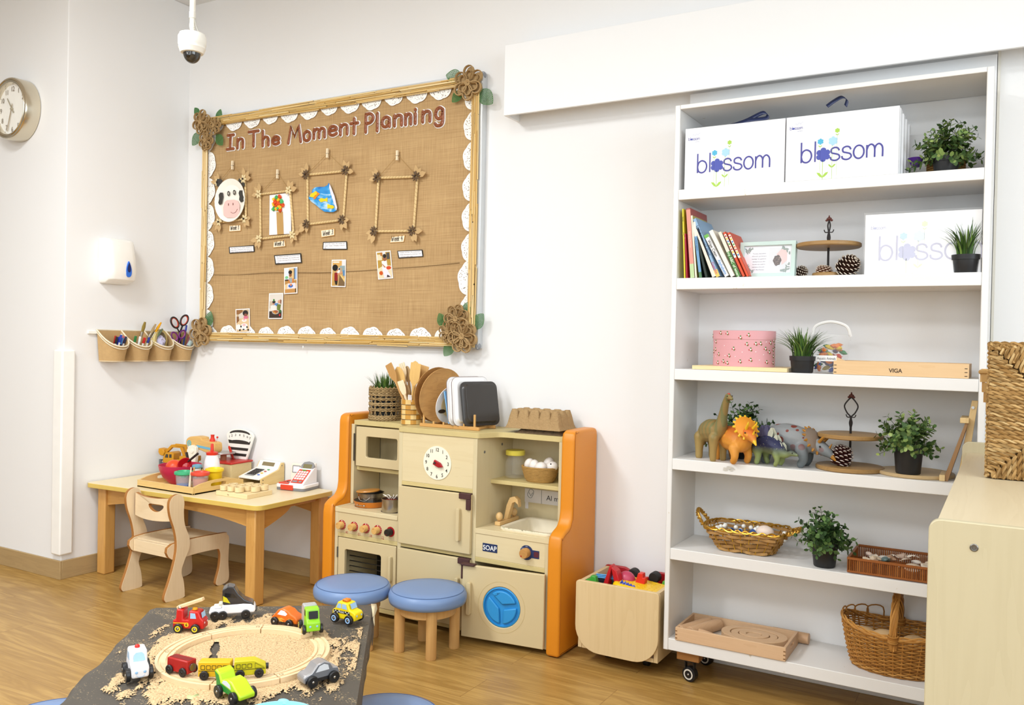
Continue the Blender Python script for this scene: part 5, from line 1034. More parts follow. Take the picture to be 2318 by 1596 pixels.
t = MB(); t.prism(rrect(.022, .022, .003, q.x, q.z), KF-.0014, KF-.0008); t.build('program_window', M('5a2630', .4), dl)
t = MB(); t.text('MIX', .006, (p.x, KF-.0014, p.z+.0235), depth=0); t.text('WASH', .006, (p.x-.02, KF-.0014, p.z+.014), depth=0); t.build('program_lettering', M('c8ccd8'), dl)
kn = MB(Ty).lathe([(0, .001), (.020, .001), (.020, .026), (.018, .030), (0, .030)], n=28).build('program_knob', WOOD('9c6a30', 'c08c4e', 'x', 3), kit); MB(Matrix.Translation((p.x-.009, KF-.0295, p.z-.010)) @ Matrix.Rotation(pi/2, 4, 'X')).lathe([(0, 0), (.003, 0), (.003, .0008), (0, .0008)], n=10).build('red_dot', M('a81818'), kn)
# washing machine door, ajar: hinged on its right edge
hx, hy = KX1-.008, KF-.006; A = W('z', .012, 1056, 1450); ang = radians(7)
TD = Matrix.Translation((hx, hy, 0)) @ Matrix.Rotation(ang, 4, 'Z'); dw = .366; zz0, zz1 = .026, .325; cxx, czz = -.185, .170; RP = .083
n = 40; out = []
for i in range(n):
    a = 2*pi*i/n; ca, sa = cos(a), sin(a); k = max(abs(ca), abs(sa)); u, v = ca/k, sa/k
    out.append((-dw/2+u*dw/2, (zz0+zz1)/2+v*(zz1-zz0)/2))
inn = [(cxx+RP*cos(2*pi*i/n), czz+RP*sin(2*pi*i/n)) for i in range(n)]
d = MB(TD).ring(out, inn, -.018, 0).build('washer_door', CREAM, kit, bev=.003)
MB(TD).ring(circ(RP+.022, cxx, czz, n), circ(RP+.020, cxx, czz, n), -.0186, -.018).build('routed_ring', M('c9b484', .5), d)
BLUE = M('2e93d6', .4, .4, 0, .04, 6)
Tm = TD @ Matrix.Translation((cxx, -.006, czz)) @ Matrix.Rotation(pi/2, 4, 'X')
pl = MB(Tm).lathe([(0, -.006), (RP-.001, -.006), (RP-.001, .010), (RP-.006, .012), (RP-.008, .004), (0, .002)], n=n).build('porthole_plate', BLUE, d)
for a0, a1 in ((20, 130), (145, 265), (-85, 5)):   # three raised compartments of the divided plate
    P = []; g_ = .004
    aa = [radians(a0+(a1-a0)*k/12) for k in range(13)]
    am = radians((a0+a1)/2); o_ = (cxx+.012*cos(am)+.0, czz+.012*sin(am))
    P = [(cxx+(RP-.016)*cos(a), czz+(RP-.016)*sin(a)) for a in aa]+[o_]
    P = [(p_.x, p_.y) for p_ in [Vector(q) for q in rpoly([(x, y) for x, y in P], [.004]*13+[.004], 2)]] if False else P
    MB(TD).prism(P, -.020, -.010).build('plate_compartment', BLUE, pl, bev=.006, seg=3)
t = MB(TD)
for s_ in ([(-.03, .045), (-.018, .05), (-.013, .056)], [(-.02, .058), (-.014, .054), (-.008, .058)]): t.tube([(cxx+x, -.0207, czz+z) for x, z in s_], .0006, 4)
t.build('pen_mark', M('1c3c5c'), pl)
MB(TD).prism(rrect(.019, .135, .0085, -dw+.038, .19), -.036, -.018).build('handle', CREAM, d, bev=.002)
t = MB(TD); t.box(-dw-.003, -dw+.06, -.030, -.018, zz1-.002, zz1+.006); t.box(-dw-.004, -dw+.004, -.022, .002, zz1-.06, zz1+.006); t.box(-dw-.003, -dw+.06, -.02, .0, zz1, zz1+.006); t.build('corner_guard', M('4a2c2a', .7), d, bev=.003)
# padded orange side panels: stepped outline, thick and soft
def soft(P, x0, x1, r, k=5):
    """cushion: an outline in yz with rolled edges"""
    Q = [Vector(p) for p in P]; Q = [q for i, q in enumerate(Q) if (q-Q[i-1]).length > .0015]; n = len(Q)
    ar = sum(Q[i-1].x*Q[i].y-Q[i].x*Q[i-1].y for i in range(n)); sg = 1 if ar > 0 else -1; N = []
    for i in range(n):
        a = (Q[i]-Q[i-1]).normalized(); b = (Q[(i+1) % n]-Q[i]).normalized(); d = (a+b).normalized(); N.append(Vector((-d.y, d.x))*sg)
    secs = [(x0+r*(1-cos(t*pi/2/k))*1.0, r*(1-sin(t*pi/2/k))) for t in range(k+1)]; secs += [(x1-(x-x0), o) for x, o in reversed(secs)]
    t = MB(); vs = [(x, Q[i].x+N[i].x*o, Q[i].y+N[i].y*o) for x, o in secs for i in range(n)]; m = len(secs)
    t.add(vs, [(a*n+b, a*n+(b+1) % n, (a+1)*n+(b+1) % n, (a+1)*n+b) for a in range(m-1) for b in range(n)]+[tuple(range(n)), tuple(range((m-1)*n, m*n))])
    return t
def pad(x0, x1, nm):
    O = [(KF-.006 if x0 < -2 else 3.055, .004), (KF-.012, .455), (3.045+.02, .495), (3.115, .515), (3.135, .545), (3.14, .86), (3.155, .888), (3.18, .896), (3.352, .896), (3.352, .004)]
    y0 = KF-.02
    O = [(y0, .004), (y0, .44), (y0+.008, .478), (y0+.035, .497), (y0+.075, .512), (y0+.093, .535), (y0+.1, .57), (y0+.104, .86), (y0+.112, .885), (y0+.135, .895), (3.354, .895), (3.354, .004)]
    P = rpoly(O, [.012, .015, .01, .01, .01, .01, .012, .008, .008, .01, .03, .01], 3)
    OR = M('dd8a1e', .38, .45, 0, .03, 5, .12, 500)
    return soft(P, x0, x1, .013).build(nm, OR, kit, sm=70)
pl_ = pad(KX0-.062, KX0-.001, 'padded_panel'); pr_ = pad(KX1+.001, KX1+.062, 'padded_panel')
y0 = KF-.02
for o_, xs in ((pl_, KX0-.016), (pr_, KX1+.047)):
    off = [(y0+.0135, .02), (y0+.0135, .44), (y0+.021, .468), (y0+.045, .485), (y0+.082, .498), (y0+.105, .53), (y0+.113, .57), (y0+.117, .86), (y0+.127, .877), (y0+.15, .881)]
    pts = [(xs+(.0157 if o_ is pr_ else .0162)-.0, y, z) for y, z in off]
    # seam piping along the outer edge of the cushion
    MB().tube(spline([(xs+.0153, y-.006, z+(.006 if z > .85 else 0)) for y, z in off], 4), .0012, 5).build('seam', M('a85f10', .5), o_)
# tape and label on the back wall of the sink niche
p = W('y', KB-.012, 1192, 1143); MB().box(p.x-.008, p.x+.008, KB-.0105, KB-.0095, p.z-.016, p.z+.016).build('tape', M('e8e4e4'), kit)
a = W('y', KB-.012, 1188, 1110); b = W('y', KB-.012, 1283, 1140)
zl = W('y', KB-.012, 1230, 1137).z
s = MB().box(a.x, a.x+.30, KB-.0108, KB-.0095, zl-.008, zl+.052).build('name_strip', M('e6e2e2', .5), kit)
t = MB(); t.text('Al maghsala', .032, (W('y', KB-.012, 1232, 1130).x+.086, KB-.0115, zl+.010), depth=0); t.build('strip_lettering', M('2a2626'), s)
t = MB(); t.box(a.x+.084, a.x+.0855, KB-.0114, KB-.0108, zl-.008, zl+.052); t.tube(spline([(a.x+.03+.014*cos(k)*(1+.3*sin(2*k)), KB-.0114, zl+.032+.02*sin(k)) for k in [2*pi*i/9 for i in range(10)]], 3), .001, 4); t.tube([(a.x+.022, KB-.0114, zl+.035), (a.x+.03, KB-.0114, zl+.02), (a.x+.04, KB-.0114, zl+.036)], .001, 4); t.build('strip_drawing', M('55605e'), s)
t = MB()
for x, y, z in ((FX1-.0003, 3.105, .78), (FX1-.0003, 3.25, .80)): t.cyl((x, y, z), (x+.0015, y, z), .006, n=12)
t.build('screw_caps', M('6a6a68', .4), kit)
# ================================================================ ON THE KITCHEN
ZT = zc+.022+.0005
def seagrass_pot():
    c = Vector((-2.585, 3.255, ZT)); r = thing('seagrass_planter', 'open-weave seagrass pot holding short grass on the play kitchen', 'planter', c)
    SG = ISL('seagrass', ['8c7450', 'a68c62', 'b89e74', '7c6644'], .85, .1, 0); R0 = .073; H = .152
    MB().lathe([(0, .004), (.055, .004), (.06, .12), (.05, .118), (0, .11)], c, 24).build('inner_pot', M('1b201f', .5), r)
    t = MB()
    def band(z0, z1, rows, amp=.0035, k=13, rr=.0028):
        for j in range(rows):
            z = z0+(z1-z0)*j/max(1, rows-1)
            for ph in (0, pi): t.tube([c+Vector(((R0+amp*cos(k*a+ph+j*pi))*cos(a), (R0+amp*cos(k*a+ph+j*pi))*sin(a), z+.0018*sin(k*a*1.0+ph))) for a in [2*pi*i/96 for i in range(96)]], rr, 5, closed=True)
    band(.004, .022, 4); band(.048, .056, 2); band(.074, .082, 2); band(.1, .106, 2); band(.12, H, 6)
    for k in range(34):
        a = 2*pi*k/34; d = .1*(1 if k % 2 else -1)
        t.tube([c+Vector((R0*cos(a+d*u), R0*sin(a+d*u), z)) for u, z in ((0, .0), (0, .02), (1, .05), (0, .078), (1, .102), (0, .125), (0, H))], .0018, 4)
    for k in range(22): a = 2*pi*k/22; t.tube([c+Vector((R0*cos(a-.12), R0*sin(a-.12), H-.002)), c+Vector((R0*cos(a), R0*sin(a), H+.008)), c+Vector((R0*cos(a+.12), R0*sin(a+.12), H-.002))], .0032, 5)
    t.build('woven_basket', SG, r); return r, c
GRASS = ISL('grass_blades', ['2f4a1c', '3f6326', '5a7d33', '2a4020', '7d9a48', '486b2a'], .5, .3)
def blades(t, c, n, R, h, spread, droop=.25, w=.0028):
    for i in range(n):
        a = random.uniform(0, 2*pi); rr = R*sqrt(random.random()); b = Vector(c)+Vector((rr*cos(a), rr*sin(a), 0)); L = h*random.uniform(.6, 1.05); ln = spread*random.uniform(.1, 1)*(.35+rr/R)
        d = Vector((cos(a+random.uniform(-.5, .5)), sin(a+random.uniform(-.5, .5)), 0)); s = Vector((-d.y, d.x, 0)); vs = []
        for k in range(5):
            u = k/4; p = b+d*(ln*u*u)+Vector((0, 0, L*(u-droop*ln/spread*u**3*.6))); ww = w*(1-u**1.6)+.0002; vs += [p-s*ww, p+Vector((0, 0, ww*.5)), p+s*ww]
        t.add(vs, [(3*k+j, 3*k+j+1, 3*k+j+4, 3*k+j+3) for k in range(4) for j in (0, 1)])
r, c = seagrass_pot(); t = MB(); random.seed(5); blades(t, c+Vector((0, 0, .11)), 190, .05, .125, .05); t.build('grass_tuft', GRASS, r)
def utensil_cup():
    c = Vector((-2.372, 3.185, ZT)); r = thing('utensil_cup', 'checkered bamboo cup full of wooden utensils', 'cup', c); R0 = .050; N = 12
    for j in range(5):
        t = MB(); z0 = .001+j*.0225
        for k in range(N):
            a0, a1 = 2*pi*k/N, 2*pi*(k+1)/N; t.mi = (k+j) % 2 if j in (0, 1, 3, 4) else k % 3 // 2
            P = [(R0*cos(a0), R0*sin(a0)), (R0*cos((a0+a1)/2), R0*sin((a0+a1)/2)), (R0*cos(a1), R0*sin(a1)), ((R0-.006)*cos(a1), (R0-.006)*sin(a1)), ((R0-.006)*cos(a0), (R0-.006)*sin(a0))]
            t.prism([(c.x+x, c.y+y) for x, y in P], c.z+z0, c.z+z0+.0215, 'xy')
        t.build('bamboo_band', [M('c8923e', .4), M('e6c684', .4)], r, sm=0)
        if j: MB().tube([c+Vector(((R0+.0006)*cos(a), (R0+.0006)*sin(a), z0-.0008)) for a in [2*pi*i/24 for i in range(24)]], .0012, 4, closed=True).build('cord', M('3a3430'), r)
    MB().lathe([(0, .002), (R0-.007, .002), (R0-.007, .006), (0, .006)], c, 24).build('base', M('b98a44'), r)
    return c
uc = utensil_cup()
WU = [WOOD('b07c42', 'c89a5e', 'z', 3), WOOD('cf9f54', 'e2ba74', 'z', 3), WOOD('e0c498', 'eed9b4', 'z', 3), WOOD('a08058', 'b8986c', 'z', 3)]
def utensil(lab, tip, kind, m, base_off, w=.03, L=.07, yaw=0, holes=0, name='wooden_spatula', cat='kitchen utensil'):
    b = uc+Vector((base_off[0], base_off[1], .012)); tp = Vector(tip); d = (tp-b).normalized(); r = thing(name, lab, cat, b, 0)
    LL = (tp-b).length; s = Vector((cos(yaw), sin(yaw), 0)); s = (s-d*s.dot(d)).normalized(); nrm = d.cross(s)
    if kind == 'spoon': prof = [(u, w*sqrt(max(0, 1-((u-.5)/.5)**2))*.98+.004*(1-u)) for u in [i/14 for i in range(15)]]
    elif kind == 'fork': prof = [(0, .005), (.15, .012), (.35, w*.9), (.6, w), (1, w*.8)]
    else: prof = [(0, .006), (.12, .010), (.3, w*.85), (.45, w), (.97, w*.97), (1, w*.9)]
    t = MB(); P = [b+d*(LL-L+L*u)+s*v for u, v in prof]+[b+d*(LL-L+L*u)-s*v for u, v in reversed(prof)]
    if kind == 'fork':
        q = prof[-1][1]; e = LL; tips = []
        for k in (1, .45, .35, -.35, -.45, -1)[0:6]:
            pass
        P = [b+d*(LL-L+L*u)+s*v for u, v in prof[:-1]]+[b+d*e+s*q, b+d*e+s*q*.5, b+d*(e-.028)+s*q*.42, b+d*(e-.028)+s*q*.28, b+d*e+s*q*.2, b+d*e-s*q*.2, b+d*(e-.028)-s*q*.28, b+d*(e-.028)-s*q*.42, b+d*e-s*q*.5, b+d*e-s*q]+[b+d*(LL-L+L*u)-s*v for u, v in reversed(prof[:-1])]
    n = len(P); t.add([p-nrm*.002 for p in P]+[p+nrm*.002 for p in P], [tuple(range(n)), tuple(range(2*n-1, n-1, -1))]+[(i, i+n, (i+1) % n+n, (i+1) % n) for i in range(n)]); t.build('blade', m, r, bev=.0008)
    if holes:
        t = MB()
        for k in range(holes): o_ = (k-(holes-1)/2)*.011; t.tube([b+d*(LL-L*.75)+s*o_, b+d*(LL-L*.3)+s*o_], .0022, 6, flat=1.1)
        t.build('slots', M('8a6430'), r)
    MB().tube([b, b+d*(LL-L)*.5, b+d*(LL-L*.9)], [.0055, .006, .0062], 8).build('handle', m, r)
U = lambda x, y, yy=3.185: W('y', yy, x, y)
utensil('broad brown spatula leaning left in the bamboo cup', U(879, 824, 3.14), 'flat', WU[0], (.015, -.012), .0235, .095, -.15)
utensil('yellow slotted spoon leaning left behind the brown spatula', U(899, 830, 3.17), 'spoon', WU[1], (.012, .0), .024, .085, 0, 2, 'slotted_spoon')
utensil('pale wooden fork standing behind the slotted spoon', U(909, 822, 3.22), 'fork', WU[2], (0, .01), .019, .08, 0, 0, 'wooden_fork')
utensil('pale narrow paddle low in front of the slotted spoon', U(906, 862, 3.15), 'flat', WU[2], (.02, -.016), .015, .07, .5)
utensil('dark wooden spoon in the middle of the bamboo cup', U(919, 870, 3.18), 'spoon', WU[3], (-.005, .006), .014, .055, 0, 0, 'wooden_spoon')
utensil('wide honey-coloured turner standing right of centre in the cup', U(942, 822, 3.16), 'flat', WU[1], (-.002, -.014), .029, .115, 0)
utensil('honey-coloured round spoon peeping out behind the wide turner', U(940, 817, 3.2), 'spoon', WU[1], (.0, .012), .026, .09, 0, 0, 'wooden_spoon')
utensil('wide spatula with rounded corner leaning right in the cup', U(962, 828, 3.2), 'flat', WOOD('b98a4e', 'cfa468', 'z', 3), (-.012, .004), .022, .1, .3)
utensil('slim light spoon between the fork and the wide turner', U(921, 828, 3.235), 'spoon', WU[3], (-.005, .02), .015, .08, 0, 0, 'wooden_spoon')
utensil('small white plastic fork at the front of the bamboo cup', U(928, 894, 3.142), 'fork', M('f2eeee', .35), (.012, -.03), .011, .036, 0, 0, 'plastic_fork')
# ---- dish rack with plates and trays
def rack():
    y0, y1 = 3.125, 3.255; x0 = W('y', y0, 951, 980).x; x1 = W('y', y0, 1085, 985).x; r = thing('dish_rack', 'low wooden dish rack holding plates and trays upright', 'dish rack', ((x0+x1)/2, (y0+y1)/2, ZT))
    RW = WOOD('b07c3c', 'cc9a58', 'x', 3)
    for y in (y0, y1): MB().box(x0, x1, y-.006, y+.006, ZT, ZT+.015).build('rail', RW, r, bev=.0015)
    MB().box(x0+.02, x0+.03, y0, y1, ZT+.001, ZT+.01).build('cross_bar', RW, r); MB().box(x1-.04, x1-.03, y0, y1, ZT+.001, ZT+.01).build('cross_bar', RW, r)
    for y in (y0, y1):
        for k in range(6):
            x = x0+.02+k*(x1-x0-.045)/5; MB().box(x-.004, x+.004, y-.004, y+.004, ZT+.014, ZT+(.068 if k in (0, 5) or y == y1 else .026)).build('peg', WOOD('b88a48', 'd2a464', 'z', 3), r, bev=.001)
    return x0, x1, y0, y1
rx0, rx1, ry0, ry1 = rack(); ry = (ry0+ry1)/2
def disc(nm, lab, cat, cx, R, tilt, m, dep, rim=.0, rot=0, yc=None, sz=1):
    """plate standing on edge, facing right and slightly forward"""
    c = Vector((cx, yc or ry, ZT+.016+R*cos(tilt)*sz)); rot += radians(24); r = thing(nm, lab, cat, c)
    Tm = Matrix.Translation(c) @ Matrix.Rotation(rot, 4, 'Z') @ Matrix.Rotation(pi/2-tilt, 4, 'Y')
    MB(Tm).lathe([(0, -dep), (R*.6, -dep), (R*.8, -dep*.7), (R, 0), (R, .003), (R*.8, -dep*.7+.004), (R*.58, -dep+.003), (0, -dep+.003)], n=40).build('dish', m, r); return r, Tm
PALM = WOOD('9a6a38', 'd0a062', 'y', 1.6, .5); PALM2 = WOOD('8a5c30', 'b88a50', 'y', 1.6, .5)
disc('palm_leaf_plate', 'brown palm-leaf plate standing at the left end of the rack, partly hidden', 'plate', rx0+.03, .125, -.10, PALM2, .02, rot=radians(-40), yc=ry+.012)
disc('palm_leaf_plate', 'brown palm-leaf plate with woody streaks facing right in the rack', 'plate', rx0+.062, .124, -.16, PALM, .02, rot=radians(-40), yc=ry+.006)
r, Tm = disc('serving_plate', 'white oval plate with beige centre and finger hole', 'plate', rx0+.128, .088, -.22, M('f1ecec', .3), .006, rot=radians(-40), yc=ry-.01)
MB(Tm @ Matrix.Translation((0, 0, .001))).lathe([(0, -.0008), (.056, -.0008), (.056, .0012), (0, .0012)], n=32).build('beige_centre', M('d9c090', .4), r)
MB(Tm @ Matrix.Translation((.03, -.05, .0022))).prism(circ(.009, 0, 0, 20, .020), 0, .0016, 'xy').build('finger_hole', M('3a2a1c', .5), r)
def trayv(nm, lab, cx, w, h, tilt, m, m2, dep=.012, rot=-.7, yc=None, lip=.008):
    c = Vector((cx, yc or ry, ZT+.014+h/2)); rot += radians(24); r = thing(nm, lab, 'tray', c)
    Tm = Matrix.Translation(c) @ Matrix.Rotation(rot, 4, 'Z') @ Matrix.Rotation(tilt, 4, 'X')
    n = 24; secs = [(w, h, .03, .0), (w, h, .03, -.003), (w-.02, h-.02, .026, -.004), (w-.034, h-.034, .022, -dep), (w-.034, h-.034, .022, -dep-.002)]
    vs = [(x, z_, z) for w_, h_, r_, z_ in secs for x, z in rrect(w_, h_, r_, 0, 0, 5)]; n = 24
    MB(Tm).add(vs, [(a*n+b, a*n+(b+1) % n, (a+1)*n+(b+1) % n, (a+1)*n+b) for a in range(4) for b in range(n)]+[tuple(range(n)), tuple(range(4*n, 5*n))]).build('tray_body', m, r, sm=60, bev=.001)
    if m2: MB(Tm).tube([(x, .0005, z) for x, z in rrect(w, h, .03, 0, 0, 5)], .0022, 5, closed=True).build('rim', m2, r)
A_ = radians(38)
t = MB(Matrix.Translation((rx0+.172, ry-.02, ZT+.018+.075)) @ Matrix.Rotation(radians(76), 4, 'Z') @ Matrix.Rotation(radians(-14), 4, 'X')); t.prism([(-.07, -.072), (.07, -.072), (.07, .072), (-.07, .072)], -.003, .003)
one(t, 'chopping_board', M('7db4e6', .35), 'small pale blue board leaning between white plate and white trays', 'board', bev=.001)
trayv('white_tray', 'white rimmed tray standing in the rack, left of its twin', rx0+.195, .205, .212, radians(-6), M('f3f1f1', .25), M('8a7c78', .4), .014, radians(48), ry+.006)
trayv('white_tray', 'white rimmed tray standing directly behind the black tray', rx0+.222, .205, .212, radians(-6), M('f3f1f1', .25), M('8a7c78', .4), .014, radians(48), ry+.004)
trayv('black_tray', 'black baking tray at the right end of the rack', rx0+.268, .200, .195, radians(-11), M('3b3836', .3, .5), None, .02, radians(44), ry+.006)
# ---- egg cartons
def carton():
    cx0, cx1 = -1.868, -1.60; cy0, cy1 = 3.165, 3.335; PU = M('ab8d64', .95, .1, 0, .12, 90, .9, 160)
    r = thing('egg_tray', 'grey-brown pulp egg tray turned upside down, the upper one', 'egg tray', ((cx0+cx1)/2, (cy0+cy1)/2, ZT+.018), 0)
    def body(z0, H, cols, rows, name, x0, x1, y0, y1, m):
        nx, ny = cols*10, rows*10
        def f(u, v):
            x = x0+(x1-x0)*u; y = y0+(y1-y0)*v; e = min(u*(x1-x0), (1-u)*(x1-x0), v*(y1-y0), (1-v)*(y1-y0))
            if e < .008: return (x, y, z0)
            a = abs(sin(pi*cols*u)); b = abs(sin(pi*rows*v)); k = min(1, 1.3*(a*b)**.6)
            edge = min(1, (e-.008)/.012); h = H*(.60+.40*k); 
            return (x+(.5-u)*.010*edge, y+(.5-v)*.006*edge, z0+h*edge)
        return MB().grid(f, nx, ny)
    body(ZT+.02, .078, 5, 3, 'b', cx0, cx1, cy0, cy1, PU).build('pulp_shell', PU, r, sm=70, sol=.002)
    r2 = thing('egg_tray', 'lower egg tray, mostly hidden, its dark rim on the counter', 'egg tray', ((cx0+cx1)/2, (cy0+cy1)/2, ZT), 0)
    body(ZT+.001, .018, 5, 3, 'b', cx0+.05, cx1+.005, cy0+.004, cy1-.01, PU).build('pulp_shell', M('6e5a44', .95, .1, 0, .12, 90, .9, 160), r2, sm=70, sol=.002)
carton()
# ---- right niche shelf: jar, basket of eggs
SZ = .6575; 
c = Vector((-1.862, 3.26, SZ)); r = thing('plastic_jar', 'empty clear jar with yellow screw lid', 'jar', c)
MB().lathe([(0, .0), (.036, .0), (.042, .004), (.044, .012), (.044, .065), (.040, .08), (.033, .092), (.033, .10)], c, 32).build('jar_wall', GLASS('jar', 'e8e6de', .04, .13), r)
MB().lathe([(0, .1), (.0415, .1), (.0425, .102), (.0425, .118), (.040, .121), (0, .121)], c, 40).build('lid', M('e8d857', .4), r)
c = Vector((-1.725, 3.235, SZ)); r = thing('egg_basket', 'small coiled straw basket filled with white eggs', 'basket', c); CO = M('b08a50', .9, .1, 0, .18, 60, .6, 220)
t = MB()
for k in range(10): u = k/9; t.tube([c+Vector(((.052+.020*u**.7)*1.12*cos(a), (.052+.020*u**.7)*.86*sin(a), .004+u*.058)) for a in [2*pi*i/48 for i in range(48)]], .0042, 6, closed=True)
t.lathe([(0, .002), (.05, .002), (.05, .004), (0, .004)], c, 24, 1.1, .84); t.build('coiled_wall', CO, r)
EGG = M('efe6de', .4, .4, 0, .02, 5)
for i, (dx, dy, dz, a, lab) in enumerate(((-.052, -.0, .068, .3, 'leftmost egg in the straw basket'), (-.018, -.02, .067, .1, 'second egg from the left at the front of the straw basket'), (.02, -.032, .066, 1.2, 'front egg right of centre in the straw basket'), (.03, .022, .078, .6, 'egg at the back of the straw basket'), (.060, -.006, .069, 1.3, 'egg with a small black mark at the right of the straw basket'))):
    p = c+Vector((dx, dy, dz)); e = MB().ell(p, (.0225, .0225, .0275), 22, 14, Matrix.Rotation(a, 3, 'Y')); o_ = one(e, 'toy_egg', EGG, lab, 'egg', 'eggs in the straw basket')
    if i == 4:
        WL[o_.name] = Vector((0, 0, 0)); q = p+Vector((.004, -.0195, .014)); MB().ell(q, (.0028, .0015, .0035), 8, 6).build('black_mark', M('1c1a1a'), o_)
# ---- left niche: pans
c = Vector((-2.585, 3.165, .4688)); r = thing('frying_pan', 'orange-sided round pan with black inside under the strainer', 'pan', c)
MB().lathe([(0, .0), (.073, .0), (.083, .026), (.081, .0262), (.0715, .003), (0, .003)], c, 44).build('pan_wall', M('c9741e', .3, .5), r); MB().lathe([(0, .0032), (.0713, .0032), (.0808, .0258)], c, 44).build('pan_lining', M('26221f', .3), r)
t = MB(); q = c+Vector((.005, -.083, .012)); t.tube(spline([q+Vector((-.018, .002, 0)), q+Vector((-.012, -.012, .002)), q+Vector((.012, -.012, .002)), q+Vector((.018, .002, 0))]), .002, 6); t.ell(q+Vector((-.02, .002, 0)), .0045, 8, 6); t.ell(q+Vector((.02, .002, 0)), .0045, 8, 6); t.build('pan_handle', METAL('c8c4bc', .2), r)
s_ = c+Vector((-.005, .0, .006)); r = thing('strainer_pot', 'small steel strainer pot with wire handle standing in the pan', 'pot', s_); ST = METAL('9a948c', .28)
MB().lathe([(0, .0), (.054, .0), (.057, .034), (.060, .036), (.061, .052), (.065, .054), (.065, .056), (.0595, .055), (.0585, .037), (.0555, .034), (.0525, .002), (0, .002)], s_, 44).build('pot_wall', ST, r)
t = MB()
for k in range(40):
    a = 2*pi*k/40; t.ell(s_+Vector((.0553*cos(a), .0553*sin(a), .012+.010*(k % 2))), .0014, 6, 4)
t.build('drain_holes', M('1e1b18'), r)
MB().tube(spline([s_+Vector((-.02, -.060, .042)), s_+Vector((-.008, -.068, .028)), s_+Vector((.02, -.066, .024)), s_+Vector((.04, -.052, .04))], 5), .0015, 6).build('wire_handle', METAL('d0ccc4', .2), r)
l_ = s_+Vector((-.012, -.002, .057)); T = Matrix.Translation(l_) @ Matrix.Rotation(radians(-5), 4, 'Y'); tag(MB(T).lathe([(0, 0), (.054, 0), (.056, .004), (.054, .0075), (.03, .009), (0, .009)], n=36).build('pan_lid', M('c98a3e', .35, .5, 0, .15, 9)), 'orange-brown lid lying on the strainer pot', 'lid')
c = Vector((-2.418, 3.105, .4688)); r = thing('steel_pot', 'small brushed steel pot on the right hob ring', 'pot', c)
MB().lathe([(0, .0), (.042, .0), (.044, .003), (.044, .056), (.047, .058), (.047, .060), (.0425, .059), (.0425, .003), (0, .003)], c, 40).build('pot_wall', METAL('b4aea4', .3), r)
one(MB().ell(c+Vector((0, 0, .045)), (.034, .034, .012), 18, 8), 'play_food', M('7a3424', .6, .2, 0, .4, 90), 'reddish brown play food inside the steel pot', 'play food')
t = MB(); random.seed(2)
for k in range(7): a = 2*pi*k/7; p = c+Vector((.012*cos(a), .012*sin(a), .058)); t.tube(spline([p, p+Vector((.012*cos(a), .012*sin(a), .012)), p+Vector((.022*cos(a)-.008, .02*sin(a), .010+.008*random.random()))], 3), [.0022]*6+[.001], 5)
one(t, 'white_tassel', M('e9e2d6', .7), 'frayed white tassel poking out of the steel pot', 'tassel')
# ================================================================ STOOLS
VINYL = M('748fba', .38, .45, 0, .03, 6, .06, 400); LEGW = WOOD('b98848', 'd0a468', 'z', 1.5, .45)
def stool():
    r = thing('padded_stool', 'blue padded round stool in front of the fridge doors', 'stool', (-2.012, 2.832, 0)); H = .25; R0 = .158
    prof = [(0, -.058), (R0-.02, -.058), (R0-.004, -.052), (R0, -.038), (R0, -.022), (R0-.006, -.008), (R0-.018, -.001), (R0-.06, .003), (0, .004)]
    MB().lathe([(a, b+H) for a, b in prof], (0, 0, 0), 56).build('cushion', VINYL, r, local=True, sm=60)
    MB().tube([((R0-.012)*cos(a), (R0-.012)*sin(a), H-.0025) for a in [2*pi*i/56 for i in range(56)]], .0009, 4, closed=True).build('seam', M('4e6c9c', .5), r, local=True)
    MB().ring(circ(.115, 0, 0, 32), circ(.1, 0, 0, 32), H-.095, H-.058, 'xy').build('under_frame', LEGW, r, local=True)
    for k in range(4):
        a = radians(36)+k*pi/2; x, y = .112*cos(a), .112*sin(a); MB().lathe([(0, 0), (.0195, 0), (.0215, .004), (.0215, H-.058), (0, H-.058)], (x, y, 0), 20).build('leg', LEGW, r, local=True)
    return r
st = stool(); st.rotation_euler = (0, 0, radians(8))
A = W('z', .235, 797, 1322)
dup(st, tuple(W('z', .25, 798, 1318).xy)+(0,), radians(40), 'blue padded round stool in front of the oven door')
# ================================================================ WHITE BOOKSHELF ON CASTORS
SX0, SX1, SF, SB = -1.092, -.062, 3.05, 3.333
SHW = M('f3f3f3', .4, .4, 0, .02, 8); 
def shelfpaint():
    """white paint with scuffs and knocked edges of its own"""
    m, nt, b = base('scuffed_white_paint', .38, .4); l = nt.links.new; tc = nd(nt, 'ShaderNodeTexCoord'); n = nd(nt, 'ShaderNodeTexNoise'); n.inputs['Scale'].default_value = 34; n.inputs['Detail'].default_value = 4
    cr = nd(nt, 'ShaderNodeValToRGB'); e = cr.color_ramp.elements; e[0].position = .72; e[0].color = lin('e9e7e4'); e[1].position = .76; e[1].color = lin('cfc4b0'); l(tc.outputs['Object'], n.inputs['Vector']); l(n.outputs['Fac'], cr.inputs[0]); l(cr.outputs[0], b.inputs['Base Color']); return m
SP = shelfpaint(); FR_ = [(2.137, 2.121), (1.825, 1.787), (1.499, 1.457), (1.164, 1.124), (.832, .791), (.499, .457), (.163, .120)]
shelf = thing('bookshelf', 'tall white open bookshelf on castors in front of the sliding door', 'bookshelf', ((SX0+SX1)/2, 3.19, 0))
for x0, x1 in ((SX0, SX0+.020), (SX1-.020, SX1)): MB().box(x0, x1, SF, SB, .118, 2.137).build('side_panel', SP, shelf, bev=.003)
MB().box(SX0+.02, SX1-.02, SB-.006, SB, .12, 2.12).build('back_panel', SHW, shelf)
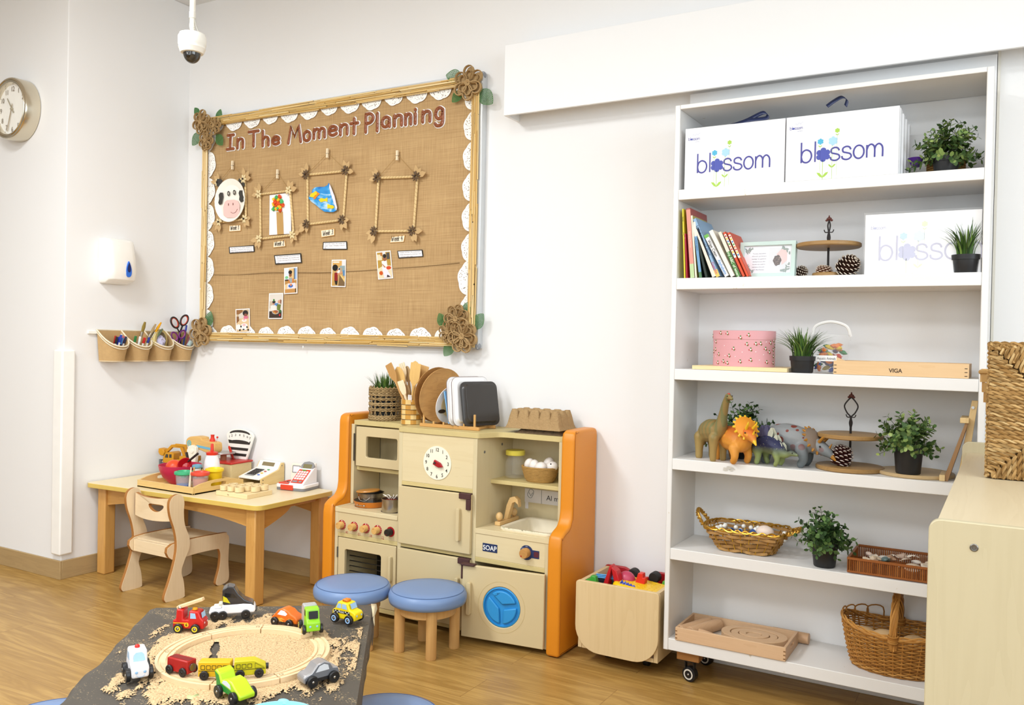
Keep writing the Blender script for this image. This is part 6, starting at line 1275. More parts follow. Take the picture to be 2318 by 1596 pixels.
for i, (a, b) in enumerate(FR_):
    MB().box(SX0+.0201, SX1-.0201, SF+(.0 if i else 0)-.001, SB-.0061, b, a).build('top_board' if i == 0 else 'shelf_board', SP, shelf, bev=.002)
WD = WOOD('8a5a30', 'a8743e', 'x', 2)
for x in (SX0+.045, SX1-.13):
    for y in (3.075, 3.27):
        b = MB().box(x, x+.085, y, y+.05, .083, .1175).build('castor_block', WD, shelf, bev=.002)
        cx, cy = x+.045, y+.025
        t = MB(); t.box(cx-.018, cx+.018, cy-.018, cy+.018, .078, .083); t.prism([(cy-.014, .078), (cy+.014, .078), (cy+.008, .02), (cy-.004, .02)], cx-.018, cx-.015, 'yz'); t.prism([(cy-.014, .078), (cy+.014, .078), (cy+.008, .02), (cy-.004, .02)], cx+.015, cx+.018, 'yz')
        t2 = MB(Matrix.Translation((cx, cy-.002, 0)) @ Matrix.Rotation(radians(60), 4, 'Z')); 
        fk = t.build('castor_fork', M('1c1b1c', .4), b)
        Tw = Matrix.Translation((cx, cy+.002, .0285)) @ Matrix.Rotation(radians(-15), 4, 'Z') @ Matrix.Rotation(pi/2, 4, 'X')
        MB(Tw).lathe([(0, -.0135), (.02, -.0135), (.0275, -.011), (.0285, 0), (.0275, .011), (.02, .0135), (0, .0135)], n=32).build('wheel', M('171618', .35), b)
        MB(Tw).lathe([(.0145, .0136), (.0195, .0136), (.0195, .0146), (.0145, .0146)], n=28, loop=True).build('wheel_ring', M('d6cfc2', .4), b); MB(Tw).ell((0, 0, .0145), (.0045, .0045, .003), 12, 6).build('axle_bolt', METAL(), b)
t = MB()
for x, z in ((1517, 995), (1527, 478)): q = W('y', SF-.0012, x, z); 
q = W('y', SF-.0015, 1652, 1062); random.seed(4)
for k in range(14):
    a = random.uniform(0, 6.28); c_ = q+Vector((random.uniform(-.02, .02), 0, random.uniform(-.008, .008))); s_ = random.uniform(.002, .007); t.poly([c_+Vector((s_*cos(u)*1.5, -.0002*k, s_*sin(u)*.6)) for u in [2*pi*i/7 for i in range(7)]])
t.build('torn_sticker_mark', M('cbc6bc', .7), shelf)
Z1, Z2, Z3, Z4, Z5, Z6 = 1.8255, 1.4995, 1.1645, .8325, .4995, .1635
def S(y, px_, py_): return W('y', y, px_, py_)
# ---- printed flower emblem used on the white gift boxes
LET = {'b': GL['b'], 'l': GL['l'], 'o': [[(.24+.22*cos(a), .31+.31*sin(a)) for a in [2*pi*i/16 for i in range(17)]]], 's': GL['s'],
       'm': [[(.04, .6), (.04, 0)], [(.04, .36), (.1, .54), (.22, .62), (.33, .54), (.37, .38), (.37, 0)], [(.37, .38), (.42, .54), (.54, .62), (.65, .54), (.7, .38), (.7, 0)]]}
def daisy(c, R, y): 
    P = []
    for i in range(48):
        a = 2*pi*i/48; P.append((c[0]+R*(.74+.26*abs(cos(3*a))**.6)*cos(a+.5), c[1]+R*(.74+.26*abs(cos(3*a))**.6)*sin(a+.5)))
    return [(x, y, z) for x, z in P]
def emblem(par, x0, zb, W_, y, fade=0):
    """word and flowers printed on a face at depth y; x0 left edge, zb baseline, W_ width of the word"""
    f = lambda c: c if not fade else ''.join('%02x' % int(int(c[i:i+2], 16)*(1-fade)+240*fade) for i in (0, 2, 4))
    h = W_*.30; t = MB(); x = 0; wd = {'b': .56, 'l': .2, 'f': .56, 's': .50, 'o': .54, 'm': .74}; tot = .56+.2+.56+.5+.5+.54+.74-.06; u = W_/tot; h = u*1.0
    r = .0030 if W_ > .1 else .0007
    pos = {}
    for ch in 'blfssom':
        if ch == 'f': pos['f'] = x+.26*u
        else:
            for pl in LET[ch]:
                P = [(x0+x+a*u, y, zb+b*h*.95) for a, b in pl]; t.tube(spline(P, 4) if len(P) > 2 else P, r, 5, fa=.3)
        x += wd[ch]*u
    t.build('printed_word', M(f('4b4a96')), par)
    fx = x0+pos['f']; fz = zb+.30*h
    t = MB(); t.poly(daisy((fx, fz), .33*u, y-.0006)); t.build('printed_flower', M(f('4b55ac')), par, sm=0)
    if W_ < .1: return
    MB().poly(daisy((fx-.13*u, fz+.62*u), .14*u, y-.0006)).build('printed_flower', M(f('4fb2d6')), par, sm=0)
    MB().poly(daisy((fx+.42*u, fz+.60*u), .21*u, y-.0006)).build('printed_flower', M(f('a9d5f0')), par, sm=0)
    t = MB(); t.poly(daisy((fx+.60*u, fz+1.06*u), .11*u, y-.0006))
    def leaf(cx, cz, L, s): t.poly([(cx+s*L*a, y-.0005, cz+L*b) for a, b in ((0, 0), (.35, .12), (.75, .5), (1, .95), (.5, .85), (.15, .45))])
    for s in (-1, 1): leaf(fx-.02*u, fz-1.05*u, .26*u, s); leaf(fx+.39*u, fz-.62*u, .17*u, s); leaf(fx-.14*u, fz+.36*u, .09*u, s); leaf(fx+.60*u, fz+.84*u, .08*u, s)
    t.box(fx-.03*u, fx-.01*u, y-.0006, y, fz-1.2*u, fz-.25*u); t.box(fx+.385*u, fx+.397*u, y-.0006, y, fz-1.18*u, fz+.42*u); t.box(fx-.145*u, fx-.14*u, y-.0006, y, fz-1.1*u, fz+.5*u); t.box(fx+.595*u, fx+.6*u, y-.0006, y, fz-1.0*u, fz+.9*u)
    t.build('printed_stems', M(f('a8cf50')), par, sm=0)
WB = M('f6f6f8', .3, .45, 0, .01)
def giftbox(lab, x0, x1, z0, z1, y0, d, ex, ez, ew, layers=1):
    r = thing('gift_box', lab, 'box', ((x0+x1)/2, y0, z0), 0, 'white printed gift boxes'); b = MB().box(x0, x1, y0, y0+.022, z0, z1).build('box_front', WB, r, bev=.0008)
    for k in range(layers): MB().box(x0+.002, x1+.002+.004*k, y0+.0225+k*d, y0+.021+(k+1)*d, z0, z1-.002-.007*k).build('box_body', WB, r, bev=.0008)
    emblem(b, ex, ez, ew, y0-.0002); 
    lx = x0+.012; lz = z1-.044; emblem(b, lx, lz, .042, y0-.0002)
    t = MB(); t.text('nursery', .006, (lx+.034, y0-.0004, lz-.008), depth=0); t.tube(spline([(lx+.016+.004*k, y0-.0003, lz+.017+.004*sin(k*2.2)+.0007*k) for k in range(8)], 3), .0005, 4, fa=.3); t.build('printed_script', M('8f93b8'), b)
    return r
yb = SF+.006
a = S(yb, 1552, 293); b = S(yb, 1778, 270); g1 = giftbox('white gift box with flower print, left of two on the top shelf', a.x, b.x, Z1, a.z+.001, yb, .05, S(yb, 1577, 390).x, S(yb, 1577, 392).z, S(yb, 1741, 370).x-S(yb, 1577, 390).x, 3)
a2 = S(yb, 1781.5, 267); b2 = S(yb, 2037, 240); g2 = giftbox('white gift box with flower print beside the top-shelf plant', a2.x, b2.x, Z1, (a2.z+b2.z)/2, yb-.004, .05, S(yb, 1812, 370).x, S(yb, 1812, 370).z, S(yb, 1997, 350).x-S(yb, 1812, 370).x, 4)
NV = M('1c2a52', .3, .5)
def ribbon(par, pts, w=.012):
    P = spline(pts, 6); t = MB(); n = len(P); t.add([p+Vector((-s*.5, s*.4, s*.6)) for p in P for s in (-w, w)], [(2*i, 2*i+1, 2*i+3, 2*i+2) for i in range(n-1)]); t.build('ribbon_handle', NV, par, sol=.0008)
yr = yb+.04; zt1 = a.z
ribbon(g1, [(S(yr, 1640, 0).x, yr, zt1-.002), (S(yr, 1690, 0).x, yr+.02, zt1+.022), (S(yr, 1735, 0).x, yr, zt1+.040), (S(yr, 1742, 0).x, yr, zt1+.02), (S(yr, 1700, 0).x, yr-.01, zt1+.015), (S(yr, 1672, 0).x, yr-.01, zt1-.004)])
ribbon(g2, [(S(yr, 1878, 0).x, yr, zt1+.036), (S(yr, 1895, 0).x, yr, zt1+.052), (S(yr, 1912, 0).x, yr, zt1+.062), (S(yr, 1923, 0).x, yr, zt1+.05), (S(yr, 1920, 0).x, yr, zt1+.030)], .010)
# ---- leafy plants
LEAFS = [ISL('eucalyptus_dark', ['24381c', '36522a', '486a38', '2c4526', '6f8f4e', '3d5c30'], .5, .3), ISL('eucalyptus_light', ['3a5226', '56733a', '8aa056', '4a6836', '2f4a22', 'a4b86a'], .5, .3)]
POTM = M('242425', .45, .4)
def pot(c, r0, r1, h, par, local=False):
    MB().lathe([(0, 0), (r0-.002, 0), (r0, .003), (r1-.003, h-.016), (r1, h-.016), (r1+.001, h), (r1-.003, h), (r1-.004, h-.01), (0, h-.012)], c, 32).build('pot', POTM, par)
def bush(c, R, H, lab, seed, tone, n=60, potr=(.024, .032, .062), lean=0, crop=None):
    r = thing('potted_plant', lab, 'plant', c); random.seed(seed); c = Vector(c); pot(c, *potr, r); top = c+Vector((0, 0, potr[2]-.006)); t = MB(); st = MB()
    for i in range(n):
        a = random.uniform(0, 2*pi); e = random.uniform(.0, 1)**.75*radians(100); d = Vector((sin(e)*cos(a), sin(e)*sin(a), cos(e)))
        L = (H*cos(e)**2+R*sin(e)**2)*random.uniform(.62, 1.06); P = [top+d*L*u+Vector((0, 0, .25*L*(u-u*u)-(.12*L*u*u if e > 1.2 else 0))) for u in [k/6 for k in range(7)]]
        if crop: P = [p for p in P if crop(p)]
        if len(P) < 3: continue
        st.tube(P, .0009, 3)
        for k in range(2, len(P)):
            T_ = (P[k]-P[k-1]).normalized(); o_ = T_.orthogonal().normalized(); o_.rotate(Matrix.Rotation(k*pi/2+i, 3, T_).to_quaternion())
            for s in (-1, 1):
                s_ = (o_*s+T_*.55).normalized(); nrm = s_.cross(T_).normalized(); w = random.uniform(.0085, .0125)*(.75 if k == len(P)-1 else 1); ctr = P[k]+s_*w*.9; up = T_*.0
                side = nrm
                Q = [P[k], P[k]+s_*w*.7+side*w*.62, P[k]+s_*w*1.5+side*w*.55, P[k]+s_*w*2.05, P[k]+s_*w*1.5-side*w*.55, P[k]+s_*w*.7-side*w*.62]
                m_ = P[k]+s_*w*1.0+T_*-.0015
                t.add(Q+[m_], [(0, 1, 6), (1, 2, 6), (2, 3, 6), (3, 4, 6), (4, 5, 6), (5, 0, 6)])
    t.build('foliage', LEAFS[tone], r, sm=60); st.build('stems', M('3b4a26', .6), r); return r
q = S(3.15, 2141, 383); 
cropr = lambda p: p.x < SX1-.026 and p.y < SB-.012
bush((q.x, 3.15, Z1), .115, .125, 'leafy green plant in black pot on the top shelf', 1, 1, 62, (.034, .042, .06), crop=cropr)
p = S(3.24, 2140, 383); r = thing('rope_planter', 'small brown rope planter just behind the top-shelf plant pot', 'planter', (p.x, 3.265, Z1))
t = MB()
for k in range(9): t.tube([(p.x+.057*cos(u), 3.265+.057*sin(u), Z1+.004+k*.008) for u in [2*pi*i/36 for i in range(36)]], .0042, 5, closed=True)
t.build('coiled_rope', M('a87f48', .9, .1, 0, .15, 60), r)
p = S(3.2, 2074, 330); tag(MB().lathe([(0, 0), (.012, 0), (.026, .03), (.024, .03), (0, .004)], (p.x, 3.2, Z1+.045), 20).build('purple_cup', M('5c2a94', .35)), 'purple plastic scoop half hidden left of the top-shelf plant', 'toy')
# ---- row 2: books
def book(lab, px_, top, lean_px, th, dep, cover, pages='efe8d8', spine=None, z=Z2, yf=SF+.008, deco=None, words=None, grp=None):
    """px_ = pixel x of the spine's foot, top = (pixel x, y) of the spine's top"""
    A = S(yf, px_, 627); B = S(yf, *top); A.z = z; d = Vector((B.x-A.x, 0, B.z-A.z)); H = d.length; an = atan2(d.x, d.z)
    r = thing('book', lab, 'book', A, 0); Tm = Matrix.Translation(Vector((A.x, yf, z+max(0, -sin(an)*-0)))) @ Matrix.Rotation(an, 4, 'Y')
    c = M(cover, .4); H2 = H
    t = MB(Tm); t.box(0, .0015, 0, dep, 0, H2); t.box(th-.0015, th, 0, dep, 0, H2); t.box(0, th, 0, .0015, 0, H2); t.build('cover', c, r, bev=.0004)
    MB(Tm).box(.0016, th-.0016, .0016, dep-.004, .003, H2-.003).build('pages', M(pages, .7), r)
    if deco:
        for (u0, u1, col) in deco: MB(Tm).box(-.0001, th+.0001, -.0006, .0002, H2*u0, H2*u1).build('spine_band', M(col, .4), r)
    if words:
        for s_, u, col, sz in words:
            t = MB(Tm); t.text(s_, sz, (th/2-sz*.32, -.0009, H2*u), (0, 0, -1), (1, 0, 0), bold=.01, depth=0); t.build('spine_title', M(col), r)
    return r
ZB = Z2
book('thin yellow book upright against the left side of the shelf', 1548, (1543.5, 473), 0, .007, .17, 'e2d231', deco=[(.62, .66, 'b8a820')], words=[('Stories', .85, '7a7a2a', .006)])
book('thin red book second from the shelf side', 1553, (1549, 529), 0, .006, .16, 'b8283a', words=[('a', .9, 'e8c8c8', .005)])
book('tall salmon-spined board book with red cover', 1563, (1553, 472), 0, .0155, .20, 'a85550', pages='e0a890', deco=[(.0, .2, 'b9cf9a'), (.2, .98, 'dc9484')], words=[('Nursery Rhymes', .55, 'f0ccc0', .009)])
book('thin cream book between the salmon and dark green ones', 1574, (1564, 488), 0, .006, .17, 'b8b060', deco=[(0, 1, 'ece2cc')])
book('slim blue and white book leaning right of the cream one', 1583, (1568, 503), 0, .010, .15, '23352a', deco=[(.74, 1, 'ece4d4'), (.1, .74, '6f9cc4'), (0, .1, '4d7a52')], words=[('Stories for bedtime', .6, '24406a', .006)])
book('dark green book leaning, its black cover showing', 1596, (1577, 545), 0, .010, .16, '1d2b20', pages='24302a')
book('cream-edged thick board book leaning left of the blue one', 1612, (1573, 520), 0, .016, .16, 'e6dccc', pages='ece4d4')
book('pale blue picture book, tall and leaning, with dark title', 1622, (1568, 497), 0, .0135, .19, '8fb0cf', deco=[(0, .12, 'e0c060')], words=[("Little bear won't sleep!", .62, '24344e', .013), ('Cupcake', .15, 'c8507a', .013)])
book('white wipe-clean alphabet book with black and blue title', 1641, (1593, 534), 0, .0165, .17, 'f1efec', deco=[(.93, 1, '6cb050')], words=[('Wipe Clean', .67, '2a2a2c', .014), ('Alphabets', .22, '4a94d8', .015)])
book('cream board book leaning right of the wipe-clean one', 1655, (1605, 524), 0, .014, .16, 'e9e0cf', pages='efe8da', deco=[(.0, 1, 'efe8da')])
book('green ABC board book with white title leaning left', 1668, (1625, 527), 0, .0135, .16, 'e9e0cc', pages='efe8da', deco=[(.0, .55, '3f7d2c')], words=[('my ABC of letters', .26, 'e8f0dc', .0135)])
RB = ['c8302c', 'e8b82c', '4a8ad0', '4ea050', 'e07030', 'c8302c', 'e8c030', '4a90c8']
for lab, px_, tp in (('orange-spined book with coloured letter squares, left of its twin', 1681, (1636, 527)), ('orange-spined book with coloured letter squares, rightmost of the books', 1690, (1646, 528))):
    r = book(lab, px_, tp, 0, .010, .15, 'd9502a', pages='ece0c4')
    A = S(SF+.008, px_, 627); B = S(SF+.008, *tp); A.z = Z2; d = Vector((B.x-A.x, 0, B.z-A.z)); Tm = Matrix.Translation(Vector((A.x, SF+.008, Z2))) @ Matrix.Rotation(atan2(d.x, d.z), 4, 'Y'); H_ = d.length
    t = MB(Tm); t.box(.001, .009, -.0008, 0, H_*.42, H_*.95); t.build('letter_strip', M('f4ecd8'), r)
    t = MB(Tm); ms = []
    for k, c_ in enumerate(RB): t.mi = k; t.box(.0025, .0075, -.0012, -.0008, H_*(.89-k*.06), H_*(.925-k*.06)); ms.append(M(c_))
    t.build('letter_squares', ms, r)
r = thing('rolled_book', 'grey-green curled soft book lying behind the leaning books', 'book', (S(3.2, 1610, 560).x, 3.22, Z2))
t = MB(); cx_ = S(3.2, 1608, 530).x; cz_ = S(3.2, 1608, 532).z-.02
t.tube([(cx_-.035, 3.22, Z2+.0), (cx_-.03, 3.22, cz_-.02), (cx_-.015, 3.22, cz_+.012), (cx_+.012, 3.22, cz_+.016), (cx_+.036, 3.22, cz_-.01), (cx_+.045, 3.22, Z2+.0)], .006, 6, fa=8); t.build('curled_cover', M('7d9a88', .5), r)
# ---- picture frame
yf = SF+.05; a = S(yf, 1678, 548); b = S(yf, 1800, 545); fz = max(.0, a.z); MINT = M('c3d6cf', .4)
TPF = Matrix.Translation((0, 0, 0)); x0, x1 = S(yf, 1674, 600).x, S(yf, 1800, 600).x; zt = (a.z+b.z)/2
Tm = Matrix.Translation(((x0+x1)/2, yf, Z2)) @ Matrix.Rotation(radians(-7), 4, 'X'); w = x1-x0; h = (zt-Z2)/cos(radians(7))
r = thing('standing_picture', 'mint green photo frame with quote and pine cone picture', 'picture frame', ((x0+x1)/2, yf, Z2))
sq = lambda w_, h_, cz: [(w_/2, cz-h_/2), (w_/2, cz+h_/2), (-w_/2, cz+h_/2), (-w_/2, cz-h_/2)]
MB(Tm).ring(sq(w, h, h/2), sq(w-.028, h-.028, h/2), -.010, .018).build('frame', MINT, r, bev=.001)
MB(Tm).box(-w/2+.01, w/2-.01, .004, .016, .01, h-.01).build('backing', M('8a7a60', .6), r)
pr = MB(Tm).prism(sq(w-.026, h-.026, h/2), .0, .003).build('print', M('f0f0f6', .3), r)
t = MB(Tm); Q = ['"The senses, being explorers', 'of the world, open the way to', 'knowledge. Our apparatus for', 'educating the senses offers', 'the child a key to guide his', 'explorations of the world..."', '~ Dr. Maria Montessori']
for i, s_ in enumerate(Q): t.text(s_, .0068, (-.030, -.0006, h*.66-i*.0098), depth=0, sx=.62)
t.build('printed_quote', M('6a6c78'), pr)
t = MB(Tm); random.seed(8)
for sx in (-1, 1):
    for sz in (-1, 1):
        for k in range(14):
            u = random.random(); v = random.random()*(1-u)+.05; cx_ = sx*(w/2-.020-u*.028); cz_ = h/2+sz*(h/2-.020-v*.03); a_ = random.uniform(0, 6.28); L = random.uniform(.005, .009)
            t.poly([(cx_+L*(p_*cos(a_)-q_*sin(a_)), -.0005-.00003*k, cz_+L*(p_*sin(a_)+q_*cos(a_))) for p_, q_ in ((-1, 0), (-.3, .35), (.4, .3), (1, 0), (.4, -.3), (-.3, -.35))])
t.build('printed_leaves', M('8d9a94'), pr, sm=0)
t = MB(Tm); ms = [M('d9dade'), M('e3c4c2'), M('4a3a38'), M('9a8078')]
t.poly([(.004, -.0004, h*.22), (w/2-.03, -.0004, h*.22), (w/2-.03, -.0004, h*.82), (.004, -.0004, h*.82)]); t.mi = 1; t.poly([(.03, -.0006, h*.64), (.046, -.0006, h*.78), (w/2-.03, -.0006, h*.74), (w/2-.03, -.0006, h*.46), (.05, -.0006, h*.34), (.047, -.0006, h*.55)])
t.mi = 2; t.poly([(.034+.014*cos(u)*(1+.1*cos(6*u)), -.0008, h*.47+.019*sin(u)*(1+.1*sin(6*u))) for u in [2*pi*i/24 for i in range(24)]])
t.mi = 3
for k in range(12): cx_ = .034+random.uniform(-.010, .009); cz_ = h*.47+random.uniform(-.014, .012); t.poly([(cx_+.002*cos(u), -.001, cz_+.0013*sin(u)) for u in [2*pi*i/6 for i in range(6)]])
t.build('printed_photo', ms, pr, sm=0)
MB(Tm).box(-w/2+.014, w/2-.014, -.0024, -.002, .014, h-.014).build('glass', GLASS('frame_glass', 'ffffff', .03, .06), r)
# ---- pine cones
def cone(lab, c, R, H, tilt, seed, rz=0, tipc='d9cbb8', dark='4a2f22'):
    r = thing('pine_cone', lab, 'pine cone', c, 0); random.seed(seed); T = Matrix.Translation(Vector(c)+Vector((0, 0, R*.9))) @ Matrix.Rotation(rz, 4, 'Z') @ Matrix.Rotation(tilt, 4, 'Y') @ Matrix.Translation((0, 0, -H/2))
    t = MB(T); tp = MB(T); n = 90
    t.ell((0, 0, H*.45), (R*.5, R*.5, H*.45), 12, 8)
    for i in range(n):
        u = i/n; a = i*2.39996; z = H*(.02+.93*u); rr = R*(sin(pi*min(1, .18+.82*u*1.0))**.65)*(1 if u < .9 else .8); el = .15+.9*u
        d = Vector((cos(a)*cos(el), sin(a)*cos(el), sin(el))); s = Vector((-sin(a), cos(a), 0)); b = Vector((cos(a)*rr*.35, sin(a)*rr*.35, z)); w = R*.26*(1-.5*u); L = rr*.72; nn = s.cross(d).normalized()
        Q = [b-s*w*.5, b+s*w*.5, b+d*L*.75+s*w, b+d*L, b+d*L*.75-s*w]
        t.add([q-nn*.0010 for q in Q]+[q+nn*.0010 for q in Q], [(0, 1, 2, 3, 4), (9, 8, 7, 6, 5)]+[(k, k+5, (k+1) % 5+5, (k+1) % 5) for k in range(5)])
        V3 = [b+d*L*.84-s*w*.72, b+d*L*.84+s*w*.72, b+d*L*1.02]; tp.add([q-nn*.0013 for q in V3]+[q+nn*.0013 for q in V3], [(0, 1, 2), (5, 4, 3), (0, 3, 4, 1), (1, 4, 5, 2), (2, 5, 3, 0)])
    t.build('scales', M(dark, .7, .2, 0, .3, 60), r, sm=0); tp.build('scale_tips', M(tipc, .7, .2), r, sm=0)
q = S(3.11, 1922, 620); cone('large pine cone lying tilted beside the cake stand on the second shelf', (q.x-.004, 3.12, Z2), .040, .082, radians(48), 3, radians(-20))
q = S(3.12, 1864, 620); cone('small brown pine cone under the cake stand on the second shelf', (q.x, 3.13, Z2-.008), .030, .04, radians(10), 5, 0, 'c8b4a0', '7a4e38')
q = S(3.13, 1812, 610); cone('pine cone mostly hidden behind the mint photo frame', (q.x-.004, 3.16, Z2), .024, .05, radians(60), 9)
# ---- tiered stands
ACW = WOOD('6f4f30', 'a4804e', 'x', 2.2, .45, ring=1.4); IRON = M('2a2422', .4, .5, .6)
def stand(lab, cx, cy, z0, tiers, hook, rtop, name='cake_stand'):
    r = thing(name, lab, 'cake stand', (cx, cy, z0))
    for i, (R, z) in enumerate(tiers): MB().lathe([(0, 0), (R-.004, 0), (R, .003), (R, .0125), (R-.003, .015), (0, .015)], (cx, cy, z), 56).build('wooden_tier', ACW, r)
    zt = tiers[-1][1]
    MB().cyl((cx, cy, z0), (cx, cy, zt+hook[0]), .0038, n=10).build('rod', IRON, r)
    t = MB(); z = zt+hook[0]; w = hook[1]; H = hook[2]
    for s in (-1, 1):
        t.tube(spline([(cx, cy, z-.04), (cx+s*.004, cy, z-.02), (cx+s*.001, cy, z), (cx+s*w*.6, cy, z+H*.2), (cx+s*w, cy, z+H*.5), (cx+s*w*.55, cy, z+H*.75), (cx, cy, z+H*.92)], 5), .0024, 6)
        t.tube(spline([(cx+s*.003, cy, z), (cx+s*.012, cy, z-.0), (cx+s*.016, cy, z+.009)], 4), .0018, 5)
    t.build('wire_hook', IRON, r)
    z2 = z+H*.92; t = MB(); t.ell((cx, cy, z2+.005), (.009, .005, .006), 10, 6); t.ell((cx-.008, cy, z2), (.005, .004, .004), 8, 5); t.ell((cx+.008, cy, z2), (.005, .004, .004), 8, 5); t.ell((cx, cy, z2+.012), (.003, .003, .006), 8, 5); t.build('finial', M('5a2a22', .4), r)
q = S(3.13, 1873, 560); zt_ = q.z
stand('wooden cake stand with twisted iron handle on the second shelf', q.x, 3.15, Z2, [(.052, Z2), (.108, zt_)], (.055, .004, .045), 0)
# ---- wrapped gift box, right of row 2
a = S(SF+.03, 1958, 487); b = S(SF+.03, 2226, 470); yw = SF+.03
r = thing('wrapped_gift_box', 'white printed gift box in clear wrap behind the second-shelf grass pot', 'box', (a.x, yw, Z2)); x1_ = min(b.x, SX1-.023)
bx = MB().box(a.x+.002, x1_, yw, yw+.04, Z2, a.z).build('box_body', WB, r, bev=.001); u0 = S(yw, 1988, 590)
emblem(bx, u0.x, u0.z, .30, yw-.0003, fade=.74); emblem(bx, a.x+.02, a.z-.05, .045, yw-.0003, fade=.7)
t = MB(); nx, nz = 26, 14
random.seed(12); hn = {}
def wf(u, v): k = (round(u*nx), round(v*nz)); hn.setdefault(k, random.uniform(0, .003)); return (a.x-.002+u*(x1_-a.x+.002), yw-.004-hn[k]*(sin(v*9)*.5+.5), Z2+v*(a.z-Z2+.006))
t.grid(wf, nx, nz).build('clear_wrap', GLASS('wrap', 'ffffff', .06, .10), r, sm=70)
def grasspot(lab, c, r0, r1, h, gh, n, sp, seed, crop=None):
    r = thing('potted_grass', lab, 'plant', c); pot(c, r0, r1, h, r); random.seed(seed); t = MB(); blades(t, Vector(c)+Vector((0, 0, h-.01)), n, r1*.75, gh, sp, .45, .0030)
    if crop: t.v = [crop(v) for v in t.v]
    t.build('grass_blades', GRASS, r)
crp = lambda v: Vector((min(v.x, SX1-.0215), min(v.y, SB-.01), v.z))
q = S(3.08, 2186, 600); grasspot('grass plant in black pot at the right of the second shelf', (q.x, 3.094, Z2), .036, .043, .058, .125, 150, .075, 21, crp)
# ---- row 3
q0 = S(SF+.02, 1568, 830); q1 = S(SF+.02, 1783, 838); one(MB().box(q0.x, q1.x, SF+.012, SF+.25, Z3, Z3+.0145), 'wooden_board', WOOD('d9b77c', 'ecd3a2', 'x', 1.3), 'pale pine board under the pink hat box', 'board', bev=.0015)
cx_ = (S(3.15, 1614, 800).x+S(3.15, 1752, 800).x)/2; c = (cx_, 3.16, Z3+.0147)
def pinkmat():
    m, nt, b = base('pink_flowered_paper', .4, .4); l = nt.links.new; b.inputs['Base Color'].default_value = lin('dba0a4'); return m
r = thing('hat_box', 'pink oval lidded box printed with little strawberry flowers', 'box', c); PK = pinkmat(); zt_ = S(3.08, 1683, 748).z; hb = zt_-c[2]; rx_, ry_ = .112, .080
MB().lathe([(0, 0), (1, 0), (1, hb-.032), (0, hb-.032)], c, 56, rx_, ry_).build('box_wall', PK, r, sm=50); MB().lathe([(0, hb-.032), (1.018, hb-.032), (1.018, hb-.001), (1.0, hb), (0, hb)], c, 56, rx_, ry_).build('lid', PK, r, sm=50)
random.seed(14); t = MB(); n_ = 0; pts_ = []
while n_ < 46:
    a_ = random.uniform(-pi, 0); z = random.uniform(.008, hb-.006)
    if any(abs((a_-b_)*rx_) < .017 and abs(z-z_) < .017 for b_, z_ in pts_): 
        n_ += .05; continue
    pts_.append((a_, z)); n_ += 1; k = 1.022 if z > hb-.033 else 1.004; P = Vector((c[0]+rx_*k*cos(a_), c[1]+ry_*k*sin(a_), c[2]+z)); T_ = Vector((-rx_*sin(a_), ry_*cos(a_), 0)).normalized(); s_ = .0052 if random.random() < .6 else .0018
    N_ = T_.cross(Vector((0, 0, 1))); N_ = N_ if N_.y < 0 or abs(N_.y) < .01 and N_.x*cos(a_) > 0 else -N_
    if s_ < .003: t.mi = 0; t.ell(P, (s_, s_*.4, s_), 6, 4, Matrix.Rotation(atan2(T_.y, T_.x), 3, 'Z')); continue
    for k2, (m_, dx, dz, sc) in enumerate(((1, -.9, -.3, .55), (1, .8, -.5, .55), (2, .1, .8, .6), (2, .5, -.9, .55), (0, 0, 0, .62))): t.mi = m_; t.ell(P+T_*dx*s_+Vector((0, 0, dz*s_)), (s_*sc, .0006+.0002*k2, s_*sc), 8, 4, Matrix.Rotation(atan2(T_.y, T_.x), 3, 'Z'))
t.build('printed_flowers', [M('f6ecec'), M('c2504a'), M('5c7a34')], r)
q = S(3.1, 1815, 843); grasspot('grass plant in black pot beside the pink hat box', (q.x, 3.105, Z3), .036, .043, .058, .12, 150, .085, 22)
# bucket of sea animals
q = S(3.16, 1880, 840); c = Vector((q.x-.002, 3.17, Z3)); r = thing('toy_bucket', 'clear bucket of colourful rubber sea animals with white handle', 'bucket', c); H_ = .135
MB().lathe([(0, .001), (.050, .001), (.054, .004), (.060, H_-.02), (.064, H_-.02), (.065, H_), (.060, H_)], c, 36).build('bucket_wall', GLASS('bucket', 'f0f0ee', .12, .14), r); 
MB().tube(spline([c+Vector((-.064, 0, H_-.006)), c+Vector((-.05, -.01, H_+.03)), c+Vector((0, -.016, H_+.045)), c+Vector((.05, -.01, H_+.03)), c+Vector((.064, 0, H_-.006))], 6), .0032, 6, flat=1.6).build('handle', M('ecebe8', .35), r)
MB().box(c.x-.045, c.x+.03, c.y-.0595, c.y-.0575, Z3+.042, Z3+.062).build('label', M('f2f0ee'), r)
t = MB(); t.text('Aquatic Animals', .013, (c.x-.004, c.y-.060, Z3+.0475), depth=0, sx=.72); t.build('label_lettering', M('3a3838'), r)
random.seed(15)
